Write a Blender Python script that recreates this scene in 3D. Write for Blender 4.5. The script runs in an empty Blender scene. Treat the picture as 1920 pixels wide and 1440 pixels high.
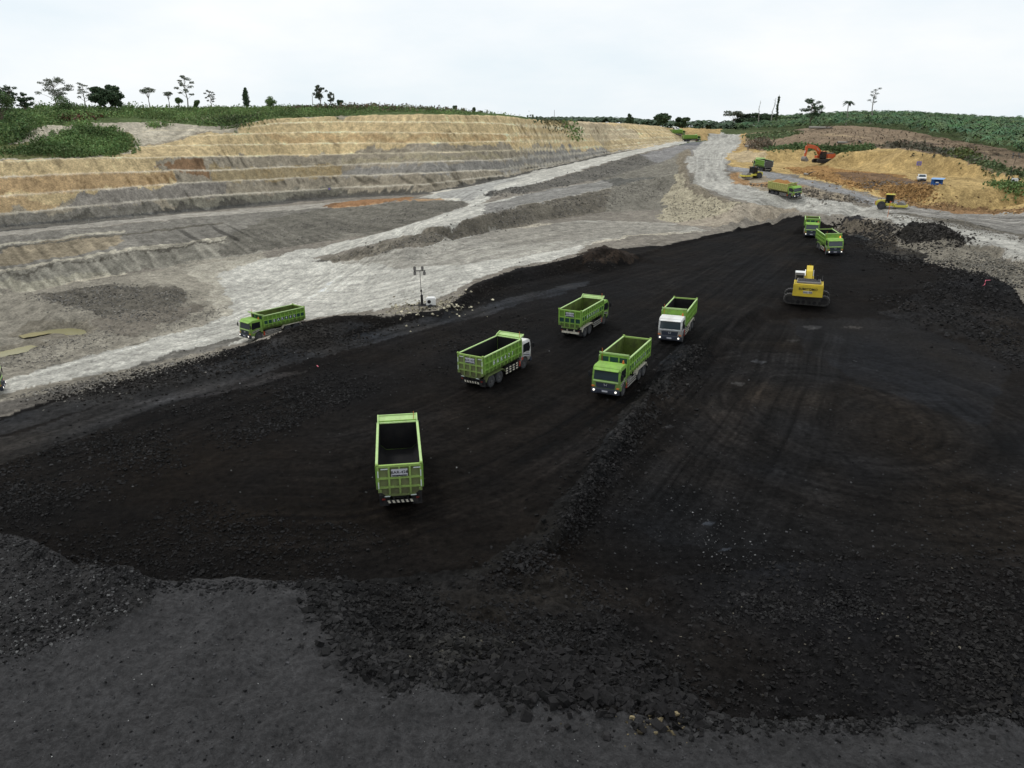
import bpy, bmesh, math, random
import numpy as np
from mathutils import Vector, Matrix, geometry

# ------------------------------------------------------------------ camera, sky, sun, exposure
random.seed(7)
RNG = np.random.default_rng(7)
SC = bpy.context.scene
COL = SC.collection
CAMZ = 20.0
PITCH = math.radians(19.5)
HFOV = math.radians(70.0)
F = 960.0 / math.tan(HFOV / 2)            # focal length in pixels of a 1920 wide picture
cam_d = bpy.data.cameras.new('camera')
cam_d.sensor_width = 36.0
cam_d.lens = 18.0 / math.tan(HFOV / 2)
cam_d.clip_start = 0.1
cam_d.clip_end = 20000
cam = bpy.data.objects.new('camera', cam_d)
cam.location = (0, 0, CAMZ)
cam.rotation_euler = (math.pi / 2 - PITCH, 0, 0)
COL.objects.link(cam)
SC.camera = cam

SUN_EL, SUN_AZ = math.radians(58), math.radians(-50)      # azimuth from +Y towards +X
w = bpy.data.worlds.new('World')
SC.world = w
w.use_nodes = True
nt = w.node_tree
nt.nodes.clear()
out = nt.nodes.new('ShaderNodeOutputWorld')
bg = nt.nodes.new('ShaderNodeBackground')
bg.inputs['Strength'].default_value = 0.1
sky = nt.nodes.new('ShaderNodeTexSky')
sky.sky_type = 'NISHITA'
sky.sun_disc = False
sky.sun_elevation = SUN_EL
sky.sun_rotation = SUN_AZ
tc = nt.nodes.new('ShaderNodeTexCoord')
mp = nt.nodes.new('ShaderNodeMapping')
mp.inputs['Scale'].default_value = (1.0, 1.0, 3.2)
nz = nt.nodes.new('ShaderNodeTexNoise')
nz.inputs['Scale'].default_value = 2.2
nz.inputs['Detail'].default_value = 6
nz.inputs['Roughness'].default_value = 0.55
cr = nt.nodes.new('ShaderNodeValToRGB')
cr.color_ramp.elements[0].position = 0.36
cr.color_ramp.elements[0].color = (7.5, 8.25, 8.75, 1)
cr.color_ramp.elements[1].position = 0.62
cr.color_ramp.elements[1].color = (9.0, 9.15, 9.25, 1)
mx = nt.nodes.new('ShaderNodeMix')
mx.data_type = 'RGBA'
mx.inputs[0].default_value = 0.95
L = nt.links.new
L(tc.outputs['Generated'], mp.inputs['Vector'])
L(mp.outputs['Vector'], nz.inputs['Vector'])
L(nz.outputs['Fac'], cr.inputs['Fac'])
L(sky.outputs['Color'], mx.inputs[6])
L(cr.outputs['Color'], mx.inputs[7])
L(mx.outputs[2], bg.inputs['Color'])
L(bg.outputs['Background'], out.inputs['Surface'])

sd = bpy.data.lights.new('sun', 'SUN')
sd.energy = 1.2
sd.angle = math.radians(14)
sd.color = (1.0, 0.97, 0.92)
sun = bpy.data.objects.new('sun', sd)
sv = Vector((math.sin(SUN_AZ) * math.cos(SUN_EL), math.cos(SUN_AZ) * math.cos(SUN_EL), math.sin(SUN_EL)))
sun.rotation_euler = sv.to_track_quat('Z', 'Y').to_euler()
sun.location = sv * 300
COL.objects.link(sun)

SC.view_settings.view_transform = 'Standard'
SC.view_settings.look = 'None'
SC.view_settings.exposure = 0.17
SC.view_settings.gamma = 1.0
SC.cycles.max_bounces = 5
SC.cycles.diffuse_bounces = 3
SC.cycles.glossy_bounces = 2
SC.cycles.transmission_bounces = 2

# ------------------------------------------------------------------ pixel helpers (photo pixels -> places in the world)
CP, SP = math.cos(PITCH), math.sin(PITCH)

def pdir(px, py):
    u = (np.asarray(px, float) - 960) / F
    v = (720 - np.asarray(py, float)) / F
    return u, CP + v * SP, -SP + v * CP

def at(px, py, z):
    dx, dy, dz = pdir(px, py)
    t = (np.asarray(z, float) - CAMZ) / dz
    return dx * t, dy * t

def azi(px):                                  # azimuth of a pixel column on the horizon
    return math.atan((px - 960) / F * CP)

# ------------------------------------------------------------------ noise
def _h(ix, iy, seed):
    n = (ix.astype(np.int64) * 374761393 + iy.astype(np.int64) * 668265263 + seed * 144269504) & 0xFFFFFFFF
    n = ((n ^ (n >> 13)) * 1274126177) & 0xFFFFFFFF
    return ((n ^ (n >> 16)) & 0xFFFF) / 65535.0

def vnoise(x, y, seed=0):
    xf, yf = np.floor(x), np.floor(y)
    fx, fy = x - xf, y - yf
    fx = fx * fx * (3 - 2 * fx)
    fy = fy * fy * (3 - 2 * fy)
    a, b = _h(xf, yf, seed), _h(xf + 1, yf, seed)
    c, d = _h(xf, yf + 1, seed), _h(xf + 1, yf + 1, seed)
    return (a + (b - a) * fx) * (1 - fy) + (c + (d - c) * fx) * fy      # 0..1

def fbm(x, y, octv=4, seed=0, gain=0.5):
    s = np.zeros_like(x)
    a, tot = 1.0, 0.0
    for k in range(octv):
        s += a * (vnoise(x * 2 ** k + 17.3 * k, y * 2 ** k - 9.1 * k, seed + k) - 0.5)
        tot += a
        a *= gain
    return 2 * s / tot                          # about -1..1

# ------------------------------------------------------------------ terrain: breaklines traced on the photo, each at its own height
PTS = []

def resample(line, step=14):
    res = []
    for a, b in zip(line[:-1], line[1:]):
        n = max(1, int(math.hypot(b[0] - a[0], b[1] - a[1]) / step))
        for i in range(n):
            t = i / n
            res.append(tuple(a[k] + (b[k] - a[k]) * t for k in range(len(a))))
    res.append(tuple(line[-1]))
    return res

def drop(px, py):
    """the ground left of the coal lies some metres lower"""
    def ss(t):
        t = min(max(t, 0), 1); return t * t * (3 - 2 * t)
    return 5.0 * (1 - ss((px - 560) / 330)) * (0.6 + 0.4 * ss((py - 440) / 120))

def low(line):
    return [(p[0], p[1], p[2] - drop(p[0], p[1])) + ((p[3] - drop(p[0], p[1]),) if len(p) > 3 else ()) + ((p[4] - drop(p[0], p[1]),) if len(p) > 4 else ()) for p in line]

def add_line(line, step=14, rag=0.0):
    for p in resample(line, step):
        if rag: p = (p[0] + RNG.normal() * rag, p[1] + RNG.normal() * rag, p[2])
        x, y = at(p[0], p[1], p[2])
        PTS.append((float(x), float(y), p[2]))

def add_pts(pts):
    for p in pts:
        x, y = at(*p)
        PTS.append((float(x), float(y), p[2]))

def add_w(px, d, z):
    a = azi(px)
    PTS.append((math.sin(a) * d, math.cos(a) * d, z))

def ridge(line, back, front=None, step=14):
    """crest with (px, py, crest height, foot height); its feet lie `back` and `front` metres behind and before it"""
    for p in resample(line, step):
        x, y = at(p[0], p[1], p[2])
        d = math.hypot(x, y)
        PTS.append((float(x), float(y), p[2]))
        if back:
            k = (d + back) / d
            PTS.append((float(x * k), float(y * k), p[3]))
        if front:
            k = (d - front) / d
            PTS.append((float(x * k), float(y * k), p[4] if len(p) > 4 else p[3]))

# foreground ledge
EDGE_L = [(-300, 930, 3, 0), (0, 1005, 3.2, 0), (60, 1018, 3.4, 0), (110, 1048, 3.2, 0), (150, 1074, 3.2, 0), (205, 1061, 4.1, 0),
          (250, 1070, 3.9, 0), (288, 1092, 3.2, 0), (330, 1096, 3, 0), (480, 1090, 3, 0), (590, 1098, 3, 0)]
ridge(EDGE_L, 4.8)
add_line([(590, 1098, 3), (615, 1150, 3), (645, 1200, 3), (700, 1243, 3), (800, 1262, 3), (900, 1277, 3), (1000, 1297, 3), (1100, 1322, 2.9),
          (1200, 1345, 2.8), (1300, 1356, 2.6)], 12, 7.0)
ridge([(1300, 1356, 2.6, -0.6), (1500, 1365, 2.5, -0.6), (1600, 1358, 2.5, -0.6), (1700, 1350, 2.5, -0.6), (1920, 1340, 2.5, -0.6), (2300, 1330, 2.5, -0.6)], 3.6)
add_line([(600, 1090, 0), (700, 1096, 0), (800, 1094, 0.1), (880, 1080, 0.4), (960, 1048, 0.5), (1040, 1035, 0.3)])
add_line([(1040, 1035, 0.3), (1080, 1120, 0), (1180, 1200, -0.3), (1290, 1275, -0.5), (1400, 1315, -0.6)])
add_pts([(210, 1125, 3.7), (100, 1140, 3.5), (280, 1150, 3.2), (20, 1120, 3.5), (-200, 1100, 3.2), (150, 1220, 3.1), (760, 1180, 1.6), (900, 1180, 1.7),
         (1000, 1220, 1.5), (1150, 1270, 1.2), (1250, 1310, 1.3)])
for x in range(-400, 2401, 200):
    for y in (1470, 1600, 2000):
        add_pts([(x, y, 3.0)])
for x in range(-300, 600, 150):
    add_pts([(x, 1320, 3.0)])
add_pts([(700, 1330, 3), (900, 1370, 3), (1150, 1400, 2.9)])
# coal floor, upper level
for y, xs in ((1020, range(150, 1000, 120)), (960, range(0, 1050, 120)), (900, range(-300, 1060, 120)), (840, range(-300, 1120, 120)), (790, range(0, 1160, 120)),
              (740, range(300, 1200, 110)), (690, range(520, 1200, 110)), (640, range(700, 1260, 110)), (600, range(880, 1340, 100)), (560, range(980, 1420, 100))):
    add_pts([(x, y, 0.0) for x in xs])
add_pts([(1120, 515, 0.1), (1250, 500, 0.3), (1350, 480, 0.6), (1440, 450, 1.0), (1400, 520, 0.3), (1480, 440, 1.4), (1520, 445, 1.6), (1565, 482, 1.1), (1500, 490, 0.9),
         (1620, 480, 1.2), (1450, 545, 0.2), (1560, 530, 0.2), (1650, 540, 0.2), (1700, 500, 0.9)])
# windrow between the two coal levels and the lower floor
for p in resample([(1000, 1045, 0.3), (1050, 985, 0.35), (1100, 905, 0.4), (1150, 830, 0.4), (1200, 765, 0.4), (1250, 705, 0.4), (1300, 655, 0.35), (1370, 600, 0.3), (1440, 572, 0.2)]):
    add_pts([p, (p[0] - 26, p[1] - 4, 0.05), (p[0] + 30, p[1] + 6, -0.35), (p[0] + 55, p[1] + 10, -0.8)])
for y, x0 in ((610, 1470), (660, 1400), (720, 1340), (800, 1260), (900, 1200), (1000, 1140), (1100, 1160), (1200, 1290), (1270, 1450)):
    add_pts([(x, y, -0.8) for x in range(x0, 2350, 130)])
add_line([(1440, 574, 0.0), (1470, 583, -0.6), (1560, 584, -0.7), (1650, 585, -0.7)])
# heaps on the right
ridge([(1580, 418, 2.4, 2.6, 1.4), (1600, 405, 3.2, 3.0, 1.4), (1613, 412, 3.0, 3.0, 1.4), (1630, 432, 1.8, 2.6, 1.4)], 4, 5)
ridge([(1640, 440, 2.0, 2.6, 1.5), (1680, 423, 4.1, 3.6, 1.7), (1720, 417, 4.9, 3.6, 1.7), (1762, 419, 5.1, 3.6, 2.0), (1790, 438, 4.2, 3.5, 2.2), (1812, 456, 2.9, 3.4, 2.4)], 5, 7)
add_line([(1800, 462, 2.5), (1850, 475, 2.4), (1920, 498, 2.2), (2100, 560, 1.6), (2300, 640, 1)])
add_line([(1690, 462, 1.6), (1740, 478, 1.6), (1800, 495, 1.5), (1860, 515, 1.1), (1920, 545, 0.6), (2200, 640, 0)])
ridge([(1740, 540, 0.9, 0.6, -0.5), (1780, 528, 1.3, 0.8, -0.6), (1830, 518, 1.7, 0.9, -0.6), (1862, 520, 1.6, 0.8, -0.6), (1885, 531, 1.0, 0.6, -0.6)], 5, 8)
add_pts([(1640, 520, 0.5), (1680, 540, 0.2), (1700, 570, -0.3), (1900, 560, 0.3), (1900, 600, -0.3), (2200, 700, -0.6), (1780, 600, -0.7)])
# berm between the coal and the pale road (hides the rear wheels of the leftmost whole truck)
BERM = [(-300, 812, 0.5, 0), (0, 748, 0.5, 0), (100, 728, 0.6, 0), (250, 692, 0.7, 0), (370, 672, 0.7, 0), (420, 657, 0.7, 0), (470, 645, 0.9, 0), (495, 638, 1.0, 0.05),
        (515, 632, 1.3, 0.05), (531, 623, 1.35, 0.05), (545, 615, 1.5, 0.1), (565, 611, 1.6, 0.1), (584, 609, 1.6, 0.1), (600, 598, 1.6, 0.1), (640, 590, 1.7, 0.1),
        (700, 588, 1.2, 0.1), (760, 588, 0.7, 0.1), (830, 580, 0.7, 0.2), (870, 552, 1.1, 0.3), (900, 530, 1.2, 0.4), (960, 508, 1.3, 0.5), (1040, 491, 1.5, 0.6),
        (1085, 481, 1.7, 0.8), (1128, 461, 3.0, 0.9), (1158, 468, 2.4, 0.9), (1188, 480, 1.0, 0.8), (1250, 459, 1.0, 0.8), (1330, 441, 1.1, 0.9), (1400, 426, 1.3, 1.0), (1470, 410, 1.9, 1.4)]
for p in resample(BERM, 10):
    x, y = at(p[0], p[1], p[2])
    d = math.hypot(x, y)
    zb = p[3] - drop(p[0], p[1])
    hgt = p[2] - p[3]
    PTS.append((float(x), float(y), p[2]))
    gap = d * (CAMZ - zb) / (CAMZ - p[2]) - d
    for off, z in ((max(1.2 + 1.6 * hgt, gap * 0.9), zb), (-(1.4 + 2.4 * hgt), 0.15 * hgt if p[0] < 1200 else p[3] - 0.2)):
        k = (d + off) / d
        PTS.append((float(x * k), float(y * k), z))
# pale lower road and apron
add_pts(low([(-300, 770, 0), (0, 722, 0), (-300, 740, 0), (120, 690, 0), (220, 662, 0), (330, 640, 0), (400, 625, 0), (450, 640, 0.0), (420, 590, 0.1), (480, 590, 0.1), (560, 590, 0.1), (500, 560, 0.2), (580, 545, 0.3),
         (660, 560, 0.2), (740, 565, 0.1), (700, 525, 0.4), (800, 530, 0.4), (850, 515, 0.5), (760, 495, 0.7), (650, 500, 0.7), (560, 515, 0.5), (900, 490, 0.7), (1000, 470, 0.9),
         (1080, 450, 1.1), (880, 460, 0.9)]))
R1U = [(470, 505, 0.6), (600, 463, 1.8), (700, 441, 2.5), (800, 412, 3.4), (872, 386, 4.2)]
R1L = [(590, 492, 0.9), (640, 476, 1.5), (760, 444, 3.0), (880, 411, 3.9), (960, 390, 4.4), (1060, 370, 5.0), (1150, 350, 5.5), (1230, 330, 6.2), (1262, 315, 7.2)]
add_line(low(R1U))
add_line(low(R1L))
add_line(low([(620, 492, 0.9), (750, 466, 1.1), (880, 442, 1.2), (950, 427, 1.3), (1060, 406, 1.6), (1130, 396, 1.9), (1200, 384, 2.3), (1240, 372, 2.9), (1262, 350, 4.2)]))
# haul road beside the wall, up to the skyline
HRU = [(872, 352, 5.5), (940, 337, 6.3), (1040, 314, 7.8), (1140, 291, 9.5), (1240, 272.5, 12.0), (1290, 264, 13.1)]
HRL = [(800, 390, 4.6), (885, 378, 4.5), (930, 362, 5.2), (1000, 345, 6.1), (1060, 328, 7.0), (1110, 313, 7.9), (1200, 287, 10.2), (1280, 269, 12.5)]
add_line(low(HRU))
add_line(low(HRL))
add_line([(885, 380, 4.4), (960, 372, 4.8), (1050, 357, 5.5), (1130, 338, 6.3), (1200, 318, 7.2), (1260, 295, 9.0), (1290, 274, 11.9)])
ridge([(905, 366, 5.3, 5.1, 4.7), (930, 357, 6.0, 5.5, 4.8), (965, 351, 6.3, 6.0, 5.0), (1000, 346, 6.5, 6.2, 5.3)], 3, 5)
# sunk ground in the middle
add_pts([(950, 450, 1.1), (1050, 430, 1.3), (1150, 425, 1.4), (1250, 425, 1.5), (1350, 415, 1.6), (1180, 405, 1.6), (1270, 395, 2.0), (1320, 410, 1.8), (1380, 418, 1.7)])
# main road on the right and its bank
R3L = [(1352, 249, 15.2), (1325, 264, 12.8), (1300, 282, 11.0), (1285, 305, 8.7), (1290, 325, 7.3), (1305, 345, 6.2), (1350, 363, 5.2), (1400, 378, 4.6), (1450, 388, 4.3),
       (1500, 397, 4.0), (1560, 402, 4.0), (1650, 413, 4.0), (1750, 430, 3.8), (1830, 452, 3.5), (1920, 483, 3.1), (2100, 545, 2.4), (2300, 620, 1.8)]
add_line(R3L)
ridge([(1296, 280, 11.6, 11.0, 9.2), (1278, 303, 9.5, 8.8, 6.0), (1276, 325, 7.9, 7.3, 4.4), (1290, 347, 6.6, 6.1, 3.2), (1335, 367, 5.4, 5.1, 2.6), (1390, 385, 4.7, 4.6, 2.2)], 2.5, 9)
add_pts([(1240, 405, 1.9), (1300, 420, 1.6), (1350, 395, 2.6), (1400, 402, 2.6), (1440, 404, 2.8)])
R3R = [(1388, 254, 15.0), (1388, 266, 13.2), (1372, 283, 10.9), (1362, 300, 9.3), (1362, 325, 7.5), (1378, 347, 6.2), (1430, 356, 5.7), (1500, 365, 5.3), (1600, 380, 4.9), (1640, 384, 4.8)]
add_line(R3R)
add_line([(1375, 312, 8.7), (1430, 322, 8.5), (1500, 336, 7.6), (1570, 352, 6.6), (1640, 372, 5.4), (1720, 385, 4.9)])
ridge([(1378, 325, 8.1, 8.0, 7.0), (1390, 342, 7.3, 7.1, 6.1), (1440, 345, 7.2, 7.0, 5.8), (1520, 352, 7.1, 6.9, 5.4), (1590, 366, 6.2, 6.0, 5.0)], 3, 4)
add_pts([(1700, 400, 4.5), (1800, 415, 4.2), (1920, 430, 3.9), (2200, 470, 3.4), (1850, 440, 3.7)])
# clay terrace with the pickup, and the banks round it
add_line([(1660, 367, 5.7), (1700, 376, 5.4), (1760, 388, 5.0), (1850, 396, 4.6), (1920, 394, 4.6), (2200, 420, 4.4)])
add_line([(1640, 352, 6.9), (1690, 348, 8.0), (1740, 350, 8.4), (1800, 352, 8.4), (1860, 354, 8.4), (1920, 352, 8.5), (2200, 385, 8.4)])
add_pts([(1500, 318, 8.7), (1540, 314, 8.8), (1460, 310, 9.2), (1600, 325, 8.8), (1660, 335, 8.7), (1729, 341, 8.8), (1755, 346, 8.8), (1800, 345, 8.8), (1880, 347, 8.8), (1480, 325, 8.0),
         (1540, 338, 7.6), (1600, 350, 7.0)])
add_line([(1380, 300, 9.9), (1440, 303, 9.4), (1500, 304, 9.3), (1560, 308, 9.0), (1600, 315, 9.0), (1650, 321, 9.0), (1700, 325, 9.0), (1760, 328, 9.0), (1820, 333, 9.0), (1870, 338, 9.0),
          (1910, 342, 9.0), (2200, 375, 9.0)])
WCREST = [(1390, 280, 12.3), (1440, 283, 12.4), (1500, 280, 12.8), (1560, 285, 12.4), (1600, 286, 12.9), (1650, 278, 13.6), (1700, 281, 14.2), (1760, 293, 13.0), (1820, 308, 11.7),
          (1870, 322, 10.5), (1910, 336, 9.6), (2200, 372, 9.2)]
add_line(WCREST)
add_line([(1400, 251, 15.8), (1480, 245, 17.4), (1540, 238.5, 19.3), (1580, 237, 19.5), (1640, 240.5, 19.0), (1700, 246.5, 17.9), (1760, 258, 16.4), (1840, 272, 14.9), (1920, 288, 13.3), (2200, 330, 11.0)])
add_pts([(1450, 268, 14.2), (1520, 262, 15.5), (1600, 262, 15.8), (1680, 264, 15.8), (1760, 275, 14.6), (1840, 292, 13.2), (1900, 310, 11.7)])
for px, d, z in ((1400, 470, 17.5), (1480, 430, 19.0), (1560, 410, 20.5), (1640, 370, 20.0), (1700, 340, 18.6), (1760, 310, 17.2), (1840, 290, 15.8), (1920, 280, 14.6), (2300, 260, 12.5)):
    add_w(px, d, z)
for px, z in ((-350, 18), (0, 18), (400, 18), (800, 18), (900, 20), (1000, 21.0), (1150, 20.6), (1250, 18.5), (1350, 17.5), (1450, 20.5), (1600, 23.3), (1700, 23.0), (1800, 20.6), (1920, 18.2), (2350, 16)):
    add_w(px, 580, z)
    add_w(px, 900, z - 2)
    add_w(px, 1500, 14)
    add_w(px, 3500, 9)
    add_w(px, 7000, 4)

# benched wall on the left: pixel heights of every bench line at sampled columns
WX = [-330, -150, 0, 100, 200, 300, 400, 520, 640, 800, 940, 1040, 1140, 1240, 1290]
WBASE = [470, 445, 428, 420, 412, 402, 393, 380, 369, 362, 335.5, 313, 290, 271.5, 263.5]
WZ0 = [2.0, 2.0, 2.0, 2.0, 2.0, 2.0, 2.0, 2.0, 2.5, 4.3, 6.3, 7.7, 9.4, 12.0, 13.1]
WL = [
    [440, 420, 402, 393, 383, 375, 367, 360, 352.5, 346, 329, 310.5, 289, 270.5, 262.8],
    [400, 382, 368, 361, 354, 347, 341, 336, 330, 325, 318, 307, 287, 269.5, 262.0],
    [355, 342, 332, 328, 324, 321, 319, 314, 310, 304, 299, 292, 282, 267.5, 261.2],
    [322, 312, 303, 299, 296, 295, 294, 292, 289, 286.5, 282.5, 280, 274, 264, 260.0],
    [308, 300, 292, 287, 280, 273, 272, 270.5, 269, 268, 265.5, 265, 263, 257, 256.5],
    [290, 282, 275, 268, 262, 257, 253, 249, 248, 249, 251, 253, 252, 250, 252.5],
    [272, 265, 258, 252, 248, 246, 245, 231, 228, 229, 231, 240, 243, 244, 249.5],
    [255, 248, 243, 236, 230, 230, 238, 223, 217.5, 215, 217, 230, 231, 237.5, 246.5]]
xs = np.arange(-330, 1291, 6.0)
BENCH = []                                      # (azimuths, front distance, back distance, height) of every bench
d_prev = None
zc = np.interp(xs, WX, WZ0)
yb = np.interp(xs, WX, WBASE)
X0, Y0 = at(xs, yb, zc)
dprev = np.hypot(X0, Y0)
PTS += [(float(a), float(b), float(c)) for a, b, c in zip(X0, Y0, zc)]
az_x = np.arctan2(X0, Y0)
for k, row in enumerate(WL):
    yk = np.interp(xs, WX, row)
    if k < 7:
        yk = yk + np.where(xs < 1000, 1.3, 0.4) * fbm(xs / 70.0, xs * 0 + k * 3.3, 4, 5)
    dx, dy, dz = pdir(xs, yk)
    hor = np.hypot(dx, dy)
    az = np.arctan2(dx, dy)
    tn = -dz / hor                              # tangent of the depression
    m = np.full_like(xs, 0.95)
    if k >= 4:
        m = np.where(xs < 430, 0.95 + 2.0 * np.clip((430 - xs) / 150, 0, 1), m)
    m = np.where(xs > 1040, m + (xs - 1040) / 100, m)
    # CAMZ - z - t = tn * (d + m t)
    t = np.maximum((CAMZ - zc - tn * dprev) / (1 + tn * m), 0.02)
    zc = zc + t
    df = dprev + m * t
    wdt = np.where((xs < 330) & (k >= 5), 0.4, 1.15) * np.where(xs > 1100, 0.6, 1.0)
    db = df + (wdt if k < 7 else 0.5)
    for a, d1, d2, z in zip(az, df, db, zc):
        PTS.append((math.sin(a) * d1, math.cos(a) * d1, float(z)))
        PTS.append((math.sin(a) * d2, math.cos(a) * d2, float(z) + 0.05))
    BENCH.append((az, df, db, zc.copy()))
    dprev = db
# hill behind the wall
for px, y, d in ((-330, 208, 232), (0, 207, 232), (100, 206, 232), (200, 204, 235), (300, 203, 235), (400, 202, 240), (500, 201, 240), (600, 199, 240), (700, 199.5, 240), (800, 203, 240),
                 (880, 209, 240), (950, 216, 245), (1000, 224, 260), (1060, 228, 300), (1140, 231, 345)):
    dx, dy, dz = pdir(px, y)
    z = CAMZ + d * float(dz / math.hypot(dx, dy))
    add_w(px, d, z)
    add_w(px, d + 25, z - 0.6)
    add_w(px, d + 110, z - 4 if px < 1000 else 19.0)
add_pts([(-300, 235, 19.9)])
# bench road below the wall and the lower wall
L1 = [(-330, 488, 5), (0, 443, 5), (213, 421, 5), (427, 403, 5), (620, 388, 5), (720, 381, 4.9), (800, 378, 4.7), (870, 374, 4.5)]
add_line(low(L1))
ridge(low([(615, 384, 5.5, 5.0, 5.0), (700, 377, 5.7, 5.0, 5.0), (775, 371, 5.6, 5.0, 5.0)]), 1.6, 2.0)
add_line(low([(-330, 560, 2.5), (0, 511, 2.5), (130, 487, 2.5), (240, 469, 2.7), (420, 446, 2.9), (520, 434, 3.0), (640, 421, 3.2), (760, 409, 3.6)]))
add_line(low([(-330, 548, 2.6), (0, 504, 2.6), (130, 481, 2.6), (240, 464, 2.8), (420, 441, 3.0)]))
add_line(low([(-330, 625, 0.2), (0, 556, 0.2), (130, 533, 0.3), (240, 512, 0.5), (330, 500, 0.6), (420, 484, 0.9), (520, 466, 1.5), (640, 443, 2.2)]))
add_pts(low([(60, 553, 0.9), (110, 556, 1.3), (200, 540, 1.7), (270, 532, 1.6), (330, 546, 1.5), (355, 558, 0.8), (300, 585, 0.7), (240, 575, 0.3), (180, 598, 0.4), (160, 585, 1.0), (120, 618, -0.5), (60, 622, -0.4),
         (0, 600, -0.2), (30, 655, -0.5), (200, 632, 0.1), (90, 665, 0.0), (0, 690, 0.0), (-300, 690, 0), (-100, 640, -0.1), (400, 520, 0.6), (450, 545, 0.3), (380, 580, 0.15)]))

# ------------------------------------------------------------------ polar grid
fan = np.radians(np.concatenate([np.linspace(-66, -42, 150)[:-1], np.linspace(-42, 42, 1250), np.linspace(42, 66, 150)[1:]]))
oth = np.radians(np.linspace(66, 294, 26)[1:-1])
EDGE = math.radians(40.3)

def th2u(th):
    return np.interp(th, fan, np.arange(len(fan)))
ds = [0.5, 6.0, 10.0, 12.5]
while ds[-1] < 7000:
    d = ds[-1]
    st = (d * d + 400) / 20 * 0.00135
    if d > 92:
        st = min(st, 0.30)
    if d > 250:
        st = 0.30 + (d - 250) * 0.0055
    if d > 700:
        st = d * 0.06
    ds.append(d + st)
ds = np.array(ds)
NC, NR = len(fan), len(ds)
TH, DD = np.meshgrid(fan, ds, indexing='ij')
GX, GY = np.sin(TH) * DD, np.cos(TH) * DD
P = np.array(PTS)
key = np.round(P[:, :2] * 12).astype(np.int64)
_, ui = np.unique(key, axis=0, return_index=True)
P = P[np.sort(ui)]
r = geometry.delaunay_2d_cdt([Vector((float(a), float(b))) for a, b in P[:, :2]], [], [], 0, 1e-4)
PV = np.array([(v.x, v.y) for v in r[0]])
pz = np.zeros(len(PV))
for i, orig in enumerate(r[3]):
    pz[i] = P[orig[0], 2] if len(orig) else 0
HZ = np.full((NC, NR), np.nan)
pth = np.arctan2(PV[:, 0], PV[:, 1])
pdd = np.hypot(PV[:, 0], PV[:, 1])
for f in r[2]:
    a, b, c = f[:3]
    th3, d3 = pth[[a, b, c]], pdd[[a, b, c]]
    if th3.max() - th3.min() > 2.5:
        continue
    i0, i1 = np.searchsorted(fan, th3.min()) - 1, np.searchsorted(fan, th3.max()) + 1
    span = th3.max() - th3.min()
    j0, j1 = np.searchsorted(ds, d3.min() * math.cos(min(1.4, span))) - 1, np.searchsorted(ds, d3.max()) + 1
    i0, j0 = max(i0, 0), max(j0, 0)
    gx, gy = GX[i0:i1, j0:j1], GY[i0:i1, j0:j1]
    if gx.size == 0:
        continue
    x1, y1 = PV[a]; x2, y2 = PV[b]; x3, y3 = PV[c]
    den = (y2 - y3) * (x1 - x3) + (x3 - x2) * (y1 - y3)
    if abs(den) < 1e-9:
        continue
    l1 = ((y2 - y3) * (gx - x3) + (x3 - x2) * (gy - y3)) / den
    l2 = ((y3 - y1) * (gx - x3) + (x1 - x3) * (gy - y3)) / den
    l3 = 1 - l1 - l2
    m = (l1 > -1e-6) & (l2 > -1e-6) & (l3 > -1e-6)
    sub = HZ[i0:i1, j0:j1]
    sub[m] = (l1 * pz[a] + l2 * pz[b] + l3 * pz[c])[m]
# fill what lies outside the traced area
for i in range(NC):
    bad = np.isnan(HZ[i])
    if bad.any():
        ok = ~bad
        HZ[i, bad] = np.interp(ds[bad], ds[ok], HZ[i, ok]) if ok.any() else 0

# the ground goes on past the edges of the traced area
i_l, i_r = int(np.searchsorted(fan, -EDGE)), int(np.searchsorted(fan, EDGE))
HZ[:i_l] = HZ[i_l]
HZ[i_r:] = HZ[i_r]

def blur(a, n=1, ax=(0, 1)):
    for _ in range(n):
        for x in ax:
            p = np.pad(a, [(1, 1) if q == x else (0, 0) for q in range(a.ndim)], mode='edge')
            sl = lambda s: tuple(slice(s, s + a.shape[q]) if q == x else slice(None) for q in range(a.ndim))
            a = 0.25 * p[sl(0)] + 0.5 * p[sl(1)] + 0.25 * p[sl(2)]
    return a
_f = np.interp(fan, az_x, np.hypot(X0, Y0), right=1e9)[:, None]
_l = np.interp(fan, BENCH[7][0], BENCH[7][1], left=BENCH[7][1][0], right=-1e9)[:, None]
HZ = np.where((DD > _f + 1) & (DD < _l), HZ, blur(HZ, 3))
MAXTAN = np.maximum.accumulate((HZ - CAMZ) / DD, axis=1)

def hit_ij(px, py):
    dx, dy, dz = pdir(px, py)
    hor = np.hypot(dx, dy)
    th = np.arctan2(dx, dy)
    tn = dz / hor
    u = th2u(th)
    i = np.rint(u).astype(int)
    v = np.array([min(np.searchsorted(MAXTAN[a], b), NR - 20) for a, b in zip(np.atleast_1d(i), np.atleast_1d(tn))])
    return np.atleast_1d(u), v.astype(float)

def hit(px, py):
    """the place on the terrain that the photo shows at this pixel"""
    u, v = hit_ij(np.atleast_1d(px), np.atleast_1d(py))
    v = v.astype(int)
    dx, dy, dz = pdir(np.atleast_1d(px), np.atleast_1d(py))
    th = np.arctan2(dx, dy)
    d = ds[v]
    return np.stack([np.sin(th) * d, np.cos(th) * d], 1)

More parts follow.
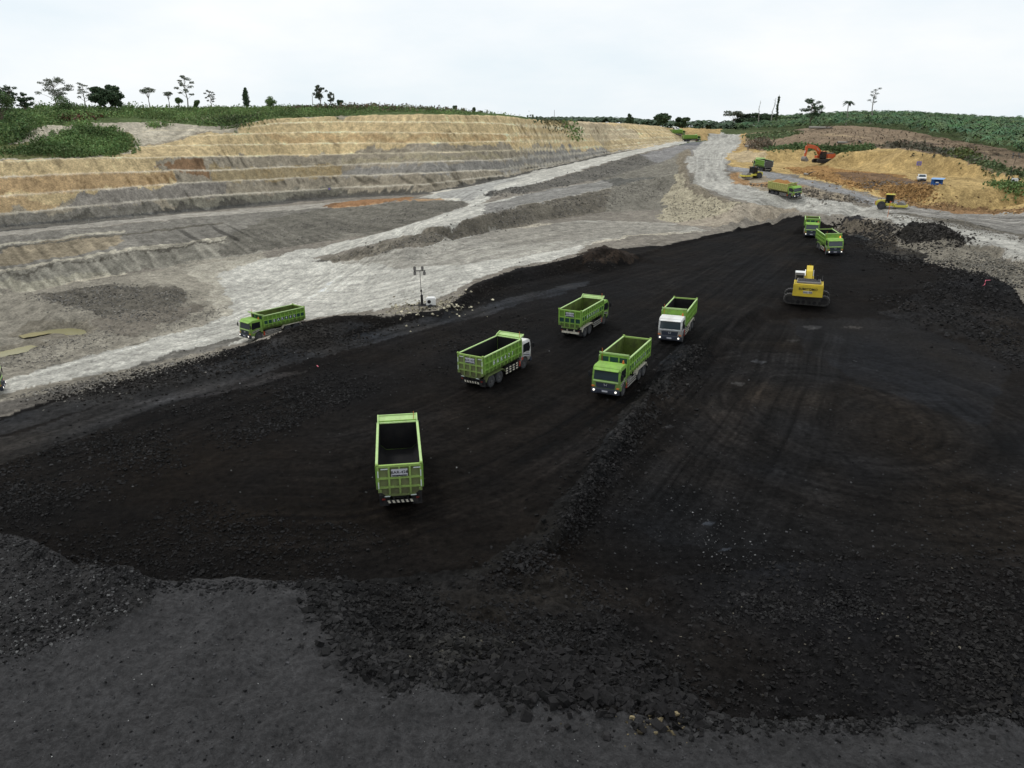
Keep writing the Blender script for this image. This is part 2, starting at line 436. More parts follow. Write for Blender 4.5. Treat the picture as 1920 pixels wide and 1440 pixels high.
def ground(x, y, grid=None):
    g = HZ if grid is None else grid
    x, y = np.asarray(x, float), np.asarray(y, float)
    u = np.minimum(th2u(np.arctan2(x, y)), NC - 1.001)
    d = np.hypot(x, y)
    v = np.clip(np.interp(d, ds, np.arange(NR)), 0, NR - 1.001)
    i, j = u.astype(int), v.astype(int)
    a, b = u - i, v - j
    return (g[i, j] * (1 - a) + g[i + 1, j] * a) * (1 - b) + (g[i, j + 1] * (1 - a) + g[i + 1, j + 1] * a) * b

# ------------------------------------------------------------------ what the ground is made of, zone by zone
WARP = 0.9
wx = GX + WARP * fbm(GX / 5.0, GY / 5.0, 5, 31, 0.68) * 1.25 * np.clip(DD / 60, 0.7, 2.0)
wy = GY + WARP * fbm(GX / 5.0, GY / 5.0, 5, 47, 0.68) * 1.25 * np.clip(DD / 60, 0.7, 2.0)
WU = th2u(np.clip(np.arctan2(wx, wy), -EDGE, EDGE))
WV = np.interp(np.hypot(wx, wy), ds, np.arange(NR))
del wx, wy

def poly_mask(poly, step=25):
    pl = np.array(resample(list(poly) + [poly[0]], step)[:-1])
    pu, pv = hit_ij(pl[:, 0], pl[:, 1])
    i0, i1 = max(int(pu.min()) - 30, 0), min(int(pu.max()) + 31, NC)
    j0, j1 = max(int(pv.min()) - 40, 0), min(int(pv.max()) + 41, NR)
    u, v = WU[i0:i1, j0:j1], WV[i0:i1, j0:j1]
    ins = np.zeros(u.shape, bool)
    n = len(pu)
    for k in range(n):
        u1, v1, u2, v2 = pu[k], pv[k], pu[(k + 1) % n], pv[(k + 1) % n]
        if v1 == v2:
            continue
        c = ((v1 > v) != (v2 > v)) & (u < (u2 - u1) * (v - v1) / (v2 - v1) + u1)
        ins ^= c
    m = np.zeros((NC, NR), bool)
    m[i0:i1, j0:j1] = ins
    return m

CLR = np.empty((NC, NR, 3), np.float32)
CLR[:] = (0.155, 0.145, 0.13)
AMP = np.full((NC, NR), 0.16, np.float32)      # coarse relief in metres
FINE = np.full((NC, NR), 0.06, np.float32)     # fine relief
SHEEN = np.full((NC, NR), 0.12, np.float32)
KIND = np.zeros((NC, NR), np.int8)
KINDS = ['pit_floor', 'coal_floor', 'haul_road', 'terraced_slope', 'clay_bank', 'grassy_hill', 'cleared_hill', 'coal_ledge']

def zone(poly, col, amp=None, fine=None, kind=None, sheen=None, soft=1.0):
    m = poly_mask(poly) if not isinstance(poly, np.ndarray) else poly
    if col is not None:
        if soft >= 1:
            CLR[m] = col
        else:
            CLR[m] = CLR[m] * (1 - soft) + np.array(col, np.float32) * soft
    if amp is not None: AMP[m] = amp
    if fine is not None: FINE[m] = fine
    if kind is not None: KIND[m] = KINDS.index(kind)
    if sheen is not None: SHEEN[m] = sheen
    return m

ALB = dict(road=(0.50, 0.482, 0.43), road2=(0.33, 0.32, 0.30), shale=(0.19, 0.176, 0.152), dark=(0.085, 0.083, 0.08), yellow=(0.45, 0.355, 0.21), tan=(0.42, 0.32, 0.19),
           orange=(0.36, 0.19, 0.065), sand=(0.47, 0.42, 0.33), grass=(0.095, 0.13, 0.048), brown=(0.235, 0.175, 0.118), coal=(0.0064, 0.0055, 0.0050), coal2=(0.022, 0.0215, 0.022), ledge=(0.043, 0.042, 0.0428),
           olive=(0.2, 0.185, 0.14), blue=(0.155, 0.15, 0.147), red=(0.30, 0.17, 0.10))
# far land
far = DD > 330
zone(far, (0.07, 0.09, 0.035), 0.6, 0.2, 'grassy_hill')
# the wall
azg = TH
dw = [np.interp(fan, b[0], b[1], left=b[1][0], right=1e9)[:, None] for b in BENCH]
dwb = [np.interp(fan, b[0], b[2], left=b[2][0], right=-1e9)[:, None] for b in BENCH]
base_d = np.interp(fan, az_x, np.hypot(X0, Y0), right=1e9)[:, None]
wall = (DD > base_d) & (DD < dw[7] + 1) & (fan[:, None] < azi(1290))
zone(wall, ALB['shale'], 0.10, 0.05, 'terraced_slope')
zone([(-330, 330), (0, 303), (300, 296), (520, 292), (640, 289), (700, 274), (900, 268), (1000, 275), (1060, 285), (1140, 275), (1290, 262), (1290, 246), (1240, 237), (1140, 229), (1040, 228), (950, 216), (740, 213),
      (520, 222), (433, 243), (300, 270), (0, 303)], ALB['yellow'])
zone([(-330, 425), (0, 398), (60, 392), (130, 372), (330, 347), (335, 330), (290, 321), (310, 296), (0, 303), (-330, 322)], ALB['yellow'])
zone([(-330, 380), (0, 368), (187, 354), (335, 344), (330, 332), (280, 322), (0, 333), (-330, 350)], (0.36, 0.255, 0.145))
zone([(-330, 430), (0, 398), (60, 392), (115, 374), (0, 370), (-330, 400)], (0.36, 0.265, 0.155))
zone([(480, 266), (640, 266), (800, 265), (1000, 262), (1000, 254), (800, 254), (500, 254)], (0.39, 0.285, 0.16))
zone([(285, 322), (330, 303), (380, 301), (395, 335), (330, 318)], (0.15, 0.10, 0.065))
zone([(300, 318), (385, 318), (392, 338), (340, 330)], (0.15, 0.10, 0.065))
zone([(395, 318), (640, 309), (640, 330), (400, 341)], (0.25, 0.205, 0.13))
zone([(640, 308), (800, 303), (940, 297), (940, 288), (640, 294)], (0.20, 0.185, 0.145))
zone([(110, 385), (187, 357), (427, 342), (420, 366), (140, 388)], ALB['blue'])
zone([(-330, 470), (0, 426), (300, 400), (280, 378), (0, 403), (-330, 440)], (0.125, 0.123, 0.118))
zone([(640, 330), (940, 321), (1040, 309), (1140, 288), (1240, 270), (1140, 278), (1040, 282), (940, 300), (640, 318)], (0.155, 0.155, 0.158))
zone([(360, 398), (640, 369), (640, 350), (460, 365), (280, 380)], (0.13, 0.128, 0.115))
zone([(-330, 478), (0, 430), (300, 404), (640, 372), (800, 364), (940, 338), (1040, 315), (1140, 292), (1220, 276), (1140, 287), (1040, 309), (940, 330), (800, 357), (640, 364), (300, 396), (0, 421), (-330, 462)], (0.07, 0.069, 0.066))
zone([(1080, 228), (1060, 245), (1100, 262), (1140, 275), (1200, 262), (1190, 245), (1140, 232)], (0.36, 0.30, 0.21), 0.5, 0.2)
zone([(1040, 226), (1075, 228), (1065, 243), (1040, 240), (1020, 232)], (0.13, 0.11, 0.06), 0.6, 0.3)
zone([(1130, 262), (1290, 256), (1300, 266), (1140, 285)], (0.36, 0.29, 0.18), 0.2, 0.1)
# sandy slope and green hill on the left
zone([(-330, 325), (0, 302), (180, 296), (250, 288), (262, 272), (430, 244), (470, 234), (520, 224), (400, 216), (200, 221), (60, 238), (-330, 262)], ALB['sand'], 0.35, 0.12, 'clay_bank')
zone([(-330, 300), (0, 300), (180, 295), (255, 285), (240, 250), (160, 243), (80, 268), (-330, 280)], (0.12, 0.13, 0.06))
gm = (DD > dw[7] + 0.8) & (fan[:, None] < azi(1000))
zone(gm, ALB['grass'], 0.5, 0.15, 'grassy_hill')
zone([(-330, 280), (0, 272), (60, 240), (160, 232), (200, 222), (130, 205), (-330, 205)], ALB['grass'], 0.5, 0.15, 'grassy_hill')
zone([(95, 228), (140, 215), (190, 214), (205, 218), (130, 228)], (0.15, 0.085, 0.055))
zone([(300, 226), (420, 228), (520, 216), (480, 212), (380, 218)], (0.3, 0.28, 0.19), soft=0.6)
# lower wall, bench road, rough ground
zone([(-330, 560), (0, 510), (240, 468), (430, 446), (640, 421), (620, 388), (427, 402), (0, 444), (-330, 490)], (0.16, 0.152, 0.138), 0.08, 0.06, 'terraced_slope')
zone([(-330, 555), (0, 500), (225, 462), (235, 440), (100, 452), (0, 470), (-330, 520)], (0.20, 0.17, 0.125))
zone([(-330, 628), (0, 556), (240, 512), (420, 484), (520, 466), (640, 443), (640, 421), (420, 446), (240, 469), (0, 511), (-330, 560)], (0.20, 0.19, 0.165), 0.08, 0.06, 'terraced_slope')
zone([(0, 552), (130, 530), (230, 512), (60, 522), (-330, 580), (-330, 610)], (0.27, 0.255, 0.21))
for ln in ([(-330, 558), (0, 509), (130, 486), (240, 468), (420, 446), (540, 433)], [(-330, 606), (0, 553), (130, 533), (235, 514)], [(-330, 505), (0, 461), (120, 448), (240, 434)], [(240, 470), (330, 462), (430, 452), (640, 425)]):
    zone([(p[0], p[1] - 2.2) for p in ln] + [(p[0], p[1] + 2.0) for p in reversed(ln)], (0.30, 0.28, 0.235), 0.05, 0.05)
for ln in ([(-330, 570), (0, 517), (130, 494), (240, 476), (420, 452)], [(-330, 512), (0, 467), (120, 454), (240, 440), (420, 418)]):
    zone([(p[0], p[1] - 1.6) for p in ln] + [(p[0], p[1] + 1.8) for p in reversed(ln)], (0.095, 0.088, 0.075), 0.1, 0.08)
zone([(640, 448), (700, 440), (800, 411), (880, 384), (870, 376), (780, 379), (620, 390), (500, 412), (420, 446), (420, 482)], (0.125, 0.118, 0.103), 0.22, 0.14, 'terraced_slope')
zone([(-330, 490), (0, 443), (213, 421), (427, 402), (620, 389), (640, 378), (400, 397), (0, 433), (-330, 475)], (0.36, 0.335, 0.29), 0.04, 0.03, 'haul_road')
zone([(-330, 478), (0, 435), (213, 414), (330, 402), (300, 400), (0, 426), (-330, 468)], (0.1, 0.097, 0.09), 0.15, 0.1)
zone([(612, 388), (700, 381), (778, 374), (860, 372), (855, 376), (775, 377), (700, 383), (620, 390)], (0.29, 0.20, 0.125))
zone([(610, 389), (770, 376), (778, 369), (690, 374), (615, 382)], (0.20, 0.115, 0.062), 0.15, 0.1)
zone([(-330, 800), (0, 745), (200, 690), (450, 600), (380, 555), (330, 500), (240, 515), (0, 556), (-330, 630)], (0.18, 0.171, 0.15), 0.25, 0.26, 'pit_floor')
zone([(50, 560), (200, 535), (330, 540), (360, 560), (250, 610), (150, 580)], (0.10, 0.094, 0.083), 0.4, 0.3)
zone([(170, 600), (330, 575), (420, 560), (400, 580), (250, 632), (180, 625)], (0.13, 0.12, 0.105), 0.3, 0.25)
zone([(240, 520), (330, 495), (480, 470), (520, 540), (470, 600), (420, 640), (300, 655), (200, 665), (330, 610), (385, 570), (330, 540)], (0.21, 0.2, 0.175), 0.15, 0.12)
zone([(330, 505), (480, 480), (520, 540), (440, 625), (360, 630), (405, 575), (400, 540)], (0.27, 0.26, 0.23), 0.1, 0.08)
zone([(10, 630), (60, 606), (160, 604), (185, 620), (140, 636), (60, 640)], (0.14, 0.13, 0.11), 0.03, 0.03)
zone([(-40, 668), (20, 648), (70, 640), (90, 650), (40, 668), (0, 676)], (0.14, 0.13, 0.11), 0.03, 0.03)
# the pale road and apron
zone([(-330, 800), (0, 742), (250, 690), (420, 655), (480, 638), (540, 610), (600, 594), (700, 582), (790, 572), (860, 545), (900, 522), (960, 502), (1080, 478), (1110, 455), (1200, 440),
      (1330, 432), (1260, 420), (1100, 412), (950, 430), (850, 448), (750, 470), (620, 495), (600, 480), (760, 444), (880, 411), (960, 390), (1060, 370), (1150, 350), (1240, 330), (1150, 335), (1000, 362),
      (900, 382), (925, 362), (1000, 345), (1060, 328), (1110, 313), (1200, 287), (1280, 269), (1330, 262), (1330, 256), (1240, 271), (1140, 291), (1040, 314), (940, 337), (872, 353), (800, 366), (780, 372),
      (870, 374), (880, 385), (800, 412), (700, 441), (600, 462), (480, 490), (400, 520), (440, 560), (430, 590), (330, 625), (150, 672), (0, 718), (-330, 770)], ALB['road'], 0.03, 0.03, 'haul_road')
zone([(620, 495), (750, 470), (950, 430), (1100, 412), (1260, 420), (1330, 432), (1200, 442), (1100, 460), (960, 485), (850, 498), (760, 500)], (0.36, 0.34, 0.295), 0.07, 0.06)
zone([(880, 440), (1000, 420), (1150, 415), (1300, 425), (1250, 440), (1100, 450), (960, 460)], (0.30, 0.28, 0.24), 0.1, 0.07)
zone([(-330, 812), (0, 742), (250, 690), (330, 660), (420, 640), (470, 632), (430, 655), (250, 705), (100, 745), (0, 772), (-330, 830)], (0.17, 0.16, 0.14), 0.15, 0.1)
zone([(-330, 812), (0, 755), (200, 712), (240, 700), (100, 752), (0, 782), (-330, 840)], (0.085, 0.08, 0.075), 0.15, 0.12)
zone([(800, 360), (870, 352), (940, 337), (1000, 330), (940, 345), (885, 377), (840, 377)], (0.40, 0.39, 0.36))
zone([(900, 385), (1000, 362), (1150, 334), (1245, 322), (1245, 335), (1150, 352), (1060, 371), (960, 391), (910, 402)], (0.25, 0.24, 0.22), 0.06, 0.05)
# banks in the middle
zone([(590, 490), (640, 477), (760, 446), (880, 413), (960, 392), (1060, 372), (1150, 352), (1240, 332), (1270, 318), (1265, 350), (1240, 375), (1130, 398), (1060, 408), (950, 430), (750, 468), (620, 494)],
     (0.115, 0.107, 0.092), 0.22, 0.14)
zone([(905, 368), (930, 357), (1000, 346), (1060, 330), (1110, 315), (1200, 289), (1290, 270), (1290, 280), (1240, 310), (1190, 322), (1080, 345), (1000, 360)], (0.10, 0.097, 0.09), 0.25, 0.15)
zone([(1200, 290), (1290, 268), (1350, 262), (1300, 281), (1270, 300), (1230, 305)], (0.16, 0.16, 0.165), 0.2, 0.1)
zone([(1130, 335), (1240, 306), (1285, 280), (1278, 305), (1275, 340), (1290, 380), (1240, 392), (1130, 398), (1150, 352)], (0.14, 0.135, 0.12), 0.35, 0.2)
zone([(1262, 345), (1275, 325), (1290, 346), (1335, 366), (1395, 384), (1420, 400), (1330, 420), (1240, 415), (1240, 380)], (0.27, 0.25, 0.195), 0.4, 0.2)
zone([(1270, 290), (1296, 278), (1285, 305), (1290, 330), (1305, 347), (1330, 362), (1395, 384), (1330, 372), (1285, 352), (1270, 325)], (0.145, 0.13, 0.105), 0.3, 0.18)
zone([(1330, 425), (1400, 415), (1480, 402), (1500, 398), (1400, 380), (1350, 400), (1250, 425)], (0.24, 0.215, 0.18), 0.12, 0.08)
# main road on the right
R3 = [(1352, 248), (1325, 263), (1300, 282), (1285, 305), (1290, 325), (1305, 346), (1350, 364), (1400, 379), (1450, 389), (1500, 398), (1560, 403), (1650, 414), (1750, 430), (1800, 450), (1830, 462), (1920, 492), (2300, 640),
      (2300, 540), (1920, 452), (1800, 425), (1700, 408), (1640, 386), (1600, 381), (1500, 366), (1430, 357), (1378, 348), (1362, 325), (1362, 300), (1372, 283), (1390, 266), (1390, 252)]
zone([(1640, 386), (1700, 378), (1760, 390), (1850, 397), (1920, 395), (2300, 430), (2300, 560), (1920, 455), (1800, 426), (1700, 410)], (0.27, 0.255, 0.23), 0.08, 0.06, 'haul_road')
zone(R3, (0.40, 0.385, 0.345), 0.04, 0.035, 'haul_road')
zone([(1640, 400), (1750, 412), (1850, 432), (1920, 450), (1920, 442), (1800, 412), (1700, 402)], (0.15, 0.135, 0.11), 0.25, 0.12)
zone([(1362, 316), (1375, 310), (1430, 320), (1500, 334), (1570, 350), (1640, 370), (1700, 384), (1640, 386), (1570, 362), (1500, 345), (1430, 330), (1380, 322)], (0.26, 0.255, 0.25), 0.05, 0.04, 'haul_road')
zone([(1380, 322), (1430, 331), (1500, 346), (1570, 364), (1635, 384), (1500, 366), (1430, 357), (1380, 348), (1368, 335)], (0.20, 0.175, 0.14), 0.2, 0.1)
zone([(1368, 322), (1385, 325), (1395, 340), (1450, 345), (1520, 350), (1500, 356), (1395, 350), (1375, 345)], (0.24, 0.155, 0.085), 0.2, 0.12)
# clay terrace
zone([(1372, 283), (1362, 300), (1370, 312), (1430, 320), (1480, 326), (1600, 355), (1660, 370), (1720, 385), (1850, 398), (1920, 396), (2300, 430), (2300, 370), (1910, 336), (1870, 322), (1820, 308), (1760, 293), (1700, 281),
      (1650, 277), (1600, 285), (1560, 284), (1500, 279), (1440, 282), (1390, 278)], (0.45, 0.32, 0.14), 0.25, 0.14, 'clay_bank')
zone([(1470, 315), (1530, 312), (1620, 322), (1700, 330), (1700, 350), (1640, 355), (1600, 352), (1540, 336), (1490, 325)], (0.33, 0.19, 0.075), 0.25, 0.2)
zone([(1560, 322), (1640, 325), (1700, 335), (1760, 345), (1720, 350), (1620, 345), (1580, 338)], (0.19, 0.12, 0.07), 0.2, 0.15)
zone([(1600, 345), (1680, 338), (1740, 345), (1720, 352), (1640, 358)], (0.13, 0.105, 0.085), 0.15, 0.1)
zone([(1640, 352), (1700, 346), (1760, 352), (1740, 370), (1700, 378), (1660, 370)], (0.30, 0.18, 0.075), 0.3, 0.2)
zone([(1690, 376), (1760, 386), (1850, 395), (1920, 393), (1920, 400), (1800, 402), (1720, 388)], (0.25, 0.15, 0.075), 0.2, 0.12)
zone([(1370, 285), (1400, 282), (1440, 290), (1430, 305), (1380, 303)], (0.46, 0.36, 0.22), 0.2, 0.1)
zone([(1250, 243), (1290, 238), (1350, 241), (1352, 249), (1325, 262), (1290, 264), (1280, 250)], (0.40, 0.28, 0.125), 0.3, 0.12, 'clay_bank')
zone([(1385, 253), (1400, 250), (1410, 262), (1390, 282), (1374, 283), (1388, 266)], (0.40, 0.27, 0.12), 0.3, 0.12, 'clay_bank')
# cleared hill
zone([(1398, 251), (1480, 245), (1540, 238), (1580, 236), (1640, 240), (1700, 246), (1760, 258), (1840, 272), (1920, 288), (2300, 335), (2300, 372), (1910, 336), (1870, 322), (1820, 308), (1760, 293), (1700, 281), (1650, 277),
      (1600, 285), (1560, 284), (1500, 279), (1440, 282), (1400, 279)], ALB['brown'], 0.35, 0.22, 'cleared_hill')
for q in range(26):
    cx, cy = RNG.uniform(1480, 1900), RNG.uniform(244, 300)
    if cy < 242 + max(0, cx - 1640) * 0.19 or cy > 274 + max(0, cx - 1720) * 0.28:
        continue
    hw, hh = RNG.uniform(25, 70), RNG.uniform(1.5, 4)
    tint = [(0.33, 0.25, 0.16), (0.14, 0.105, 0.078), (0.29, 0.22, 0.15), (0.12, 0.095, 0.065)][q % 4]
    zone([(cx - hw, cy - hw * 0.06), (cx, cy - hh), (cx + hw, cy + hw * 0.1), (cx, cy + hh)], tint, 0.3, 0.25)
zone([(1400, 252), (1480, 247), (1500, 252), (1450, 262), (1410, 262)], (0.1, 0.125, 0.05))
zone([(1430, 276), (1500, 272), (1600, 275), (1640, 278), (1600, 285), (1560, 284), (1500, 279), (1440, 282)], (0.075, 0.1, 0.04))
zone([(1640, 270), (1700, 268), (1800, 285), (1850, 300), (1840, 308), (1760, 290), (1700, 279)], (0.085, 0.075, 0.055))
zone([(1790, 290), (1860, 305), (1920, 325), (2300, 365), (1910, 334), (1870, 320), (1820, 305)], (0.11, 0.12, 0.055))
# coal
COALP = [(-330, 835), (0, 785), (100, 750), (250, 705), (430, 655), (500, 637), (545, 612), (600, 596), (640, 590), (700, 592), (760, 592), (830, 580), (870, 552), (900, 530), (960, 508), (1040, 491), (1085, 481), (1128, 461),
         (1158, 468), (1250, 459), (1330, 441), (1400, 426), (1470, 410), (1500, 404), (1560, 420), (1600, 440), (1660, 452), (1700, 468), (1740, 488), (1790, 505), (1850, 514), (1890, 532), (1930, 565), (2300, 680),
         (2300, 1335), (1920, 1342), (1600, 1360), (1300, 1358), (1100, 1322), (900, 1278), (700, 1245), (645, 1200), (590, 1097), (480, 1088), (330, 1094), (288, 1090), (205, 1059), (150, 1072), (110, 1046), (60, 1016), (0, 1003), (-330, 925)]
coal = zone(COALP, ALB['coal'], 0.05, 0.05, 'coal_floor', 0.035)
zone([(1575, 425), (1600, 404), (1612, 408), (1625, 432), (1600, 442)], (0.018, 0.018, 0.02), 0.3, 0.2, None, 0.1)
zone([(1690, 440), (1720, 420), (1762, 420), (1800, 445), (1812, 457), (1760, 452), (1720, 455)], (0.02, 0.019, 0.018), 0.4, 0.3, None, 0.05)
zone([(1560, 425), (1590, 410), (1660, 420), (1690, 440), (1690, 462), (1640, 455), (1590, 440)], (0.085, 0.075, 0.062), 0.35, 0.25)
zone([(1600, 440), (1640, 452), (1690, 462), (1740, 480), (1700, 490), (1640, 470)], (0.035, 0.033, 0.03), 0.3, 0.25)
zone([(1690, 455), (1760, 455), (1812, 460), (1850, 475), (1920, 500), (2300, 640), (2300, 690), (1930, 560), (1890, 530), (1850, 512), (1790, 503), (1740, 486)], (0.155, 0.145, 0.125), 0.35, 0.22, 'pit_floor')
zone([(-330, 935), (0, 872), (200, 800), (400, 730), (640, 660), (800, 618), (960, 575), (1100, 535), (1100, 525), (900, 575), (640, 632), (400, 700), (200, 760), (0, 825), (-330, 880)], (0.0185, 0.0178, 0.0178), 0.04, 0.04, None, 0.06)
zone([(180, 775), (330, 735), (480, 705), (600, 690), (480, 725), (330, 752)], (0.034, 0.032, 0.032), soft=0.5)
zone([(-330, 850), (0, 790), (250, 712), (480, 650), (600, 610), (700, 605), (560, 660), (300, 730), (0, 815)], (0.017, 0.0165, 0.0165), 0.18, 0.1, None, 0.08)
zone([(1085, 478), (1128, 460), (1160, 467), (1190, 482), (1140, 500), (1090, 495)], (0.022, 0.016, 0.012), 0.2, 0.12)
zone([(1140, 820), (1330, 690), (1440, 600), (1700, 600), (1920, 680), (2300, 760), (2300, 1000), (1700, 1050), (1250, 1020), (1120, 960)], (0.0098, 0.0088, 0.0082), 0.035, 0.03, None, 0.03)
zone([(1480, 600), (1700, 600), (1900, 700), (1850, 800), (1600, 720), (1500, 650)], (0.0094, 0.0092, 0.0098), 0.03, 0.03, None, 0.05)
zone([(1650, 590), (1740, 545), (1830, 520), (1900, 540), (1960, 600), (2300, 720), (2300, 760), (1920, 680), (1800, 640)], (0.0135, 0.0128, 0.0128), 0.4, 0.3, None, 0.05)
zone([(1060, 1090), (1500, 1060), (1920, 1040), (2300, 1030), (2300, 1335), (1600, 1355), (1300, 1350), (1150, 1250)], (0.0095, 0.0087, 0.0086), 0.12, 0.12)
zone([(640, 1098), (900, 1080), (1060, 1000), (1110, 905), (1210, 765), (1310, 655), (1280, 640), (1180, 760), (1080, 900), (980, 1010), (880, 1060)], (0.011, 0.0108, 0.0108), 0.2, 0.2)
zone([(585, 1094), (640, 1090), (760, 1096), (820, 1250), (700, 1246), (640, 1200)], (0.0115, 0.0108, 0.0105), 0.4, 0.35)
zone([(590, 1098), (700, 1245), (900, 1280), (1300, 1356), (1300, 1320), (1180, 1200), (1060, 1060), (880, 1080), (700, 1094)], (0.0125, 0.0118, 0.0115), 0.3, 0.3)
zone([(1150, 870), (1300, 820), (1450, 700), (1380, 830), (1250, 920)], (0.02, 0.017, 0.015), soft=0.35)
# ledge in the foreground
lm = (~coal) & (DD < 47)
zone(lm, ALB['ledge'], 0.24, 0.17, 'coal_ledge', 0.05)
zone((fan[:, None] > azi(1385)) & (HZ > 10.8) & (DD > 185) & (KIND == 0), (0.07, 0.09, 0.035), 0.5, 0.2, 'grassy_hill')
zone([(-330, 930), (0, 1005), (110, 1048), (205, 1060), (290, 1092), (270, 1150), (120, 1200), (0, 1240), (-330, 1260)], (0.030, 0.029, 0.029), 0.3, 0.26)
# light scrapes on the floor
for (cx, cy, hw, hh) in ((1520, 616, 26, 5), (1600, 617, 22, 1.8), (1415, 677, 13, 3), (1388, 718, 14, 4), (1222, 781, 14, 3), (1255, 800, 14, 5), (1335, 980, 14, 4), (1360, 1030, 12, 3), (1480, 640, 14, 3)):
    zone([(cx - hw, cy + hh * 0.3), (cx - hw * 0.3, cy - hh), (cx + hw, cy - hh * 0.2), (cx + hw * 0.4, cy + hh)], (0.06, 0.06, 0.062), soft=0.5)
# pale bench lines
sw_ = 0.75 * GX + 0.66 * GY
for k in range(7):
    m = (DD > dw[k] - 0.12) & (DD < dwb[k] + 0.05) & wall
    if k >= 4:
        m &= fan[:, None] > azi(265)
    cc = CLR[m]
    lw = (0.35 + 0.45 * vnoise(sw_[m] / 6.0, sw_[m] * 0 + k, 77))[:, None]
    CLR[m] = cc * (1 - lw) + lw * np.array(((0.46, 0.42, 0.35) if k < 3 else (0.60, 0.52, 0.37)), np.float32)
AMP = blur(AMP, 3)
FINE = blur(FINE, 2)
SHEEN = blur(SHEEN, 2)

# ------------------------------------------------------------------ tracks, ruts and relief
def near_line(pix, width):
    """signed distance to a traced line and the length along it, for the ground within `width` metres"""
    pl = np.array(resample(pix, 40))
    W = hit(pl[:, 0], pl[:, 1])
    best = np.full((NC, NR), 1e9, np.float32)
    sgn = np.zeros((NC, NR), np.float32)
    along = np.zeros((NC, NR), np.float32)
    s0 = 0.0
    for a, b in zip(W[:-1], W[1:]):
        v = b - a
        ln = float(np.hypot(*v))
        if ln < 1e-3:
            continue
        v = v / ln
        t = np.clip((GX - a[0]) * v[0] + (GY - a[1]) * v[1], 0, ln)
        qx, qy = GX - a[0] - t * v[0], GY - a[1] - t * v[1]
        dd = np.hypot(qx, qy)
        m = dd < best
        best[m] = dd[m]
        sgn[m] = (v[0] * qy - v[1] * qx)[m]
        along[m] = (s0 + t)[m]
        s0 += ln
    endf = np.clip(np.minimum(along, s0 - along) / 5.0, 0, 1)
    return best < width, np.sign(sgn) * best, along, endf

REL = np.zeros((NC, NR), np.float32)

def ruts(pix, width, cstr, hstr, seed, freq=2.2, kinds=None):
    m, sg, al, ef = near_line(pix, width)
    if kinds is not None:
        m &= np.isin(KIND, [KINDS.index(k) for k in kinds])
    fade = np.clip((width - np.abs(sg[m])) / (0.3 * width), 0, 1) * ef[m]
    wob = 0.5 * fbm(al[m] / 14, sg[m] * 0 + seed, 2, seed)
    n = fbm((sg[m] + wob) * freq, al[m] / 22.0, 3, seed)
    n2 = fbm((sg[m] + wob) * freq * 2.3, al[m] / 9.0, 2, seed + 5)
    CLR[m] *= np.clip(1 + cstr * fade * (n * 0.9 + n2 * 0.6), 0.25, 2.2)[:, None]
    REL[m] += hstr * fade * n

RD = ['haul_road', 'pit_floor']
ruts([(-300, 775), (0, 725), (220, 668), (420, 615), (540, 560), (640, 500), (760, 432), (870, 390), (940, 350), (1050, 320), (1150, 296), (1290, 264)], 9, 0.38, 0.05, 3, 1.6, RD)
ruts([(870, 400), (1000, 373), (1150, 345), (1250, 318)], 8, 0.30, 0.06, 4, 1.8, RD)
ruts([(560, 545), (700, 535), (850, 505), (1000, 470), (1180, 432)], 16, 0.30, 0.05, 8, 1.5, RD)
ruts([(1370, 250), (1350, 270), (1325, 300), (1330, 330), (1370, 358), (1450, 373), (1550, 390), (1680, 406), (1800, 430), (1920, 462), (2250, 580)], 10, 0.36, 0.06, 11, 1.5, RD)
ruts([(1640, 394), (1750, 403), (1850, 412), (1920, 420), (2250, 460)], 12, 0.42, 0.06, 13, 1.0, RD)
ruts([(1370, 312), (1430, 324), (1500, 339), (1600, 362), (1690, 388)], 6, 0.35, 0.05, 14, 1.6, RD)
ruts([(-300, 905), (0, 850), (300, 750), (640, 650), (900, 575), (1100, 530), (1300, 480), (1490, 425)], 12, 0.7, 0.05, 16, 2.0, ['coal_floor'])
ruts([(420, 900), (650, 905), (800, 860), (960, 790), (1090, 720), (1200, 640), (1330, 560), (1430, 490), (1510, 430)], 10, 0.8, 0.05, 17, 2.2, ['coal_floor'])
ruts([(1150, 1000), (1300, 850), (1400, 700), (1450, 600)], 9, 0.7, 0.04, 18, 2.2, ['coal_floor'])
# the swirl of tracks on the lower coal floor, and turning circles on the apron
def swirl(px, py, r0, r1, cstr, hstr, seed, freq):
    c = hit(px, py)[0]
    dx, dy = GX - c[0], (GY - c[1])
    rr = np.hypot(dx, dy * 0.8)
    m = (rr > r0) & (rr < r1)
    fade = np.clip((r1 - rr[m]) / (0.35 * r1), 0, 1) * np.clip((rr[m] - r0) / (0.2 * r1), 0, 1)
    ang = np.arctan2(dy[m], dx[m])
    n = fbm(rr[m] * freq, ang * 2.0, 3, seed)
    CLR[m] *= np.clip(1 + cstr * fade * n, 0.3, 2.2)[:, None]
    REL[m] += hstr * fade * n
swirl(1560, 770, 2.0, 21, 0.65, 0.05, 21, 2.4)
swirl(1850, 850, 3.0, 14, 0.5, 0.04, 22, 2.4)
swirl(900, 850, 3.0, 13, 0.3, 0.03, 26, 2.6)
swirl(520, 930, 2.0, 9, 0.3, 0.03, 27, 2.2)
swirl(760, 505, 2.0, 13, 0.22, 0.03, 23, 1.2)
swirl(545, 520, 2.0, 10, 0.22, 0.03, 24, 1.3)

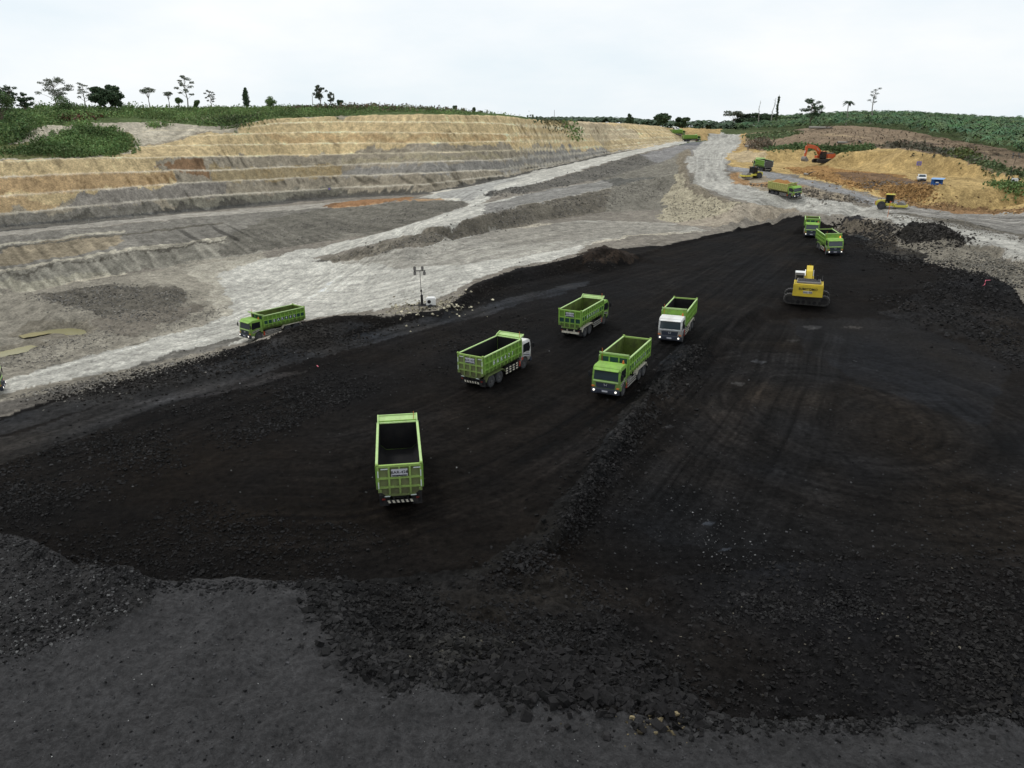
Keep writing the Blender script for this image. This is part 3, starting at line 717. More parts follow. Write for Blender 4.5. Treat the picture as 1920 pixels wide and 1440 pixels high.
# run-off grooves and bucket marks down the wall faces
sw = 0.75 * GX + 0.66 * GY
mw = KIND == KINDS.index('terraced_slope')
grv = fbm(sw[mw] / 1.3, HZ[mw] / 9.0, 3, 61)
CLR[mw] *= (1 + 0.12 * grv)[:, None]
drip = vnoise(sw[mw] / 0.7 + HZ[mw] * 0.25, HZ[mw] / 3.0, 63) * vnoise(sw[mw] / 17.0, HZ[mw] / 2.2, 64)
CLR[mw] *= (1 - 0.55 * np.clip((drip - 0.52) * 6, 0, 1))[:, None]
g2 = fbm(sw[mw] / 0.45 + HZ[mw] * 0.3, HZ[mw] / 4.0, 2, 67)
CLR[mw] *= (1 + 0.15 * g2)[:, None]
REL[mw] += 0.14 * grv + 0.05 * g2
comb = mw & (DD < 150) & (HZ < 2.6)
CLR[comb] *= (1 + 0.75 * (vnoise(sw[comb] / 0.55 + HZ[comb] * 0.5, HZ[comb] / 1.6, 66) - 0.5))[:, None]
REL[comb] += 0.12 * (vnoise(sw[comb] / 0.55 + HZ[comb] * 0.5, HZ[comb] / 1.6, 66) - 0.5)
mc = KIND == KINDS.index('clay_bank')
grv = fbm(GX[mc] / 1.6, HZ[mc] / 6.0, 3, 71)
CLR[mc] *= (1 + 0.22 * grv)[:, None]
REL[mc] += 0.15 * grv
# large tone variation of the ground itself
t1 = fbm(GX / 9.0, GY / 9.0, 4, 81)
t2 = fbm(GX / 1.4, GY / 1.4, 3, 91)
t3 = fbm(GX / 0.35, GY / 0.35, 2, 95)
CLR *= (1 + 0.20 * t1 + 0.24 * t2 + 0.18 * t3).astype(np.float32)[..., None]
coalm = KIND == KINDS.index('coal_floor')
hue = fbm(GX / 7.0, GY / 7.0, 3, 97)[coalm]
CLR[coalm] *= np.clip(1 + 0.55 * fbm(GX / 2.6, GY / 2.6, 5, 131, 0.7)[coalm], 0.45, 1.9)[:, None]
CLR[coalm] *= np.stack([1 + 0.22 * hue, 1 + 0.04 * hue, 1 - 0.2 * hue], 1)
H1 = fbm(GX / 3.2, GY / 3.2, 4, 101)
H2 = fbm(GX / 0.9, GY / 0.9, 3, 111)
rock = np.abs(fbm(GX / 0.75, GY / 0.75, 3, 121))
HF = HZ + REL + AMP * H1 + FINE * (H2 * 1.1 + rock * 0.8)
for k_ in ('pit_floor', 'terraced_slope'):
    CLR[KIND == KINDS.index(k_)] *= np.array((1.5, 1.44, 1.34) if k_ == 'pit_floor' else (1.3, 1.28, 1.22), np.float32)
up_ = wall & (HZ > 2.6) & (CLR[..., 0] < 0.30)
CLR[up_] *= np.array((1.36, 1.3, 1.2), np.float32)
WATER = []
for pud in ([(30, 628), (80, 618), (110, 611), (160, 612), (168, 620), (140, 627), (90, 626), (40, 634)], [(-20, 662), (20, 655), (60, 646), (78, 648), (50, 658), (0, 668)]):
    pm = poly_mask(pud)
    zw = float(np.percentile(HF[pm], 20)) - 0.05
    bm_ = np.clip(blur(pm.astype(np.float32), 6) * 1.6, 0, 1)
    HF = HF * (1 - bm_) + (zw - 0.22 + 0.12 * fbm(GX / 1.5, GY / 1.5, 3, 141)) * bm_
    WATER.append(zw - 0.02)
np.clip(CLR, 0.003, 0.7, out=CLR)
del H1, H2, rock, t1, t2, t3

# ------------------------------------------------------------------ materials
MATS = {}
def new_mat(name):
    m = bpy.data.materials.new(name)
    m.use_nodes = True
    n = m.node_tree.nodes
    return m, n, m.node_tree.links.new, n['Principled BSDF']

def ground_mat(name, s1, s2, bump, dist, lo=0.68, hi=1.3):
    m, n, lk, b = new_mat(name)
    at_ = n.new('ShaderNodeAttribute'); at_.attribute_name = 'Col'
    sh = n.new('ShaderNodeAttribute'); sh.attribute_name = 'Sheen'
    tcn = n.new('ShaderNodeTexCoord')
    n1 = n.new('ShaderNodeTexNoise'); n1.inputs['Scale'].default_value = s1; n1.inputs['Detail'].default_value = 7; n1.inputs['Roughness'].default_value = 0.65
    n2 = n.new('ShaderNodeTexNoise'); n2.inputs['Scale'].default_value = s2; n2.inputs['Detail'].default_value = 5; n2.inputs['Roughness'].default_value = 0.6
    lk(tcn.outputs['Object'], n1.inputs['Vector']); lk(tcn.outputs['Object'], n2.inputs['Vector'])
    r1 = n.new('ShaderNodeMapRange'); r1.inputs[1].default_value = 0.3; r1.inputs[2].default_value = 0.7; r1.inputs[3].default_value = lo; r1.inputs[4].default_value = hi
    lk(n1.outputs['Fac'], r1.inputs[0])
    mul = n.new('ShaderNodeVectorMath'); mul.operation = 'SCALE'
    r2 = n.new('ShaderNodeMapRange'); r2.inputs[1].default_value = 0.32; r2.inputs[2].default_value = 0.68; r2.inputs[3].default_value = 0.74; r2.inputs[4].default_value = 1.28
    n2.inputs['Roughness'].default_value = 0.75; lk(n2.outputs['Fac'], r2.inputs[0])
    pr = n.new('ShaderNodeMath'); pr.operation = 'MULTIPLY'; lk(r1.outputs[0], pr.inputs[0]); lk(r2.outputs[0], pr.inputs[1])
    lk(at_.outputs['Color'], mul.inputs[0]); lk(pr.outputs[0], mul.inputs['Scale'])
    lk(mul.outputs[0], b.inputs['Base Color'])
    ad = n.new('ShaderNodeMath'); ad.operation = 'ADD'
    lk(n1.outputs['Fac'], ad.inputs[0]); lk(n2.outputs['Fac'], ad.inputs[1])
    bp = n.new('ShaderNodeBump'); bp.inputs['Strength'].default_value = bump; bp.inputs['Distance'].default_value = dist
    lk(ad.outputs[0], bp.inputs['Height']); lk(bp.outputs['Normal'], b.inputs['Normal'])
    lk(sh.outputs['Fac'], b.inputs['Specular IOR Level'])
    b.inputs['Roughness'].default_value = 0.8 if 'coal' in name else 0.95
    return m

def flat_mat(name, col, rough=0.6, spec=0.3, var=0.0, scale=3.0, dirt=None, metallic=0.0, dirt_amt=0.5, mud=0.0):
    if name in MATS:
        return MATS[name]
    m, n, lk, b = new_mat(name)
    b.inputs['Roughness'].default_value = rough
    b.inputs['Specular IOR Level'].default_value = spec
    b.inputs['Metallic'].default_value = metallic
    if var or dirt:
        tcn = n.new('ShaderNodeTexCoord')
        nn = n.new('ShaderNodeTexNoise'); nn.inputs['Scale'].default_value = scale; nn.inputs['Detail'].default_value = 6
        nn.inputs['Roughness'].default_value = 0.7
        lk(tcn.outputs['Object'], nn.inputs['Vector'])
        mxn = n.new('ShaderNodeMix'); mxn.data_type = 'RGBA'
        mxn.inputs[6].default_value = (*col, 1)
        d = dirt or tuple(c * (1 - var) for c in col)
        mxn.inputs[7].default_value = (*d, 1)
        mr = n.new('ShaderNodeMapRange'); mr.inputs[1].default_value = 0.42; mr.inputs[2].default_value = 0.75; mr.inputs[3].default_value = 0; mr.inputs[4].default_value = dirt_amt
        lk(nn.outputs['Fac'], mr.inputs[0]); lk(mr.outputs[0], mxn.inputs[0])
        last = mxn.outputs[2]
        if mud:                                   # splashed mud on the lower body, in patches
            sx = n.new('ShaderNodeSeparateXYZ'); lk(tcn.outputs['Object'], sx.inputs[0])
            n3 = n.new('ShaderNodeTexNoise'); n3.inputs['Scale'].default_value = 2.2; n3.inputs['Detail'].default_value = 8; n3.inputs['Roughness'].default_value = 0.75
            lk(tcn.outputs['Object'], n3.inputs['Vector'])
            m1 = n.new('ShaderNodeMath'); m1.operation = 'MULTIPLY_ADD'; m1.inputs[1].default_value = 2.6; lk(n3.outputs['Fac'], m1.inputs[0]); m1.inputs[2].default_value = 0.72
            m2_ = n.new('ShaderNodeMath'); m2_.operation = 'SUBTRACT'; lk(m1.outputs[0], m2_.inputs[0]); lk(sx.outputs['Z'], m2_.inputs[1])
            m3 = n.new('ShaderNodeMapRange'); m3.inputs[1].default_value = 0.0; m3.inputs[2].default_value = 0.9; m3.inputs[4].default_value = mud; lk(m2_.outputs[0], m3.inputs[0])
            mm = n.new('ShaderNodeMix'); mm.data_type = 'RGBA'; lk(m3.outputs[0], mm.inputs[0]); lk(last, mm.inputs[6]); mm.inputs[7].default_value = (0.075, 0.065, 0.045, 1)
            last = mm.outputs[2]
        lk(last, b.inputs['Base Color'])
        rr = n.new('ShaderNodeMapRange'); rr.inputs[3].default_value = rough; rr.inputs[4].default_value = min(1, rough + 0.35)
        lk(nn.outputs['Fac'], rr.inputs[0]); lk(rr.outputs[0], b.inputs['Roughness'])
    else:
        b.inputs['Base Color'].default_value = (*col, 1)
    MATS[name] = m
    return m

def glow_mat(name, col, strength):
    m, n, lk, b = new_mat(name)
    b.inputs['Base Color'].default_value = (*col, 1)
    b.inputs['Emission Color'].default_value = (*col, 1)
    b.inputs['Emission Strength'].default_value = strength
    return m

def leaf_mat(name):
    m, n, lk, b = new_mat(name)
    at_ = n.new('ShaderNodeAttribute'); at_.attribute_name = 'Col'
    lk(at_.outputs['Color'], b.inputs['Base Color'])
    b.inputs['Roughness'].default_value = 0.65
    b.inputs['Specular IOR Level'].default_value = 0.15
    return m

M_EARTH = ground_mat('earth', 0.8, 3.2, 0.9, 0.30)
M_COAL = ground_mat('coal_earth', 2.6, 11.0, 0.9, 0.10, 0.4, 1.75)
M_LEDGE = ground_mat('coal_ledge_earth', 5.0, 18.0, 1.0, 0.07, 0.6, 1.45)
M_LEAF = leaf_mat('leaves')
M_ROCK = ground_mat('rock_lumps', 3.0, 14.0, 0.5, 0.03)
M_BARK = flat_mat('bark', (0.16, 0.13, 0.10), 0.9, 0.1, 0.5, 4.0)
M_BARK2 = flat_mat('pale_bark', (0.30, 0.28, 0.25), 0.9, 0.1, 0.4, 4.0)

# ------------------------------------------------------------------ object helpers
def tag(o, label=None, cat=None, group=None, kind=None):
    if label: o['label'] = label
    if cat: o['category'] = cat
    if group: o['group'] = group
    if kind: o['kind'] = kind
    return o

def np_mesh(name, V, faces, col=None, sheen=None, smooth=False):
    """faces: (n, k) index array, all of the same corner count"""
    me = bpy.data.meshes.new(name)
    n, k = faces.shape
    me.vertices.add(len(V))
    me.vertices.foreach_set('co', np.ascontiguousarray(V, np.float32).ravel())
    me.loops.add(n * k)
    me.loops.foreach_set('vertex_index', np.ascontiguousarray(faces, np.int32).ravel())
    me.polygons.add(n)
    me.polygons.foreach_set('loop_start', np.arange(0, n * k, k, dtype=np.int32))
    me.polygons.foreach_set('loop_total', np.full(n, k, np.int32))
    me.polygons.foreach_set('use_smooth', np.full(n, smooth, bool))
    me.update(calc_edges=True)
    if col is not None:
        a = me.attributes.new('Col', 'FLOAT_COLOR', 'POINT')
        c4 = np.ones((len(V), 4), np.float32); c4[:, :3] = col
        a.data.foreach_set('color', c4.ravel())
    if sheen is not None:
        a = me.attributes.new('Sheen', 'FLOAT', 'POINT')
        a.data.foreach_set('value', np.ascontiguousarray(sheen, np.float32))
    return me

def link(name, me, mat=None, parent=None):
    o = bpy.data.objects.new(name, me)
    COL.objects.link(o)
    if mat is not None:
        me.materials.append(mat)
    if parent is not None:
        o.parent = parent
    return o

# ------------------------------------------------------------------ terrain meshes (one sheet, cut where the ground changes)
NA = NC + len(oth)
def wrap(a):
    e0, e1 = a[-1:], a[:1]
    t = np.linspace(0, 1, len(oth))[:, None]
    if a.ndim == 3:
        t = t[..., None]
    return np.concatenate([a, e0 * (1 - t) + e1 * t], 0)
tha = np.concatenate([fan, oth])
HA = wrap(HF)
VX = np.sin(tha)[:, None] * ds[None, :]
VY = np.cos(tha)[:, None] * ds[None, :]
V = np.stack([VX, VY, HA], -1).reshape(-1, 3)
CA = wrap(CLR)
CA[NC:] = blur(CA[NC:], 12, (1,))
CA = CA.reshape(-1, 3)
SA = wrap(SHEEN).reshape(-1)
KA = np.concatenate([KIND, np.repeat(KIND[-1:], len(oth) // 2, 0), np.repeat(KIND[:1], len(oth) - len(oth) // 2, 0)], 0)
ii = np.arange(NA)
jj = np.arange(NR - 1)
I, J = np.meshgrid(ii, jj, indexing='ij')
I2 = (I + 1) % NA
Q = np.stack([I * NR + J, I * NR + J + 1, I2 * NR + J + 1, I2 * NR + J], -1).reshape(-1, 4)
FK = KA[I, J].reshape(-1)
for k, nm in enumerate(KINDS):
    q = Q[FK == k]
    if len(q) == 0:
        continue
    idx, inv = np.unique(q.ravel(), return_inverse=True)
    me = np_mesh(nm, V[idx], inv.reshape(-1, 4), CA[idx], SA[idx], smooth=True)
    o = link(nm, me, M_LEDGE if nm == 'coal_ledge' else M_COAL if 'coal' in nm else M_EARTH)
    tag(o, kind='structure')
del V, VX, VY, Q, I, J, I2, CA, SA, KA, FK, HA

def gz(x, y):
    return ground(x, y, HF)

# puddles
def puddle(pix, col, dz):
    z = WATER[len([1 for o in bpy.data.objects if o.name.startswith('puddle')])]
    c = np.mean(pix, 0)
    pl = resample(pix + [pix[0]], 8)[:-1]
    w_ = hit([p[0] for p in pl], [p[1] for p in pl])
    w_ = w_.mean(0) + (w_ - w_.mean(0)) * 0.95
    me = bpy.data.meshes.new('puddle')
    me.from_pydata([(a, b, z) for a, b in w_], [], [list(range(len(w_)))])
    o = link('puddle', me, flat_mat('muddy_water', col, 0.12, 0.5))
    return tag(o, kind='structure')
puddle([(30, 628), (80, 618), (110, 611), (160, 612), (168, 620), (140, 627), (90, 626), (40, 634)], (0.25, 0.23, 0.12), 0.30)
puddle([(-20, 662), (20, 655), (60, 646), (78, 648), (50, 658), (0, 668)], (0.25, 0.235, 0.155), 0.30)

# ------------------------------------------------------------------ loose rock (nobody could count it)
BLK = np.array([(x, y, z) for x in (-1, 1) for y in (-1, 1) for z in (-1, 1)], float) * 0.8
BLKF = np.array([(0, 1, 3), (0, 3, 2), (4, 6, 7), (4, 7, 5), (0, 4, 5), (0, 5, 1), (2, 3, 7), (2, 7, 6), (0, 2, 6), (0, 6, 4), (1, 5, 7), (1, 7, 3)])

def rand_rot(n):
    q = RNG.normal(size=(n, 4)); q /= np.linalg.norm(q, axis=1)[:, None]
    a, b, c, d = q.T
    return np.stack([np.stack([1 - 2 * (c * c + d * d), 2 * (b * c - a * d), 2 * (b * d + a * c)], -1),
                     np.stack([2 * (b * c + a * d), 1 - 2 * (b * b + d * d), 2 * (c * d - a * b)], -1),
                     np.stack([2 * (b * d - a * c), 2 * (c * d + a * b), 1 - 2 * (b * b + c * c)], -1)], -2)

def in_poly(x, y, poly):
    ins = np.zeros(len(x), bool)
    n = len(poly)
    for k in range(n):
        x1, y1 = poly[k][:2]; x2, y2 = poly[(k + 1) % n][:2]
        if y1 == y2: continue
        ins ^= ((y1 > y) != (y2 > y)) & (x < (x2 - x1) * (y - y1) / (y2 - y1) + x1)
    return ins

def sample_poly(poly, n):
    p = np.array([q[:2] for q in poly], float)
    xs_, ys_ = [], []
    tot = 0
    while tot < n:
        x = RNG.uniform(p[:, 0].min(), p[:, 0].max(), n * 2); y = RNG.uniform(p[:, 1].min(), p[:, 1].max(), n * 2)
        m = in_poly(x, y, poly)
        xs_.append(x[m]); ys_.append(y[m]); tot += m.sum()
    return np.concatenate(xs_)[:n], np.concatenate(ys_)[:n]

def rocks(name, specs, label, cat, sc=1.0, jit=1.0, patch=0.72):
    VV, FF, CC, off = [], [], [], 0
    for poly, n, smin, smax, pw, col, cv in specs:
        n = int(n * (1.6 if sc < 1 else 1))
        px, py = sample_poly(poly, int(n * 2.2))
        P2 = hit(px, py)
        keep = vnoise(P2[:, 0] / 2.2, P2[:, 1] / 2.2, 55) * 0.6 + vnoise(P2[:, 0] / 7, P2[:, 1] / 7, 56) * 0.6 + 0.35 * RNG.random(len(P2)) > patch
        P2 = P2[keep][:n]; n = len(P2)
        P2 = P2 + jit * RNG.normal(size=P2.shape) * np.where(RNG.random(n) < 0.25, 1.8, 0.5)[:, None] * np.clip(np.hypot(P2[:, 0], P2[:, 1]) / 60, 0.4, 1.8)[:, None]
        s = (smin + (smax - smin) * RNG.random(n) ** pw) * sc
        z = gz(P2[:, 0], P2[:, 1]) + s * 0.12
        shape = BLK[None] * (1 + 0.38 * RNG.uniform(-1, 1, (n, 8, 3)))
        shape = shape * (s[:, None, None] * 0.5 * RNG.uniform(0.35, 1.2, (n, 1, 3)))
        R = rand_rot(n)
        v = np.einsum('nij,nkj->nki', R, shape)
        v[:, :, 2] *= 0.8
        v += np.stack([P2[:, 0], P2[:, 1], z], 1)[:, None, :]
        c = np.array(col) * (1 + cv * RNG.normal(size=(n, 1)))
        VV.append(v.reshape(-1, 3)); CC.append(np.repeat(np.clip(c, 0.004, 0.8), 8, 0))
        FF.append((BLKF[None] + (np.arange(n) * 8 + off)[:, None, None]).reshape(-1, 3))
        off += n * 8
    V_ = np.concatenate(VV)
    me = np_mesh(name, V_, np.concatenate(FF), np.concatenate(CC), np.full(len(V_), 0.18, np.float32))
    o = link(name, me, M_ROCK)
    return tag(o, label, cat, kind='stuff')

CK = (0.013, 0.0125, 0.0125)
rocks('coal_rubble', [
    ([(600, 1098), (700, 1240), (900, 1275), (1300, 1352), (1330, 1330), (1200, 1215), (1060, 1060), (900, 1078), (700, 1094)], 6500, 0.05, 0.30, 3.0, CK, 0.35),
    ([(1000, 1230), (1120, 1225), (1230, 1270), (1320, 1340), (1290, 1352), (1100, 1318), (960, 1285), (880, 1265)], 2200, 0.16, 0.62, 2.2, (0.0125, 0.0118, 0.012), 0.3),
    ([(720, 1225), (860, 1190), (1000, 1220), (950, 1280), (760, 1255)], 420, 0.12, 0.45, 2.5, (0.02, 0.019, 0.0175), 0.4),
    ([(930, 1060), (1040, 1000), (1100, 900), (1150, 820), (1210, 745), (1260, 690), (1300, 645), (1330, 650), (1290, 690), (1240, 750), (1180, 840), (1110, 950), (1060, 1050), (1000, 1080)], 2500, 0.06, 0.38, 3.2, CK, 0.4),
    ([(1150, 830), (1210, 745), (1300, 650), (1320, 655), (1230, 760), (1170, 840)], 420, 0.12, 0.5, 2.5, (0.02, 0.019, 0.0185), 0.4),
    ([(0, 940), (300, 930), (700, 1000), (900, 1060), (700, 1092), (330, 1092), (150, 1060), (0, 1000)], 3500, 0.05, 0.28, 3.5, (0.011, 0.0105, 0.0105), 0.35),
    ([(0, 880), (300, 770), (640, 680), (800, 640), (1000, 590), (1020, 610), (860, 690), (640, 760), (300, 900), (0, 960)], 5500, 0.08, 0.34, 3.2, (0.0145, 0.014, 0.014), 0.4),
    ([(1060, 1090), (1500, 1050), (1920, 1030), (1920, 1335), (1600, 1350), (1320, 1350)], 4200, 0.05, 0.32, 3.6, (0.013, 0.0122, 0.012), 0.35),
    ([(1700, 1120), (1920, 1080), (1920, 1335), (1750, 1340)], 1500, 0.08, 0.42, 3.0, (0.0145, 0.0135, 0.013), 0.4),
    ([(1300, 1120), (1700, 1100), (1650, 1160), (1300, 1170)], 900, 0.06, 0.3, 3.0, (0.017, 0.0165, 0.0165), 0.4),
    ([(1640, 560), (1740, 535), (1840, 515), (1900, 535), (1920, 640), (1920, 700), (1800, 620)], 3000, 0.10, 0.5, 2.8, (0.017, 0.0163, 0.0165), 0.6),
    ([(1600, 440), (1690, 460), (1760, 490), (1850, 515), (1760, 530), (1640, 490)], 1500, 0.12, 0.55, 2.8, (0.02, 0.019, 0.0185), 0.6),
    ([(1560, 425), (1600, 404), (1660, 425), (1760, 418), (1812, 456), (1700, 456), (1600, 440)], 2000, 0.15, 0.7, 2.6, (0.036, 0.033, 0.03), 0.5),
    ([(480, 645), (600, 600), (780, 595), (900, 535), (1120, 470), (1180, 485), (1000, 530), (800, 610), (560, 670), (100, 770), (0, 790), (0, 770)], 3200, 0.1, 0.4, 3.0, (0.02, 0.018, 0.0165), 0.4),
    ([(1180, 770), (1440, 600), (1920, 650), (1920, 1050), (1100, 1080)], 1600, 0.05, 0.2, 3.5, (0.03, 0.03, 0.031), 0.6),
], 'black coal lumps and rubble scattered over the coal floor and ledge slope', 'rubble', 0.72)
rocks('ledge_rubble', [
    ([(588, 1088), (680, 1092), (800, 1098), (860, 1190), (760, 1240), (690, 1235), (620, 1150)], 2600, 0.04, 0.30, 3.0, (0.0125, 0.012, 0.0118), 0.4),
    ([(585, 1092), (605, 1092), (660, 1190), (720, 1240), (700, 1256), (640, 1205), (600, 1140)], 900, 0.06, 0.42, 2.4, (0.017, 0.0165, 0.0165), 0.4),
    ([(575, 1090), (640, 1090), (720, 1225), (820, 1255), (1000, 1290), (1000, 1310), (820, 1280), (690, 1258), (620, 1180)], 2200, 0.05, 0.34, 2.6, (0.0165, 0.016, 0.016), 0.4),
    ([(0, 1000), (110, 1045), (205, 1060), (290, 1092), (590, 1095), (590, 1106), (300, 1106), (200, 1085), (100, 1066), (0, 1022)], 1100, 0.04, 0.2, 3.0, (0.022, 0.0215, 0.022), 0.5),
    ([(1280, 1350), (1600, 1355), (1920, 1338), (1920, 1352), (1600, 1368), (1280, 1372)], 1400, 0.04, 0.26, 3.0, (0.02, 0.0195, 0.0195), 0.5),
    ([(0, 1010), (280, 1080), (590, 1110), (900, 1290), (1300, 1370), (1920, 1360), (1920, 1440), (0, 1440)], 2200, 0.02, 0.12, 4.0, (0.036, 0.0355, 0.037), 0.5),
    ([(0, 1010), (205, 1062), (290, 1092), (250, 1150), (0, 1250)], 1500, 0.03, 0.2, 3.0, (0.026, 0.0255, 0.0255), 0.6),
], 'broken lumps along the rough dark ledge in the foreground', 'rubble', 0.9, 0.7, 0.42)
rocks('pale_chips', [
    ([(0, 1010), (280, 1080), (590, 1110), (900, 1290), (1300, 1370), (1300, 1440), (0, 1440)], 150, 0.015, 0.045, 3.0, (0.32, 0.32, 0.31), 0.5),
    ([(0, 1010), (205, 1062), (290, 1092), (250, 1150), (0, 1250)], 900, 0.03, 0.13, 3.0, (0.075, 0.074, 0.073), 0.7),
    ([(600, 1110), (900, 1180), (1290, 1340), (1000, 1290), (700, 1230)], 140, 0.05, 0.22, 3.0, (0.085, 0.078, 0.062), 0.7),
    ([(1060, 1090), (1920, 1040), (1920, 1330), (1320, 1340)], 120, 0.03, 0.14, 3.0, (0.10, 0.09, 0.07), 0.8),
    ([(1290, 960), (1400, 960), (1420, 1060), (1310, 1050)], 120, 0.03, 0.12, 2.5, (0.10, 0.10, 0.10), 0.7),
    ([(150, 700), (900, 580), (1100, 620), (900, 900), (200, 950)], 110, 0.05, 0.14, 3.0, (0.13, 0.13, 0.13), 0.6),
    ([(1180, 1345), (1320, 1362), (1300, 1375), (1180, 1365)], 60, 0.04, 0.2, 2.5, (0.13, 0.105, 0.06), 0.6),
    ([(745, 570), (850, 565), (860, 590), (740, 595)], 420, 0.12, 0.42, 2.0, (0.33, 0.30, 0.22), 0.5),
], 'pale stone chips lying on the black coal and the ledge', 'stones')
GR = (0.15, 0.14, 0.125)
rocks('shale_clods', [
    ([(50, 560), (200, 535), (330, 540), (365, 562), (250, 612), (150, 585)], 1500, 0.15, 0.7, 2.5, (0.165, 0.155, 0.138), 0.3),
    ([(180, 620), (400, 575), (420, 590), (250, 640), (100, 680), (0, 700), (0, 670)], 1500, 0.1, 0.5, 3.0, (0.18, 0.168, 0.148), 0.3),
    ([(640, 447), (800, 410), (880, 386), (860, 378), (700, 395), (500, 430), (420, 470)], 1500, 0.15, 0.6, 3.0, (0.17, 0.158, 0.14), 0.3),
    ([(600, 490), (760, 450), (960, 395), (1150, 355), (1240, 335), (1240, 372), (1060, 405), (950, 428), (750, 465)], 2200, 0.2, 0.8, 3.0, (0.165, 0.153, 0.134), 0.3),
    ([(905, 367), (930, 357), (1000, 346), (1110, 316), (1200, 292), (1230, 305), (1080, 345), (990, 362)], 1200, 0.2, 1.0, 2.6, (0.15, 0.142, 0.13), 0.3),
    ([(1262, 345), (1275, 325), (1335, 366), (1400, 388), (1330, 418), (1240, 412)], 900, 0.2, 0.8, 3.0, (0.25, 0.23, 0.18), 0.3),
    ([(1700, 458), (1812, 462), (1920, 502), (1920, 550), (1850, 512), (1740, 484)], 2600, 0.12, 0.55, 2.6, (0.15, 0.14, 0.12), 0.4),
    ([(1400, 345), (1520, 352), (1640, 382), (1560, 378), (1500, 362)], 700, 0.2, 1.1, 2.2, (0.16, 0.14, 0.115), 0.4),
    ([(1640, 402), (1780, 415), (1920, 448), (1920, 455), (1780, 425)], 600, 0.15, 0.6, 2.5, (0.16, 0.145, 0.12), 0.3),
    ([(0, 750), (250, 695), (420, 655), (430, 665), (250, 712), (0, 785)], 1300, 0.1, 0.4, 2.5, (0.14, 0.13, 0.115), 0.5),
], 'grey shale clods along the pit banks and road edges', 'rubble', 0.5, 0.6)
rocks('clay_clods', [
    ([(1470, 316), (1620, 322), (1700, 345), (1740, 352), (1760, 370), (1700, 378), (1600, 352), (1500, 328)], 1600, 0.2, 0.9, 2.6, (0.30, 0.18, 0.075), 0.35),
    ([(1690, 376), (1850, 394), (1920, 394), (1920, 400), (1720, 390)], 600, 0.2, 0.8, 2.6, (0.26, 0.17, 0.085), 0.35),
], 'orange clay clods dug up below the yellow bank', 'rubble', 0.6, 0.7)

# ------------------------------------------------------------------ vegetation
def leaf_mesh(name, centers, sizes, col, var=0.3, aspect=0.6, flat=0.0, light=None):
    """many leaf-sized quads; flat > 0 turns them towards the horizontal"""
    n = len(centers)
    a = RNG.normal(size=(n, 3)); a /= np.linalg.norm(a, axis=1)[:, None]
    a[:, 2] *= (1 - flat)
    b = RNG.normal(size=(n, 3)); b[:, 2] *= (1 - flat)
    a /= np.linalg.norm(a, axis=1)[:, None]
    b -= (a * b).sum(1)[:, None] * a
    b /= np.linalg.norm(b, axis=1)[:, None]
    s = np.asarray(sizes).reshape(-1, 1) * 0.5
    c = np.asarray(centers)
    q = np.stack([c - a * s, c + b * s * aspect, c + a * s, c - b * s * aspect], 1).reshape(-1, 3)
    k = np.clip(1 + var * RNG.normal(size=(n, 1)), 0.35, 2.0)
    cc = np.array(col) * k
    cc[:, 0] *= 1 + 0.35 * (RNG.random(n) - 0.5)
    return np_mesh(name, q, np.arange(4 * n).reshape(-1, 4), np.repeat(np.clip(cc, 0.005, 0.6), 4, 0))

def tube(V, Fc, pts, radii, seg=6):
    pts = [Vector(p) for p in pts]
    base = len(V)
    for k, p in enumerate(pts):
        t = (pts[min(k + 1, len(pts) - 1)] - pts[max(k - 1, 0)]).normalized()
        u = t.orthogonal().normalized(); v = t.cross(u)
        for s in range(seg):
            an = 2 * math.pi * s / seg
            V.append(tuple(p + (u * math.cos(an) + v * math.sin(an)) * radii[k]))
    for k in range(len(pts) - 1):
        for s in range(seg):
            a = base + k * seg + s; b = base + k * seg + (s + 1) % seg
            Fc.append((a, b, b + seg, a + seg))
    Fc.append(tuple(base + (len(pts) - 1) * seg + s for s in range(seg)))

def py_mesh(name, V, Fc, mat, parent=None, smooth=False):
    me = bpy.data.meshes.new(name)
    me.from_pydata(V, [], Fc)
    if smooth:
        me.polygons.foreach_set('use_smooth', [True] * len(me.polygons))
    me.update()
    return link(name, me, mat, parent)

def far_point(px, d):
    a = azi(px)
    return math.sin(a) * d, math.cos(a) * d

def px_top(py, d):
    """height that shows at photo row py at horizontal distance d"""
    dx, dy, dz = pdir(960, py)
    return CAMZ + d * float(dz / math.hypot(dx, dy))

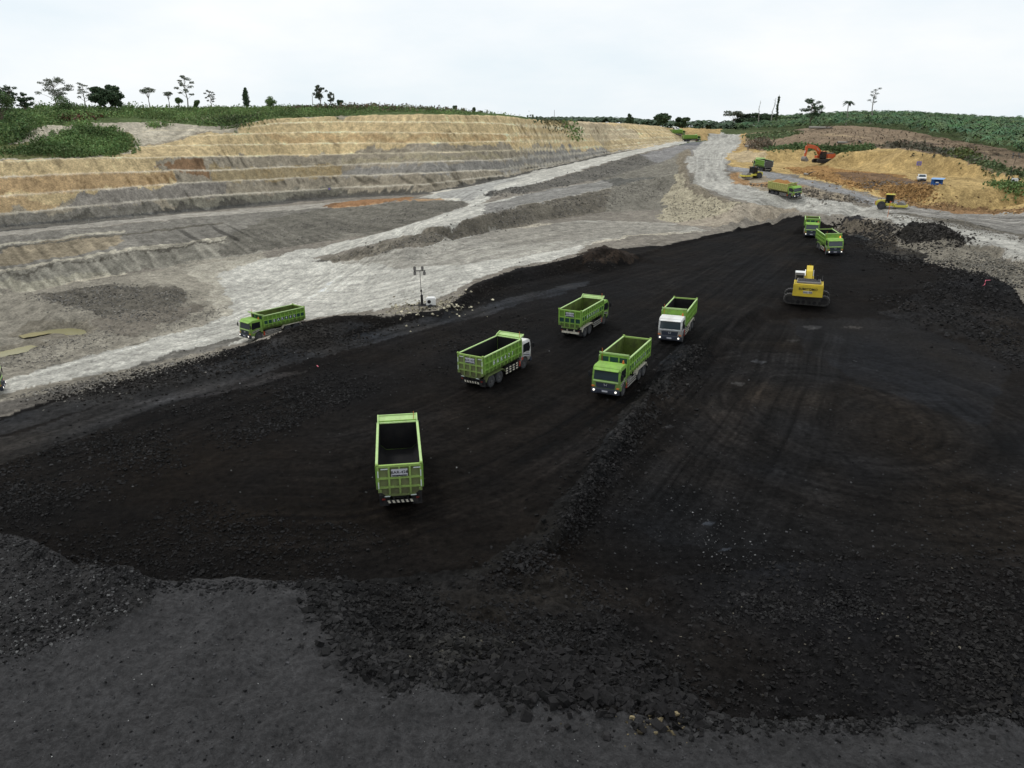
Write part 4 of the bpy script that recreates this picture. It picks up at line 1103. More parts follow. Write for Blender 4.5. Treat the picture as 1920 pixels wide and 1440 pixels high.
def tree(name, px, d, ytop, wpx, style, label, group=None, col=(0.045, 0.07, 0.028), lean=0.0, dens=1.0, bark=None, leaf=0.4):
    x, y = far_point(px, d)
    z = float(gz(x, y)) - 0.1
    H = (px_top(ytop, d) - z) * (1.0 if style in ('dead', 'palm', 'cypress') else 0.88)
    W = wpx * d / F * (0.88 if px < 1000 else 0.95)
    if px < 1000: leaf *= 0.8
    o = bpy.data.objects.new(name, None); COL.objects.link(o)
    o.location = (x, y, z)
    tag(o, label, 'palm' if style == 'palm' else ('bush' if style == 'bush' else 'tree'), group)
    rnd = random.Random(int(px * 13 + ytop * 7))
    Vt, Ft = [], []
    blobs = []                                       # centre, radii
    r0 = max(0.12, 0.018 * H + 0.05)
    if style in ('airy', 'open', 'umbrella', 'tall', 'dense', 'cypress', 'bush', 'dead'):
        top = {'airy': 0.95, 'open': 0.9, 'umbrella': 0.86, 'tall': 0.96, 'dense': 0.7, 'cypress': 0.9, 'bush': 0.5, 'dead': 0.99}[style]
        n = 7
        tp = [(lean * H * (k / n) ** 1.3 + rnd.uniform(-0.02, 0.02) * H * (k > 0), rnd.uniform(-0.02, 0.02) * H * (k > 0), top * H * k / n) for k in range(n + 1)]
        tube(Vt, Ft, tp, [r0 * (1 - 0.75 * k / n) for k in range(n + 1)], 7)
        def along(t):
            k = min(int(t / top * n), n - 1); f = t / top * n - k
            return Vector(tp[k]).lerp(Vector(tp[k + 1]), f)
        def limb(t, end, r):
            s = along(min(t, top)); e = Vector(end)
            mid = s.lerp(e, 0.5) + Vector((rnd.uniform(-.05, .05) * W, rnd.uniform(-.05, .05) * W, 0.06 * (e - s).length))
            tube(Vt, Ft, [s, mid, e], [r, r * 0.6, r * 0.25], 5)
        if style == 'airy':
            nb = 13
            for k in range(nb):
                t = 0.38 + 0.6 * (k + 0.5) / nb
                an = k * 2.4 + rnd.random()
                rr = W * 0.5 * (0.30 + 0.7 * math.sin(math.pi * min(1, (t - 0.25) / 0.8))) * rnd.uniform(0.45, 1.0)
                c = along(min(t, top)) + Vector((math.cos(an) * rr, math.sin(an) * rr, 0.04 * H))
                limb(t - 0.12, c, r0 * 0.35)
                blobs.append((c, (W * rnd.uniform(0.12, 0.22), W * rnd.uniform(0.12, 0.22), H * rnd.uniform(0.03, 0.06))))
        elif style == 'umbrella':
            for k in range(8):
                an = k * 0.8 + rnd.random()
                rr = W * 0.36 * rnd.uniform(0.3, 1)
                c = Vector((tp[-1][0] + math.cos(an) * rr, math.sin(an) * rr, H * rnd.uniform(0.78, 0.97)))
                limb(0.5, c, r0 * 0.4)
                blobs.append((c, (W * 0.2, W * 0.2, H * rnd.uniform(0.05, 0.09))))
        elif style == 'tall':
            for k in range(9):
                t = 0.58 + 0.4 * (k + 0.5) / 9
                an = k * 2.4
                rr = W * 0.38 * rnd.uniform(0.2, 1)
                c = along(min(t, top)) + Vector((math.cos(an) * rr, math.sin(an) * rr, 0.02 * H))
                limb(t - 0.07, c, r0 * 0.3)
                blobs.append((c, (W * 0.15, W * 0.15, H * 0.028)))
        elif style == 'dense':
            for k in range(15):
                an, t = rnd.uniform(0, 6.28), rnd.uniform(0.3, 0.88)
                rr = W * 0.36 * math.sin(math.pi * min(1, (t - 0.05) / 0.95)) ** 0.6 * rnd.uniform(0.3, 1)
                c = Vector((math.cos(an) * rr + lean * H * t, math.sin(an) * rr, H * t))
                limb(max(0.15, t - 0.3), c, r0 * 0.4)
                blobs.append((c, (W * rnd.uniform(0.14, 0.24), W * rnd.uniform(0.14, 0.24), H * rnd.uniform(0.09, 0.16))))
        elif style == 'open':
            for k in range(32):
                an, t = rnd.uniform(0, 6.28), rnd.uniform(0.36, 0.97)
                rr = W * 0.46 * math.sin(math.pi * min(1, max(0.1, (t - 0.2) / 0.85))) ** 0.6 * rnd.uniform(0.2, 1)
                c = Vector((math.cos(an) * rr + lean * H * t, math.sin(an) * rr, H * t))
                limb(max(0.2, t - 0.2), c, r0 * 0.35)
                blobs.append((c, (W * rnd.uniform(0.07, 0.14), W * rnd.uniform(0.07, 0.14), H * rnd.uniform(0.045, 0.09))))
        elif style == 'cypress':
            for k in range(9):
                t = 0.15 + 0.8 * k / 8
                ww = W * 0.5 * math.sin(math.pi * min(0.98, 0.12 + 0.85 * t)) ** 0.7
                blobs.append((Vector((rnd.uniform(-.15, .15) * ww, rnd.uniform(-.15, .15) * ww, H * t)), (ww * 0.8, ww * 0.8, H * 0.1)))
        elif style == 'bush':
            for k in range(8):
                an = rnd.uniform(0, 6.28); rr = W * 0.3 * rnd.random()
                c = Vector((math.cos(an) * rr, math.sin(an) * rr, H * rnd.uniform(0.3, 0.8)))
                limb(0.1, c, r0 * 0.4)
                blobs.append((c, (W * 0.22, W * 0.22, H * 0.2)))
        elif style == 'dead':
            for k in range(9):
                t = 0.3 + 0.68 * k / 9
                an = rnd.uniform(0, 6.28)
                c = along(t) + Vector((math.cos(an), math.sin(an), 0.6)) * W * rnd.uniform(0.15, 0.45)
                limb(t - 0.03, c, r0 * 0.35)
                if dens > 0:
                    blobs.append((along(t) + Vector((0, 0, 0)), (W * 0.13, W * 0.13, H * 0.06)))
        cen, nper = [], {'airy': 85, 'open': 60, 'umbrella': 100, 'tall': 60, 'dense': 190, 'cypress': 170, 'bush': 170, 'dead': 30}[style]
        for c, rad in blobs:
            nn = int(nper * dens * 1.5)
            v = RNG.normal(size=(nn, 3)); v /= np.linalg.norm(v, axis=1)[:, None]
            v *= (RNG.random((nn, 1)) ** 0.45)
            cen.append(np.array(c) + v * np.array(rad))
        if cen:
            cen = np.concatenate(cen)
            cen = cen[cen[:, 2] > 0.02 * H]
            if len(cen):
                link('crown', leaf_mesh('crown', cen, leaf * RNG.uniform(0.6, 1.4, len(cen)), col, 0.32, 0.6, 0.5 if style in ('airy', 'umbrella') else 0.2), M_LEAF, o)
    elif style == 'palm':
        tp = [(0.015 * H * math.sin(k), 0.01 * H * k * lean, (H - 0.22 * W) * k / 6) for k in range(7)]
        tube(Vt, Ft, tp, [r0 * (1 - 0.3 * k / 6) for k in range(7)], 7)
        Vf, Ff = [], []
        for k in range(17):
            frond(Vf, Ff, Vector(tp[-1]), k * 2.4, W * 0.56, rnd.uniform(-0.25, 0.75), 0.10 * W)
        me = bpy.data.meshes.new('crown'); me.from_pydata(Vf, [], Ff); me.update()
        a = me.attributes.new('Col', 'FLOAT_COLOR', 'POINT')
        cc = np.ones((len(Vf), 4), np.float32); cc[:, :3] = np.array(col)
        a.data.foreach_set('color', cc.ravel())
        link('crown', me, M_LEAF, o)
    py_mesh('trunk', Vt, Ft, bark or M_BARK, o, True)
    return o

def frond(Vf, Ff, c, an, ln, up, wd):
    """one drooping palm leaf, a folded strip of leaflets"""
    d = Vector((math.cos(an), math.sin(an), 0)); s = Vector((-d.y, d.x, 0))
    prev = None
    for k in range(6):
        t = k / 5
        p = c + d * ln * t + Vector((0, 0, ln * (up * t - (0.55 + 0.35 * up) * t * t)))
        w_ = wd * (0.25 + 1.0 * math.sin(math.pi * min(0.97, 0.15 + 0.85 * t)))
        b = len(Vf)
        Vf += [tuple(p + s * w_ + Vector((0, 0, -0.35 * w_))), tuple(p), tuple(p - s * w_ + Vector((0, 0, -0.35 * w_)))]
        if prev is not None:
            Ff += [(prev, prev + 1, b + 1, b), (prev + 1, prev + 2, b + 2, b + 1)]
        prev = b

DK = (0.06, 0.095, 0.05)
MID = (0.11, 0.165, 0.07)
GREY = (0.19, 0.21, 0.165)
LIGHT = (0.14, 0.21, 0.08)
# left skyline
tree('leafy_tree', 6, 205, 163, 60, 'dense', 'broad leafy tree cut by the left edge of the photo, on the hilltop', None, MID, dens=0.8)
tree('slender_tree', 30, 225, 165, 34, 'open', 'slender tree with dark clumped crown second from the left on the hilltop', None, DK, dens=0.75)
tree('slender_tree', 52, 225, 176, 30, 'open', 'short leaning tree with a dark crown just right of the slender clumped tree', None, DK, lean=0.15, dens=0.7)
tree('airy_tree', 113, 232, 151, 62, 'open', 'tall wide airy tree with see-through crown left of the dark round tree', None, GREY, dens=0.9, bark=M_BARK2)
tree('leafy_tree', 130, 222, 180, 46, 'bush', 'light green leafy bush tree under the tall wide airy tree', None, MID, dens=0.8)
tree('airy_tree', 167, 238, 160, 28, 'airy', 'thin grey airy tree close to the left of the dark round tree', None, GREY, dens=0.5, bark=M_BARK2)
tree('round_tree', 196, 232, 166, 42, 'dense', 'left half of the big dark round tree pair on the hilltop', None, DK, dens=1.3, leaf=0.6)
tree('round_tree', 222, 233, 159, 44, 'dense', 'right and taller half of the big dark round tree pair on the hilltop', None, DK, dens=1.3, leaf=0.6)
tree('umbrella_tree', 286, 238, 166, 34, 'umbrella', 'small flat-topped tree right of the dark round tree pair', None, GREY, lean=-0.03)
tree('umbrella_tree', 323, 240, 173, 22, 'umbrella', 'very small flat-topped tree with thin crown left of the tallest airy tree', None, GREY, dens=0.6)
tree('round_bush', 340, 238, 183, 19, 'bush', 'rounded green bush at the foot of the tallest airy tree', None, MID)
tree('airy_tree', 357, 240, 142, 32, 'airy', 'tallest airy tree with layered flat crown on the left hilltop', None, GREY, dens=0.9, bark=M_BARK2)
tree('round_bush', 373, 238, 187, 14, 'bush', 'little green bush just right of the tallest airy tree', None, MID)
tree('airy_tree', 401, 246, 170, 20, 'airy', 'faint thin bare-looking tree between the tallest airy tree and the cypress', None, (0.16, 0.17, 0.15), dens=0.4, bark=M_BARK2)
tree('cypress_tree', 467, 240, 169, 17, 'cypress', 'dark oval cypress-shaped tree standing alone on the hilltop', None, DK, dens=1.2)
tree('leafy_tree', 511, 236, 178, 30, 'bush', 'small loose leafy tree right of the cypress-shaped tree', None, LIGHT)
tree('dead_stump', 590, 240, 178, 5, 'dead', 'bare broken tree stump left of the double-crowned tree', None, DK, dens=0)
tree('airy_tree', 604, 241, 156, 30, 'open', 'double-crowned airy tree standing right of the bare stump on the green hill', None, (0.09, 0.11, 0.075), dens=0.85)
tree('airy_tree', 624, 243, 170, 14, 'open', 'small airy tree close beside the double-crowned tree', None, GREY, dens=0.6)
tree('round_bush', 640, 240, 185, 16, 'bush', 'dark pointed bush right of the double-crowned airy tree', None, DK)
tree('round_bush', 705, 241, 191, 14, 'bush', 'pale green bush alone at the middle of the green hill', None, LIGHT)
tree('round_bush', 854, 240, 196, 12, 'bush', 'small dark bush on the falling shoulder of the green hill', None, DK)
tree('round_bush', 889, 240, 200, 12, 'bush', 'last small bush on the shoulder of the green hill before the skyline dips', None, DK)
# middle skyline
tree('slender_tree', 1181, 470, 208, 15, 'dense', 'slender dark tree alone between the sandy hill and the tree group', None, DK, dens=0.5, leaf=0.9)
tree('round_tree', 1242, 480, 209, 36, 'dense', 'round dark tree on the left of the group behind the clay mound', None, DK, leaf=1.0)
tree('round_tree', 1278, 482, 214, 32, 'dense', 'round dark tree on the right of the group behind the clay mound', None, DK, leaf=1.0)
tree('round_tree', 1215, 490, 221, 30, 'dense', 'low dark tree beside the round tree group behind the clay mound', None, DK, leaf=1.0, dens=0.7)
tree('oil_palm', 1318, 500, 219, 42, 'palm', 'broad oil palm between the clay mound and the dark grove', None, (0.045, 0.08, 0.038))
tree('oil_palm', 1345, 520, 226, 34, 'palm', 'lower oil palm behind the top of the pale road', None, (0.045, 0.08, 0.038))
grove = [(1375, 500, 204, 44, 'umbrella', 'tree with a flat thin grey crown at the left end of the dark grove', GREY), (1395, 505, 209, 40, 'dense', 'grey-green dense tree second in the dark grove', (0.05, 0.07, 0.045)),
         (1402, 490, 218, 26, 'dense', 'very dark narrow tree in the front of the grove', DK), (1420, 500, 208, 40, 'dense', 'mid green dense tree in the middle of the dark grove', DK),
         (1440, 505, 205, 38, 'dense', 'tallest round dense tree of the dark grove, left of the ivy-clad dead tree', DK), (1462, 500, 215, 36, 'dense', 'dense tree behind the ivy-clad dead tree', MID),
         (1484, 500, 217, 36, 'dense', 'low dense dark tree right of the ivy-clad dead tree', DK), (1452, 470, 226, 40, 'bush', 'bright green bush at the foot of the dark grove', MID), (1500, 500, 220, 34, 'dense', 'dark bushy tree left of the big lone tree', DK)]
for px, d, yt, wp, st, lb, cl in grove:
    tree('grove_tree', px, d, yt, wp, st, lb, 'trees of the dark grove on the right skyline', cl, leaf=1.0, dens=0.9)
tree('dead_tree', 1421, 480, 190, 5, 'dead', 'thin bare dead pole tree rising above the dark grove', None, DK, dens=0, bark=M_BARK2)
tree('dead_tree', 1443, 480, 186, 8, 'dead', 'pale leaning dead tree beside the ivy-clad dead tree', None, DK, lean=0.12, dens=0, bark=M_BARK2)
tree('dead_tree', 1454, 470, 180, 14, 'dead', 'tall dead tree trunk clad in ivy above the dark grove', None, DK, dens=1.6, leaf=0.8)
tree('lone_tree', 1519, 400, 182, 46, 'open', 'big lone dark tree with open layered crown on the cleared hill', None, DK, dens=1.0, leaf=0.55)
tree('tall_palm', 1586, 390, 190, 19, 'palm', 'tall thin-stemmed palm right of the big lone tree', None, (0.05, 0.07, 0.045), bark=M_BARK2)
tree('tall_tree', 1631, 440, 162, 24, 'tall', 'very tall bare-stemmed tree with sparse crown above the palm plantation', None, (0.10, 0.115, 0.09), dens=0.7, bark=M_BARK2)

# the palm plantation reads as one mass
def plantation():
    VV, FF, CC, off = [], [], [], 0
    fv, ff = [], []
    protos = []
    for q in range(4):
        fv, ff = [], []
        rnd = random.Random(q)
        for k in range(13):
            frond(fv, ff, Vector((0, 0, 0)), k * 2.4 + q, 1.0, rnd.uniform(0.0, 1.2), 0.095)
        protos.append((np.array(fv), np.array(ff)))
    d = 192.0
    while d < 760:
        step = 3.5
        for a in np.arange(azi(1385), azi(2050), step / d):
            aa = a + RNG.normal() * 0.25 * step / d; dd_ = d + RNG.normal() * 1.8
            x, y = math.sin(aa) * dd_, math.cos(aa) * dd_
            px = 960 + math.tan(aa) * F / CP
            lim = np.interp(px, [1380, 1450, 1530, 1640, 1700, 1760, 1840, 1920, 2100], [475, 410, 385, 314, 286, 252, 222, 204, 192])
            if dd_ < lim:
                continue
            z = float(gz(x, y))
            s = RNG.uniform(1.35, 2.0)
            h = RNG.uniform(1.6, 4.0) + (2.0 if dd_ > 520 else 0)
            v, f = protos[RNG.integers(4)]
            an = RNG.uniform(0, 6.28)
            R = np.array([[math.cos(an), -math.sin(an), 0], [math.sin(an), math.cos(an), 0], [0, 0, 1]])
            VV.append(v @ R.T * s + np.array([x, y, z + h]))
            FF.append(f + off); off += len(v)
            c = np.array((0.075, 0.138, 0.062)) * RNG.uniform(0.65, 1.45) * np.array([RNG.uniform(0.8, 1.35), 1, RNG.uniform(0.8, 1.2)])
            CC.append(np.tile(c, (len(v), 1)))
        d += 3.5
    o = link('oil_palm_plantation', np_mesh('oil_palm_plantation', np.concatenate(VV), np.concatenate(FF), np.concatenate(CC)), M_LEAF)
    tag(o, 'dense green oil palm plantation covering the far slope on the right', 'palm plantation', kind='stuff')
plantation()

def far_palms():
    VV, FF, CC, off = [], [], [], 0
    for q in range(330):
        px = RNG.uniform(985, 1400); d = RNG.uniform(480, 620)
        x, y = far_point(px, d); z = float(gz(x, y))
        fv, ff = [], []
        for k in range(10):
            frond(fv, ff, Vector((x, y, z + RNG.uniform(2.5, 4.5))), k * 2.4 + q, RNG.uniform(3, 4.6), RNG.uniform(0.0, 1.0), 0.7)
        VV.append(np.array(fv)); FF.append(np.array(ff) + off); off += len(fv)
        CC.append(np.tile(np.array((0.05, 0.08, 0.045)) * RNG.uniform(0.6, 1.4), (len(fv), 1)))
    o = link('far_palm_belt', np_mesh('far_palm_belt', np.concatenate(VV), np.concatenate(FF), np.concatenate(CC)), M_LEAF)
    tag(o, 'low dark belt of palms along the middle of the skyline', 'palm plantation', kind='stuff')
far_palms()

def scatter_green(name, specs, label, cat, kind='stuff'):
    cen, sz, cols = [], [], []
    for poly, n, hmin, hmax, leaf, per, col in specs:
        px, py = sample_poly(poly, n)
        P2 = hit(px, py) + RNG.normal(size=(n, 2)) * 1.0
        z = gz(P2[:, 0], P2[:, 1])
        h = RNG.uniform(hmin, hmax, n) * (0.6 + 0.8 * vnoise(P2[:, 0] / 6, P2[:, 1] / 6, 5))
        tone = np.clip(0.55 + 0.9 * vnoise(P2[:, 0] / 4.5, P2[:, 1] / 4.5, 8), 0.4, 1.5)
        for k in range(per):
            f = RNG.random(n) ** 0.6
            off = RNG.normal(size=(n, 2)) * (0.30 * h * (1.15 - f))[:, None]
            cen.append(np.stack([P2[:, 0] + off[:, 0], P2[:, 1] + off[:, 1], z + h * f], 1))
            sz.append(leaf * RNG.uniform(0.5, 1.4, n))
            cols.append(np.array(col)[None] * (tone * RNG.uniform(0.75, 1.3, n))[:, None])
    cen, sz, cols = np.concatenate(cen), np.concatenate(sz), np.concatenate(cols)
    me = leaf_mesh(name, cen, sz, (1, 1, 1), 0.0)
    c4 = np.ones((len(cen) * 4, 4), np.float32); c4[:, :3] = np.repeat(cols, 4, 0)
    c4[:, 0] *= np.repeat(1 + 0.4 * (RNG.random(len(cen)) - 0.5), 4)
    me.attributes['Col'].data.foreach_set('color', c4.ravel())
    o = link(name, me, M_LEAF)
    return tag(o, label, cat, kind=kind)
GS = (0.155, 0.225, 0.08)
BR = (0.17, 0.135, 0.095)
scatter_green('ground_cover', [
    ([(0, 272), (0, 198), (200, 197), (400, 196), (600, 193), (700, 193), (800, 197), (950, 212), (985, 222), (950, 216), (740, 212), (520, 221), (430, 240), (400, 236), (300, 224), (200, 220), (150, 226), (60, 240)], 15000, 0.2, 0.9, 0.40, 4, GS),
    ([(0, 275), (0, 215), (60, 205), (230, 200), (260, 208), (200, 222), (150, 224), (60, 238), (40, 255)], 3200, 0.5, 1.8, 0.42, 9, (0.14, 0.21, 0.075)),
    ([(0, 270), (45, 262), (60, 235), (0, 225)], 700, 0.8, 2.0, 0.42, 10, (0.085, 0.135, 0.05)),
    ([(90, 230), (140, 216), (200, 213), (205, 219), (130, 229)], 350, 0.4, 1.0, 0.6, 4, (0.12, 0.06, 0.04)),
    ([(380, 235), (440, 236), (470, 228), (500, 218), (440, 220)], 500, 0.4, 1.0, 0.5, 4, (0.07, 0.10, 0.04)),
    ([(500, 205), (960, 214), (900, 206), (700, 198)], 500, 0.4, 1.4, 0.6, 4, BR),
    ([(280, 232), (310, 236), (300, 242), (285, 240)], 80, 0.5, 1.2, 0.5, 6, GS),
    ([(140, 238), (170, 234), (172, 240), (145, 242)], 90, 0.5, 1.3, 0.5, 6, GS),
], 'green grass and low scrub covering the hilltop above the terraced wall', 'scrub')
scatter_green('thicket', [
    ([(-40, 292), (30, 286), (90, 262), (160, 244), (215, 247), (245, 268), (250, 280), (205, 291), (150, 296), (60, 290)], 2600, 0.3, 1.35, 0.36, 14, (0.13, 0.20, 0.07)),
], 'dense dark green thicket on the pale slope at the far left', 'thicket', 'thing')
scatter_green('slope_scrub', [
    ([(1040, 225), (1075, 232), (1070, 243), (1040, 240), (1000, 226)], 160, 0.25, 0.7, 0.45, 6, (0.13, 0.14, 0.075)),
    ([(1060, 246), (1090, 245), (1092, 250), (1065, 252)], 60, 0.6, 1.5, 0.8, 6, GS),
    ([(985, 221), (1060, 219), (1200, 224), (1280, 232), (1200, 233), (1080, 226), (1000, 226)], 400, 0.8, 1.8, 1.0, 5, (0.07, 0.095, 0.05)),
    ([(1395, 254), (1480, 246), (1500, 252), (1440, 264), (1405, 264)], 600, 0.3, 0.8, 0.8, 5, (0.13, 0.165, 0.08)),
    ([(1400, 270), (1425, 262), (1450, 272), (1420, 282)], 250, 0.5, 1.8, 0.8, 6, BR),
    ([(1425, 277), (1500, 271), (1560, 276), (1640, 276), (1640, 281), (1600, 286), (1560, 285), (1500, 280), (1450, 284)], 800, 0.25, 0.7, 0.6, 5, (0.10, 0.15, 0.06)),
    ([(1640, 272), (1700, 268), (1800, 285), (1850, 300), (1840, 308), (1760, 292), (1700, 280)], 420, 0.3, 0.8, 0.6, 5, (0.12, 0.115, 0.08)),
    ([(1790, 290), (1860, 305), (1920, 325), (1960, 335), (1910, 335), (1870, 321), (1820, 306)], 500, 0.25, 0.7, 0.55, 5, (0.11, 0.14, 0.065)),
    ([(1860, 347), (1920, 350), (1920, 358), (1870, 356)], 250, 0.3, 0.9, 0.5, 5, GS),
    ([(1780, 288), (1815, 284), (1830, 296), (1800, 300)], 160, 0.4, 1.3, 0.6, 6, (0.10, 0.12, 0.04)),
    ([(1480, 246), (1640, 242), (1840, 274), (1900, 300), (1700, 268), (1500, 262)], 220, 0.2, 0.6, 0.45, 4, (0.14, 0.11, 0.08)),
], 'low scrub and dead brush on the cleared slope above the clay bank', 'scrub')

# fallen logs on the cleared hill
def log(px, py, ln_px, ang, label, r=0.28, col=None):
    p = hit(px, py)[0]
    d = float(np.hypot(*p)); ln = ln_px * d / F
    z = float(gz(p[0], p[1]))
    o = bpy.data.objects.new('fallen_log', None); COL.objects.link(o)
    o.location = (p[0], p[1], z); o.rotation_euler = (0, 0, ang)
    Vt, Ft = [], []
    tube(Vt, Ft, [(-ln / 2, 0, r), (-ln / 4, 0.15, r * 1.1), (0, 0.05, r), (ln / 4, -0.1, r), (ln / 2, 0.05, r * 0.9)], [r, r * 0.95, r * 0.85, r * 0.7, r * 0.45], 7)
    py_mesh('trunk', Vt, Ft, M_BARK2, o, True)
    Vt, Ft = [], []
    for k in range(4):
        a = ln * (0.1 + 0.1 * k); s = -1 if k % 2 else 1
        tube(Vt, Ft, [(a, 0, r), (a + 0.8, s * 0.9, r + 0.5), (a + 1.4, s * 1.5, r + 0.6)], [r * 0.4, r * 0.3, r * 0.1], 5)
    py_mesh('branch', Vt, Ft, M_BARK, o, True)
    tag(o, label, 'log', 'fallen logs on the cleared hill')
log(1538, 243.5, 36, -0.25, 'long pale fallen log lying left of the tall palm', 0.45)
log(1582, 270, 22, 0.05, 'pale fallen log lying across the brown slope above the orange excavator', 0.35)
log(1612, 268, 9, 0.9, 'short grey upended log in the dark brush pile', 0.3)
log(1402, 277, 10, -0.6, 'small white log beside the scrub at the edge of the clay bank', 0.35)
log(1512, 331, 10, -0.7, 'short white log lying on the orange clay below the orange excavator', 0.3)

# ------------------------------------------------------------------ machines: mesh builder
class MB:
    def __init__(self): self.v, self.f, self.m = [], [], []
    def add(self, vs, fs, mi=0):
        b = len(self.v); self.v += [tuple(p) for p in vs]
        for f in fs: self.f.append(tuple(b + i for i in f)); self.m.append(mi)
        return self
    def box(self, x0, x1, y0, y1, z0, z1, mi=0, bv=0.0):
        if bv:
            bx, by, bz = min(bv, (x1 - x0) / 3), min(bv, (y1 - y0) / 3), min(bv, (z1 - z0) / 3)
            P_ = []
            for sx in (0, 1):
                for sy in (0, 1):
                    for sz in (0, 1):
                        X, Y, Z = (x0, x1)[sx], (y0, y1)[sy], (z0, z1)[sz]
                        ix, iy, iz = X + (bx if not sx else -bx), Y + (by if not sy else -by), Z + (bz if not sz else -bz)
                        P_ += [(X, iy, iz), (ix, Y, iz), (ix, iy, Z)]
            bm_ = bmesh.new()
            for p in P_: bm_.verts.new(p)
            bmesh.ops.convex_hull(bm_, input=bm_.verts)
            bm_.verts.index_update()
            vs = [tuple(v.co) for v in bm_.verts]; fs = [[v.index for v in f.verts] for f in bm_.faces]
            bm_.free()
            return self.add(vs, fs, mi)
        vs = [(x, y, z) for x in (x0, x1) for y in (y0, y1) for z in (z0, z1)]
        return self.add(vs, [(0, 1, 3, 2), (4, 6, 7, 5), (0, 4, 5, 1), (2, 3, 7, 6), (0, 2, 6, 4), (1, 5, 7, 3)], mi)
    def prism(self, prof, y0, y1, mi=0, axis='y'):
        """extrude a profile; axis y: profile in (x, z); axis x: profile in (y, z); axis z: profile in (x, y)"""
        n = len(prof)
        mk = {'y': lambda a, b, t: (a, t, b), 'x': lambda a, b, t: (t, a, b), 'z': lambda a, b, t: (a, b, t)}[axis]
        vs = [mk(a, b, y0) for a, b in prof] + [mk(a, b, y1) for a, b in prof]
        fs = [tuple(range(n)), tuple(reversed(range(n, 2 * n)))] + [(i, (i + 1) % n + 0, (i + 1) % n + n, i + n) for i in range(n)]
        return self.add(vs, fs, mi)
    def cyl(self, c, r, h, axis='y', seg=20, mi=0, r2=None):
        """disc-ended cylinder centred on c"""
        r2 = r if r2 is None else r2
        vs = []
        for s, rr in ((-h / 2, r), (h / 2, r2)):
            for k in range(seg):
                a = 2 * math.pi * k / seg
                p, q = rr * math.cos(a), rr * math.sin(a)
                vs.append({'y': (c[0] + p, c[1] + s, c[2] + q), 'x': (c[0] + s, c[1] + p, c[2] + q), 'z': (c[0] + p, c[1] + q, c[2] + s)}[axis])
        fs = [tuple(range(seg)), tuple(reversed(range(seg, 2 * seg)))] + [(k, (k + 1) % seg, (k + 1) % seg + seg, k + seg) for k in range(seg)]
        return self.add(vs, fs, mi)
    def lathe(self, c, prof, seg=24, mi=0):
        """ring profile (r, y) turned about the y axis"""
        n = len(prof); vs = []
        for k in range(seg):
            a = 2 * math.pi * k / seg
            vs += [(c[0] + r_ * math.cos(a), c[1] + y_, c[2] + r_ * math.sin(a)) for r_, y_ in prof]
        fs = [(k * n + i, k * n + i + 1, ((k + 1) % seg) * n + i + 1, ((k + 1) % seg) * n + i) for k in range(seg) for i in range(n - 1)]
        return self.add(vs, fs, mi)
    def tube(self, pts, r, seg=8, mi=0):
        V_, F_ = [], []
        tube(V_, F_, pts, [r] * len(pts) if not isinstance(r, (list, tuple)) else r, seg)
        return self.add(V_, F_, mi)
    def quad(self, a, b, c, d, mi=0): return self.add([a, b, c, d], [(0, 1, 2, 3)], mi)
    def mesh(self, name, mats):
        me = bpy.data.meshes.new(name)
        me.from_pydata(self.v, [], self.f)
        for m in mats: me.materials.append(m)
        me.polygons.foreach_set('material_index', self.m)
        bm_ = bmesh.new(); bm_.from_mesh(me)
        bmesh.ops.recalc_face_normals(bm_, faces=bm_.faces)
        bm_.to_mesh(me); bm_.free()
        me.update()
        return me
    def build(self, name, mats, parent=None, label=None):
        if not isinstance(mats, (list, tuple)): mats = [mats]
        o = bpy.data.objects.new(name, self.mesh(name, mats)); COL.objects.link(o)
        if parent is not None: o.parent = parent
        if label: o['label'] = label
        return o

TEXTS = {}
def text_mesh(s, size, bold=0.02):
    if (s, size) not in TEXTS:
        cu = bpy.data.curves.new('t', 'FONT'); cu.body = s; cu.size = size; cu.align_x = 'CENTER'; cu.align_y = 'CENTER'; cu.offset = size * bold; cu.space_character = 1.08
        ob = bpy.data.objects.new('t', cu); COL.objects.link(ob)
        dg = bpy.context.evaluated_depsgraph_get()
        me = bpy.data.meshes.new_from_object(ob.evaluated_get(dg))
        bpy.data.objects.remove(ob); bpy.data.curves.remove(cu)
        TEXTS[(s, size)] = me
    return TEXTS[(s, size)].copy()

def text(name, s, size, mat, parent, loc, right, up):
    """flat lettering: right and up are the reading directions"""
    me = text_mesh(s, size); me.name = name
    me.materials.clear(); me.materials.append(mat)
    R = Matrix((Vector(right), Vector(up), Vector(right).cross(Vector(up)))).transposed().to_4x4()
    R.translation = Vector(loc)
    me.transform(R)
    o = bpy.data.objects.new(name, me); COL.objects.link(o); o.parent = parent
    return o

DUST = (0.16, 0.145, 0.12)
GREEN = flat_mat('green_paint', (0.225, 0.43, 0.062), 0.5, 0.4, dirt=(0.16, 0.22, 0.075), scale=2.4, dirt_amt=0.85, mud=0.5)
GREEN2 = flat_mat('dull_green_paint', (0.27, 0.41, 0.10), 0.6, 0.3, dirt=(0.24, 0.30, 0.11), scale=1.5, dirt_amt=0.8, mud=0.75)
GPANEL = flat_mat('recess_green_panel', (0.13, 0.27, 0.035), 0.6, 0.3, dirt=(0.13, 0.15, 0.06), scale=2.0, dirt_amt=0.8, mud=0.75)  # panels between the ribs: darker green base, with patchy dirt and mud
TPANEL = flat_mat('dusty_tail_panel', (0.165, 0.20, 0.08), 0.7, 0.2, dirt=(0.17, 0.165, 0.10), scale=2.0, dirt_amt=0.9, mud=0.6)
GREENTOP = flat_mat('lit_green_rail', (0.42, 0.60, 0.24), 0.5, 0.4, dirt=(0.33, 0.40, 0.18), scale=2.5, dirt_amt=0.8)  # paler green for trim, rails and lips; their top highlight is in the paint
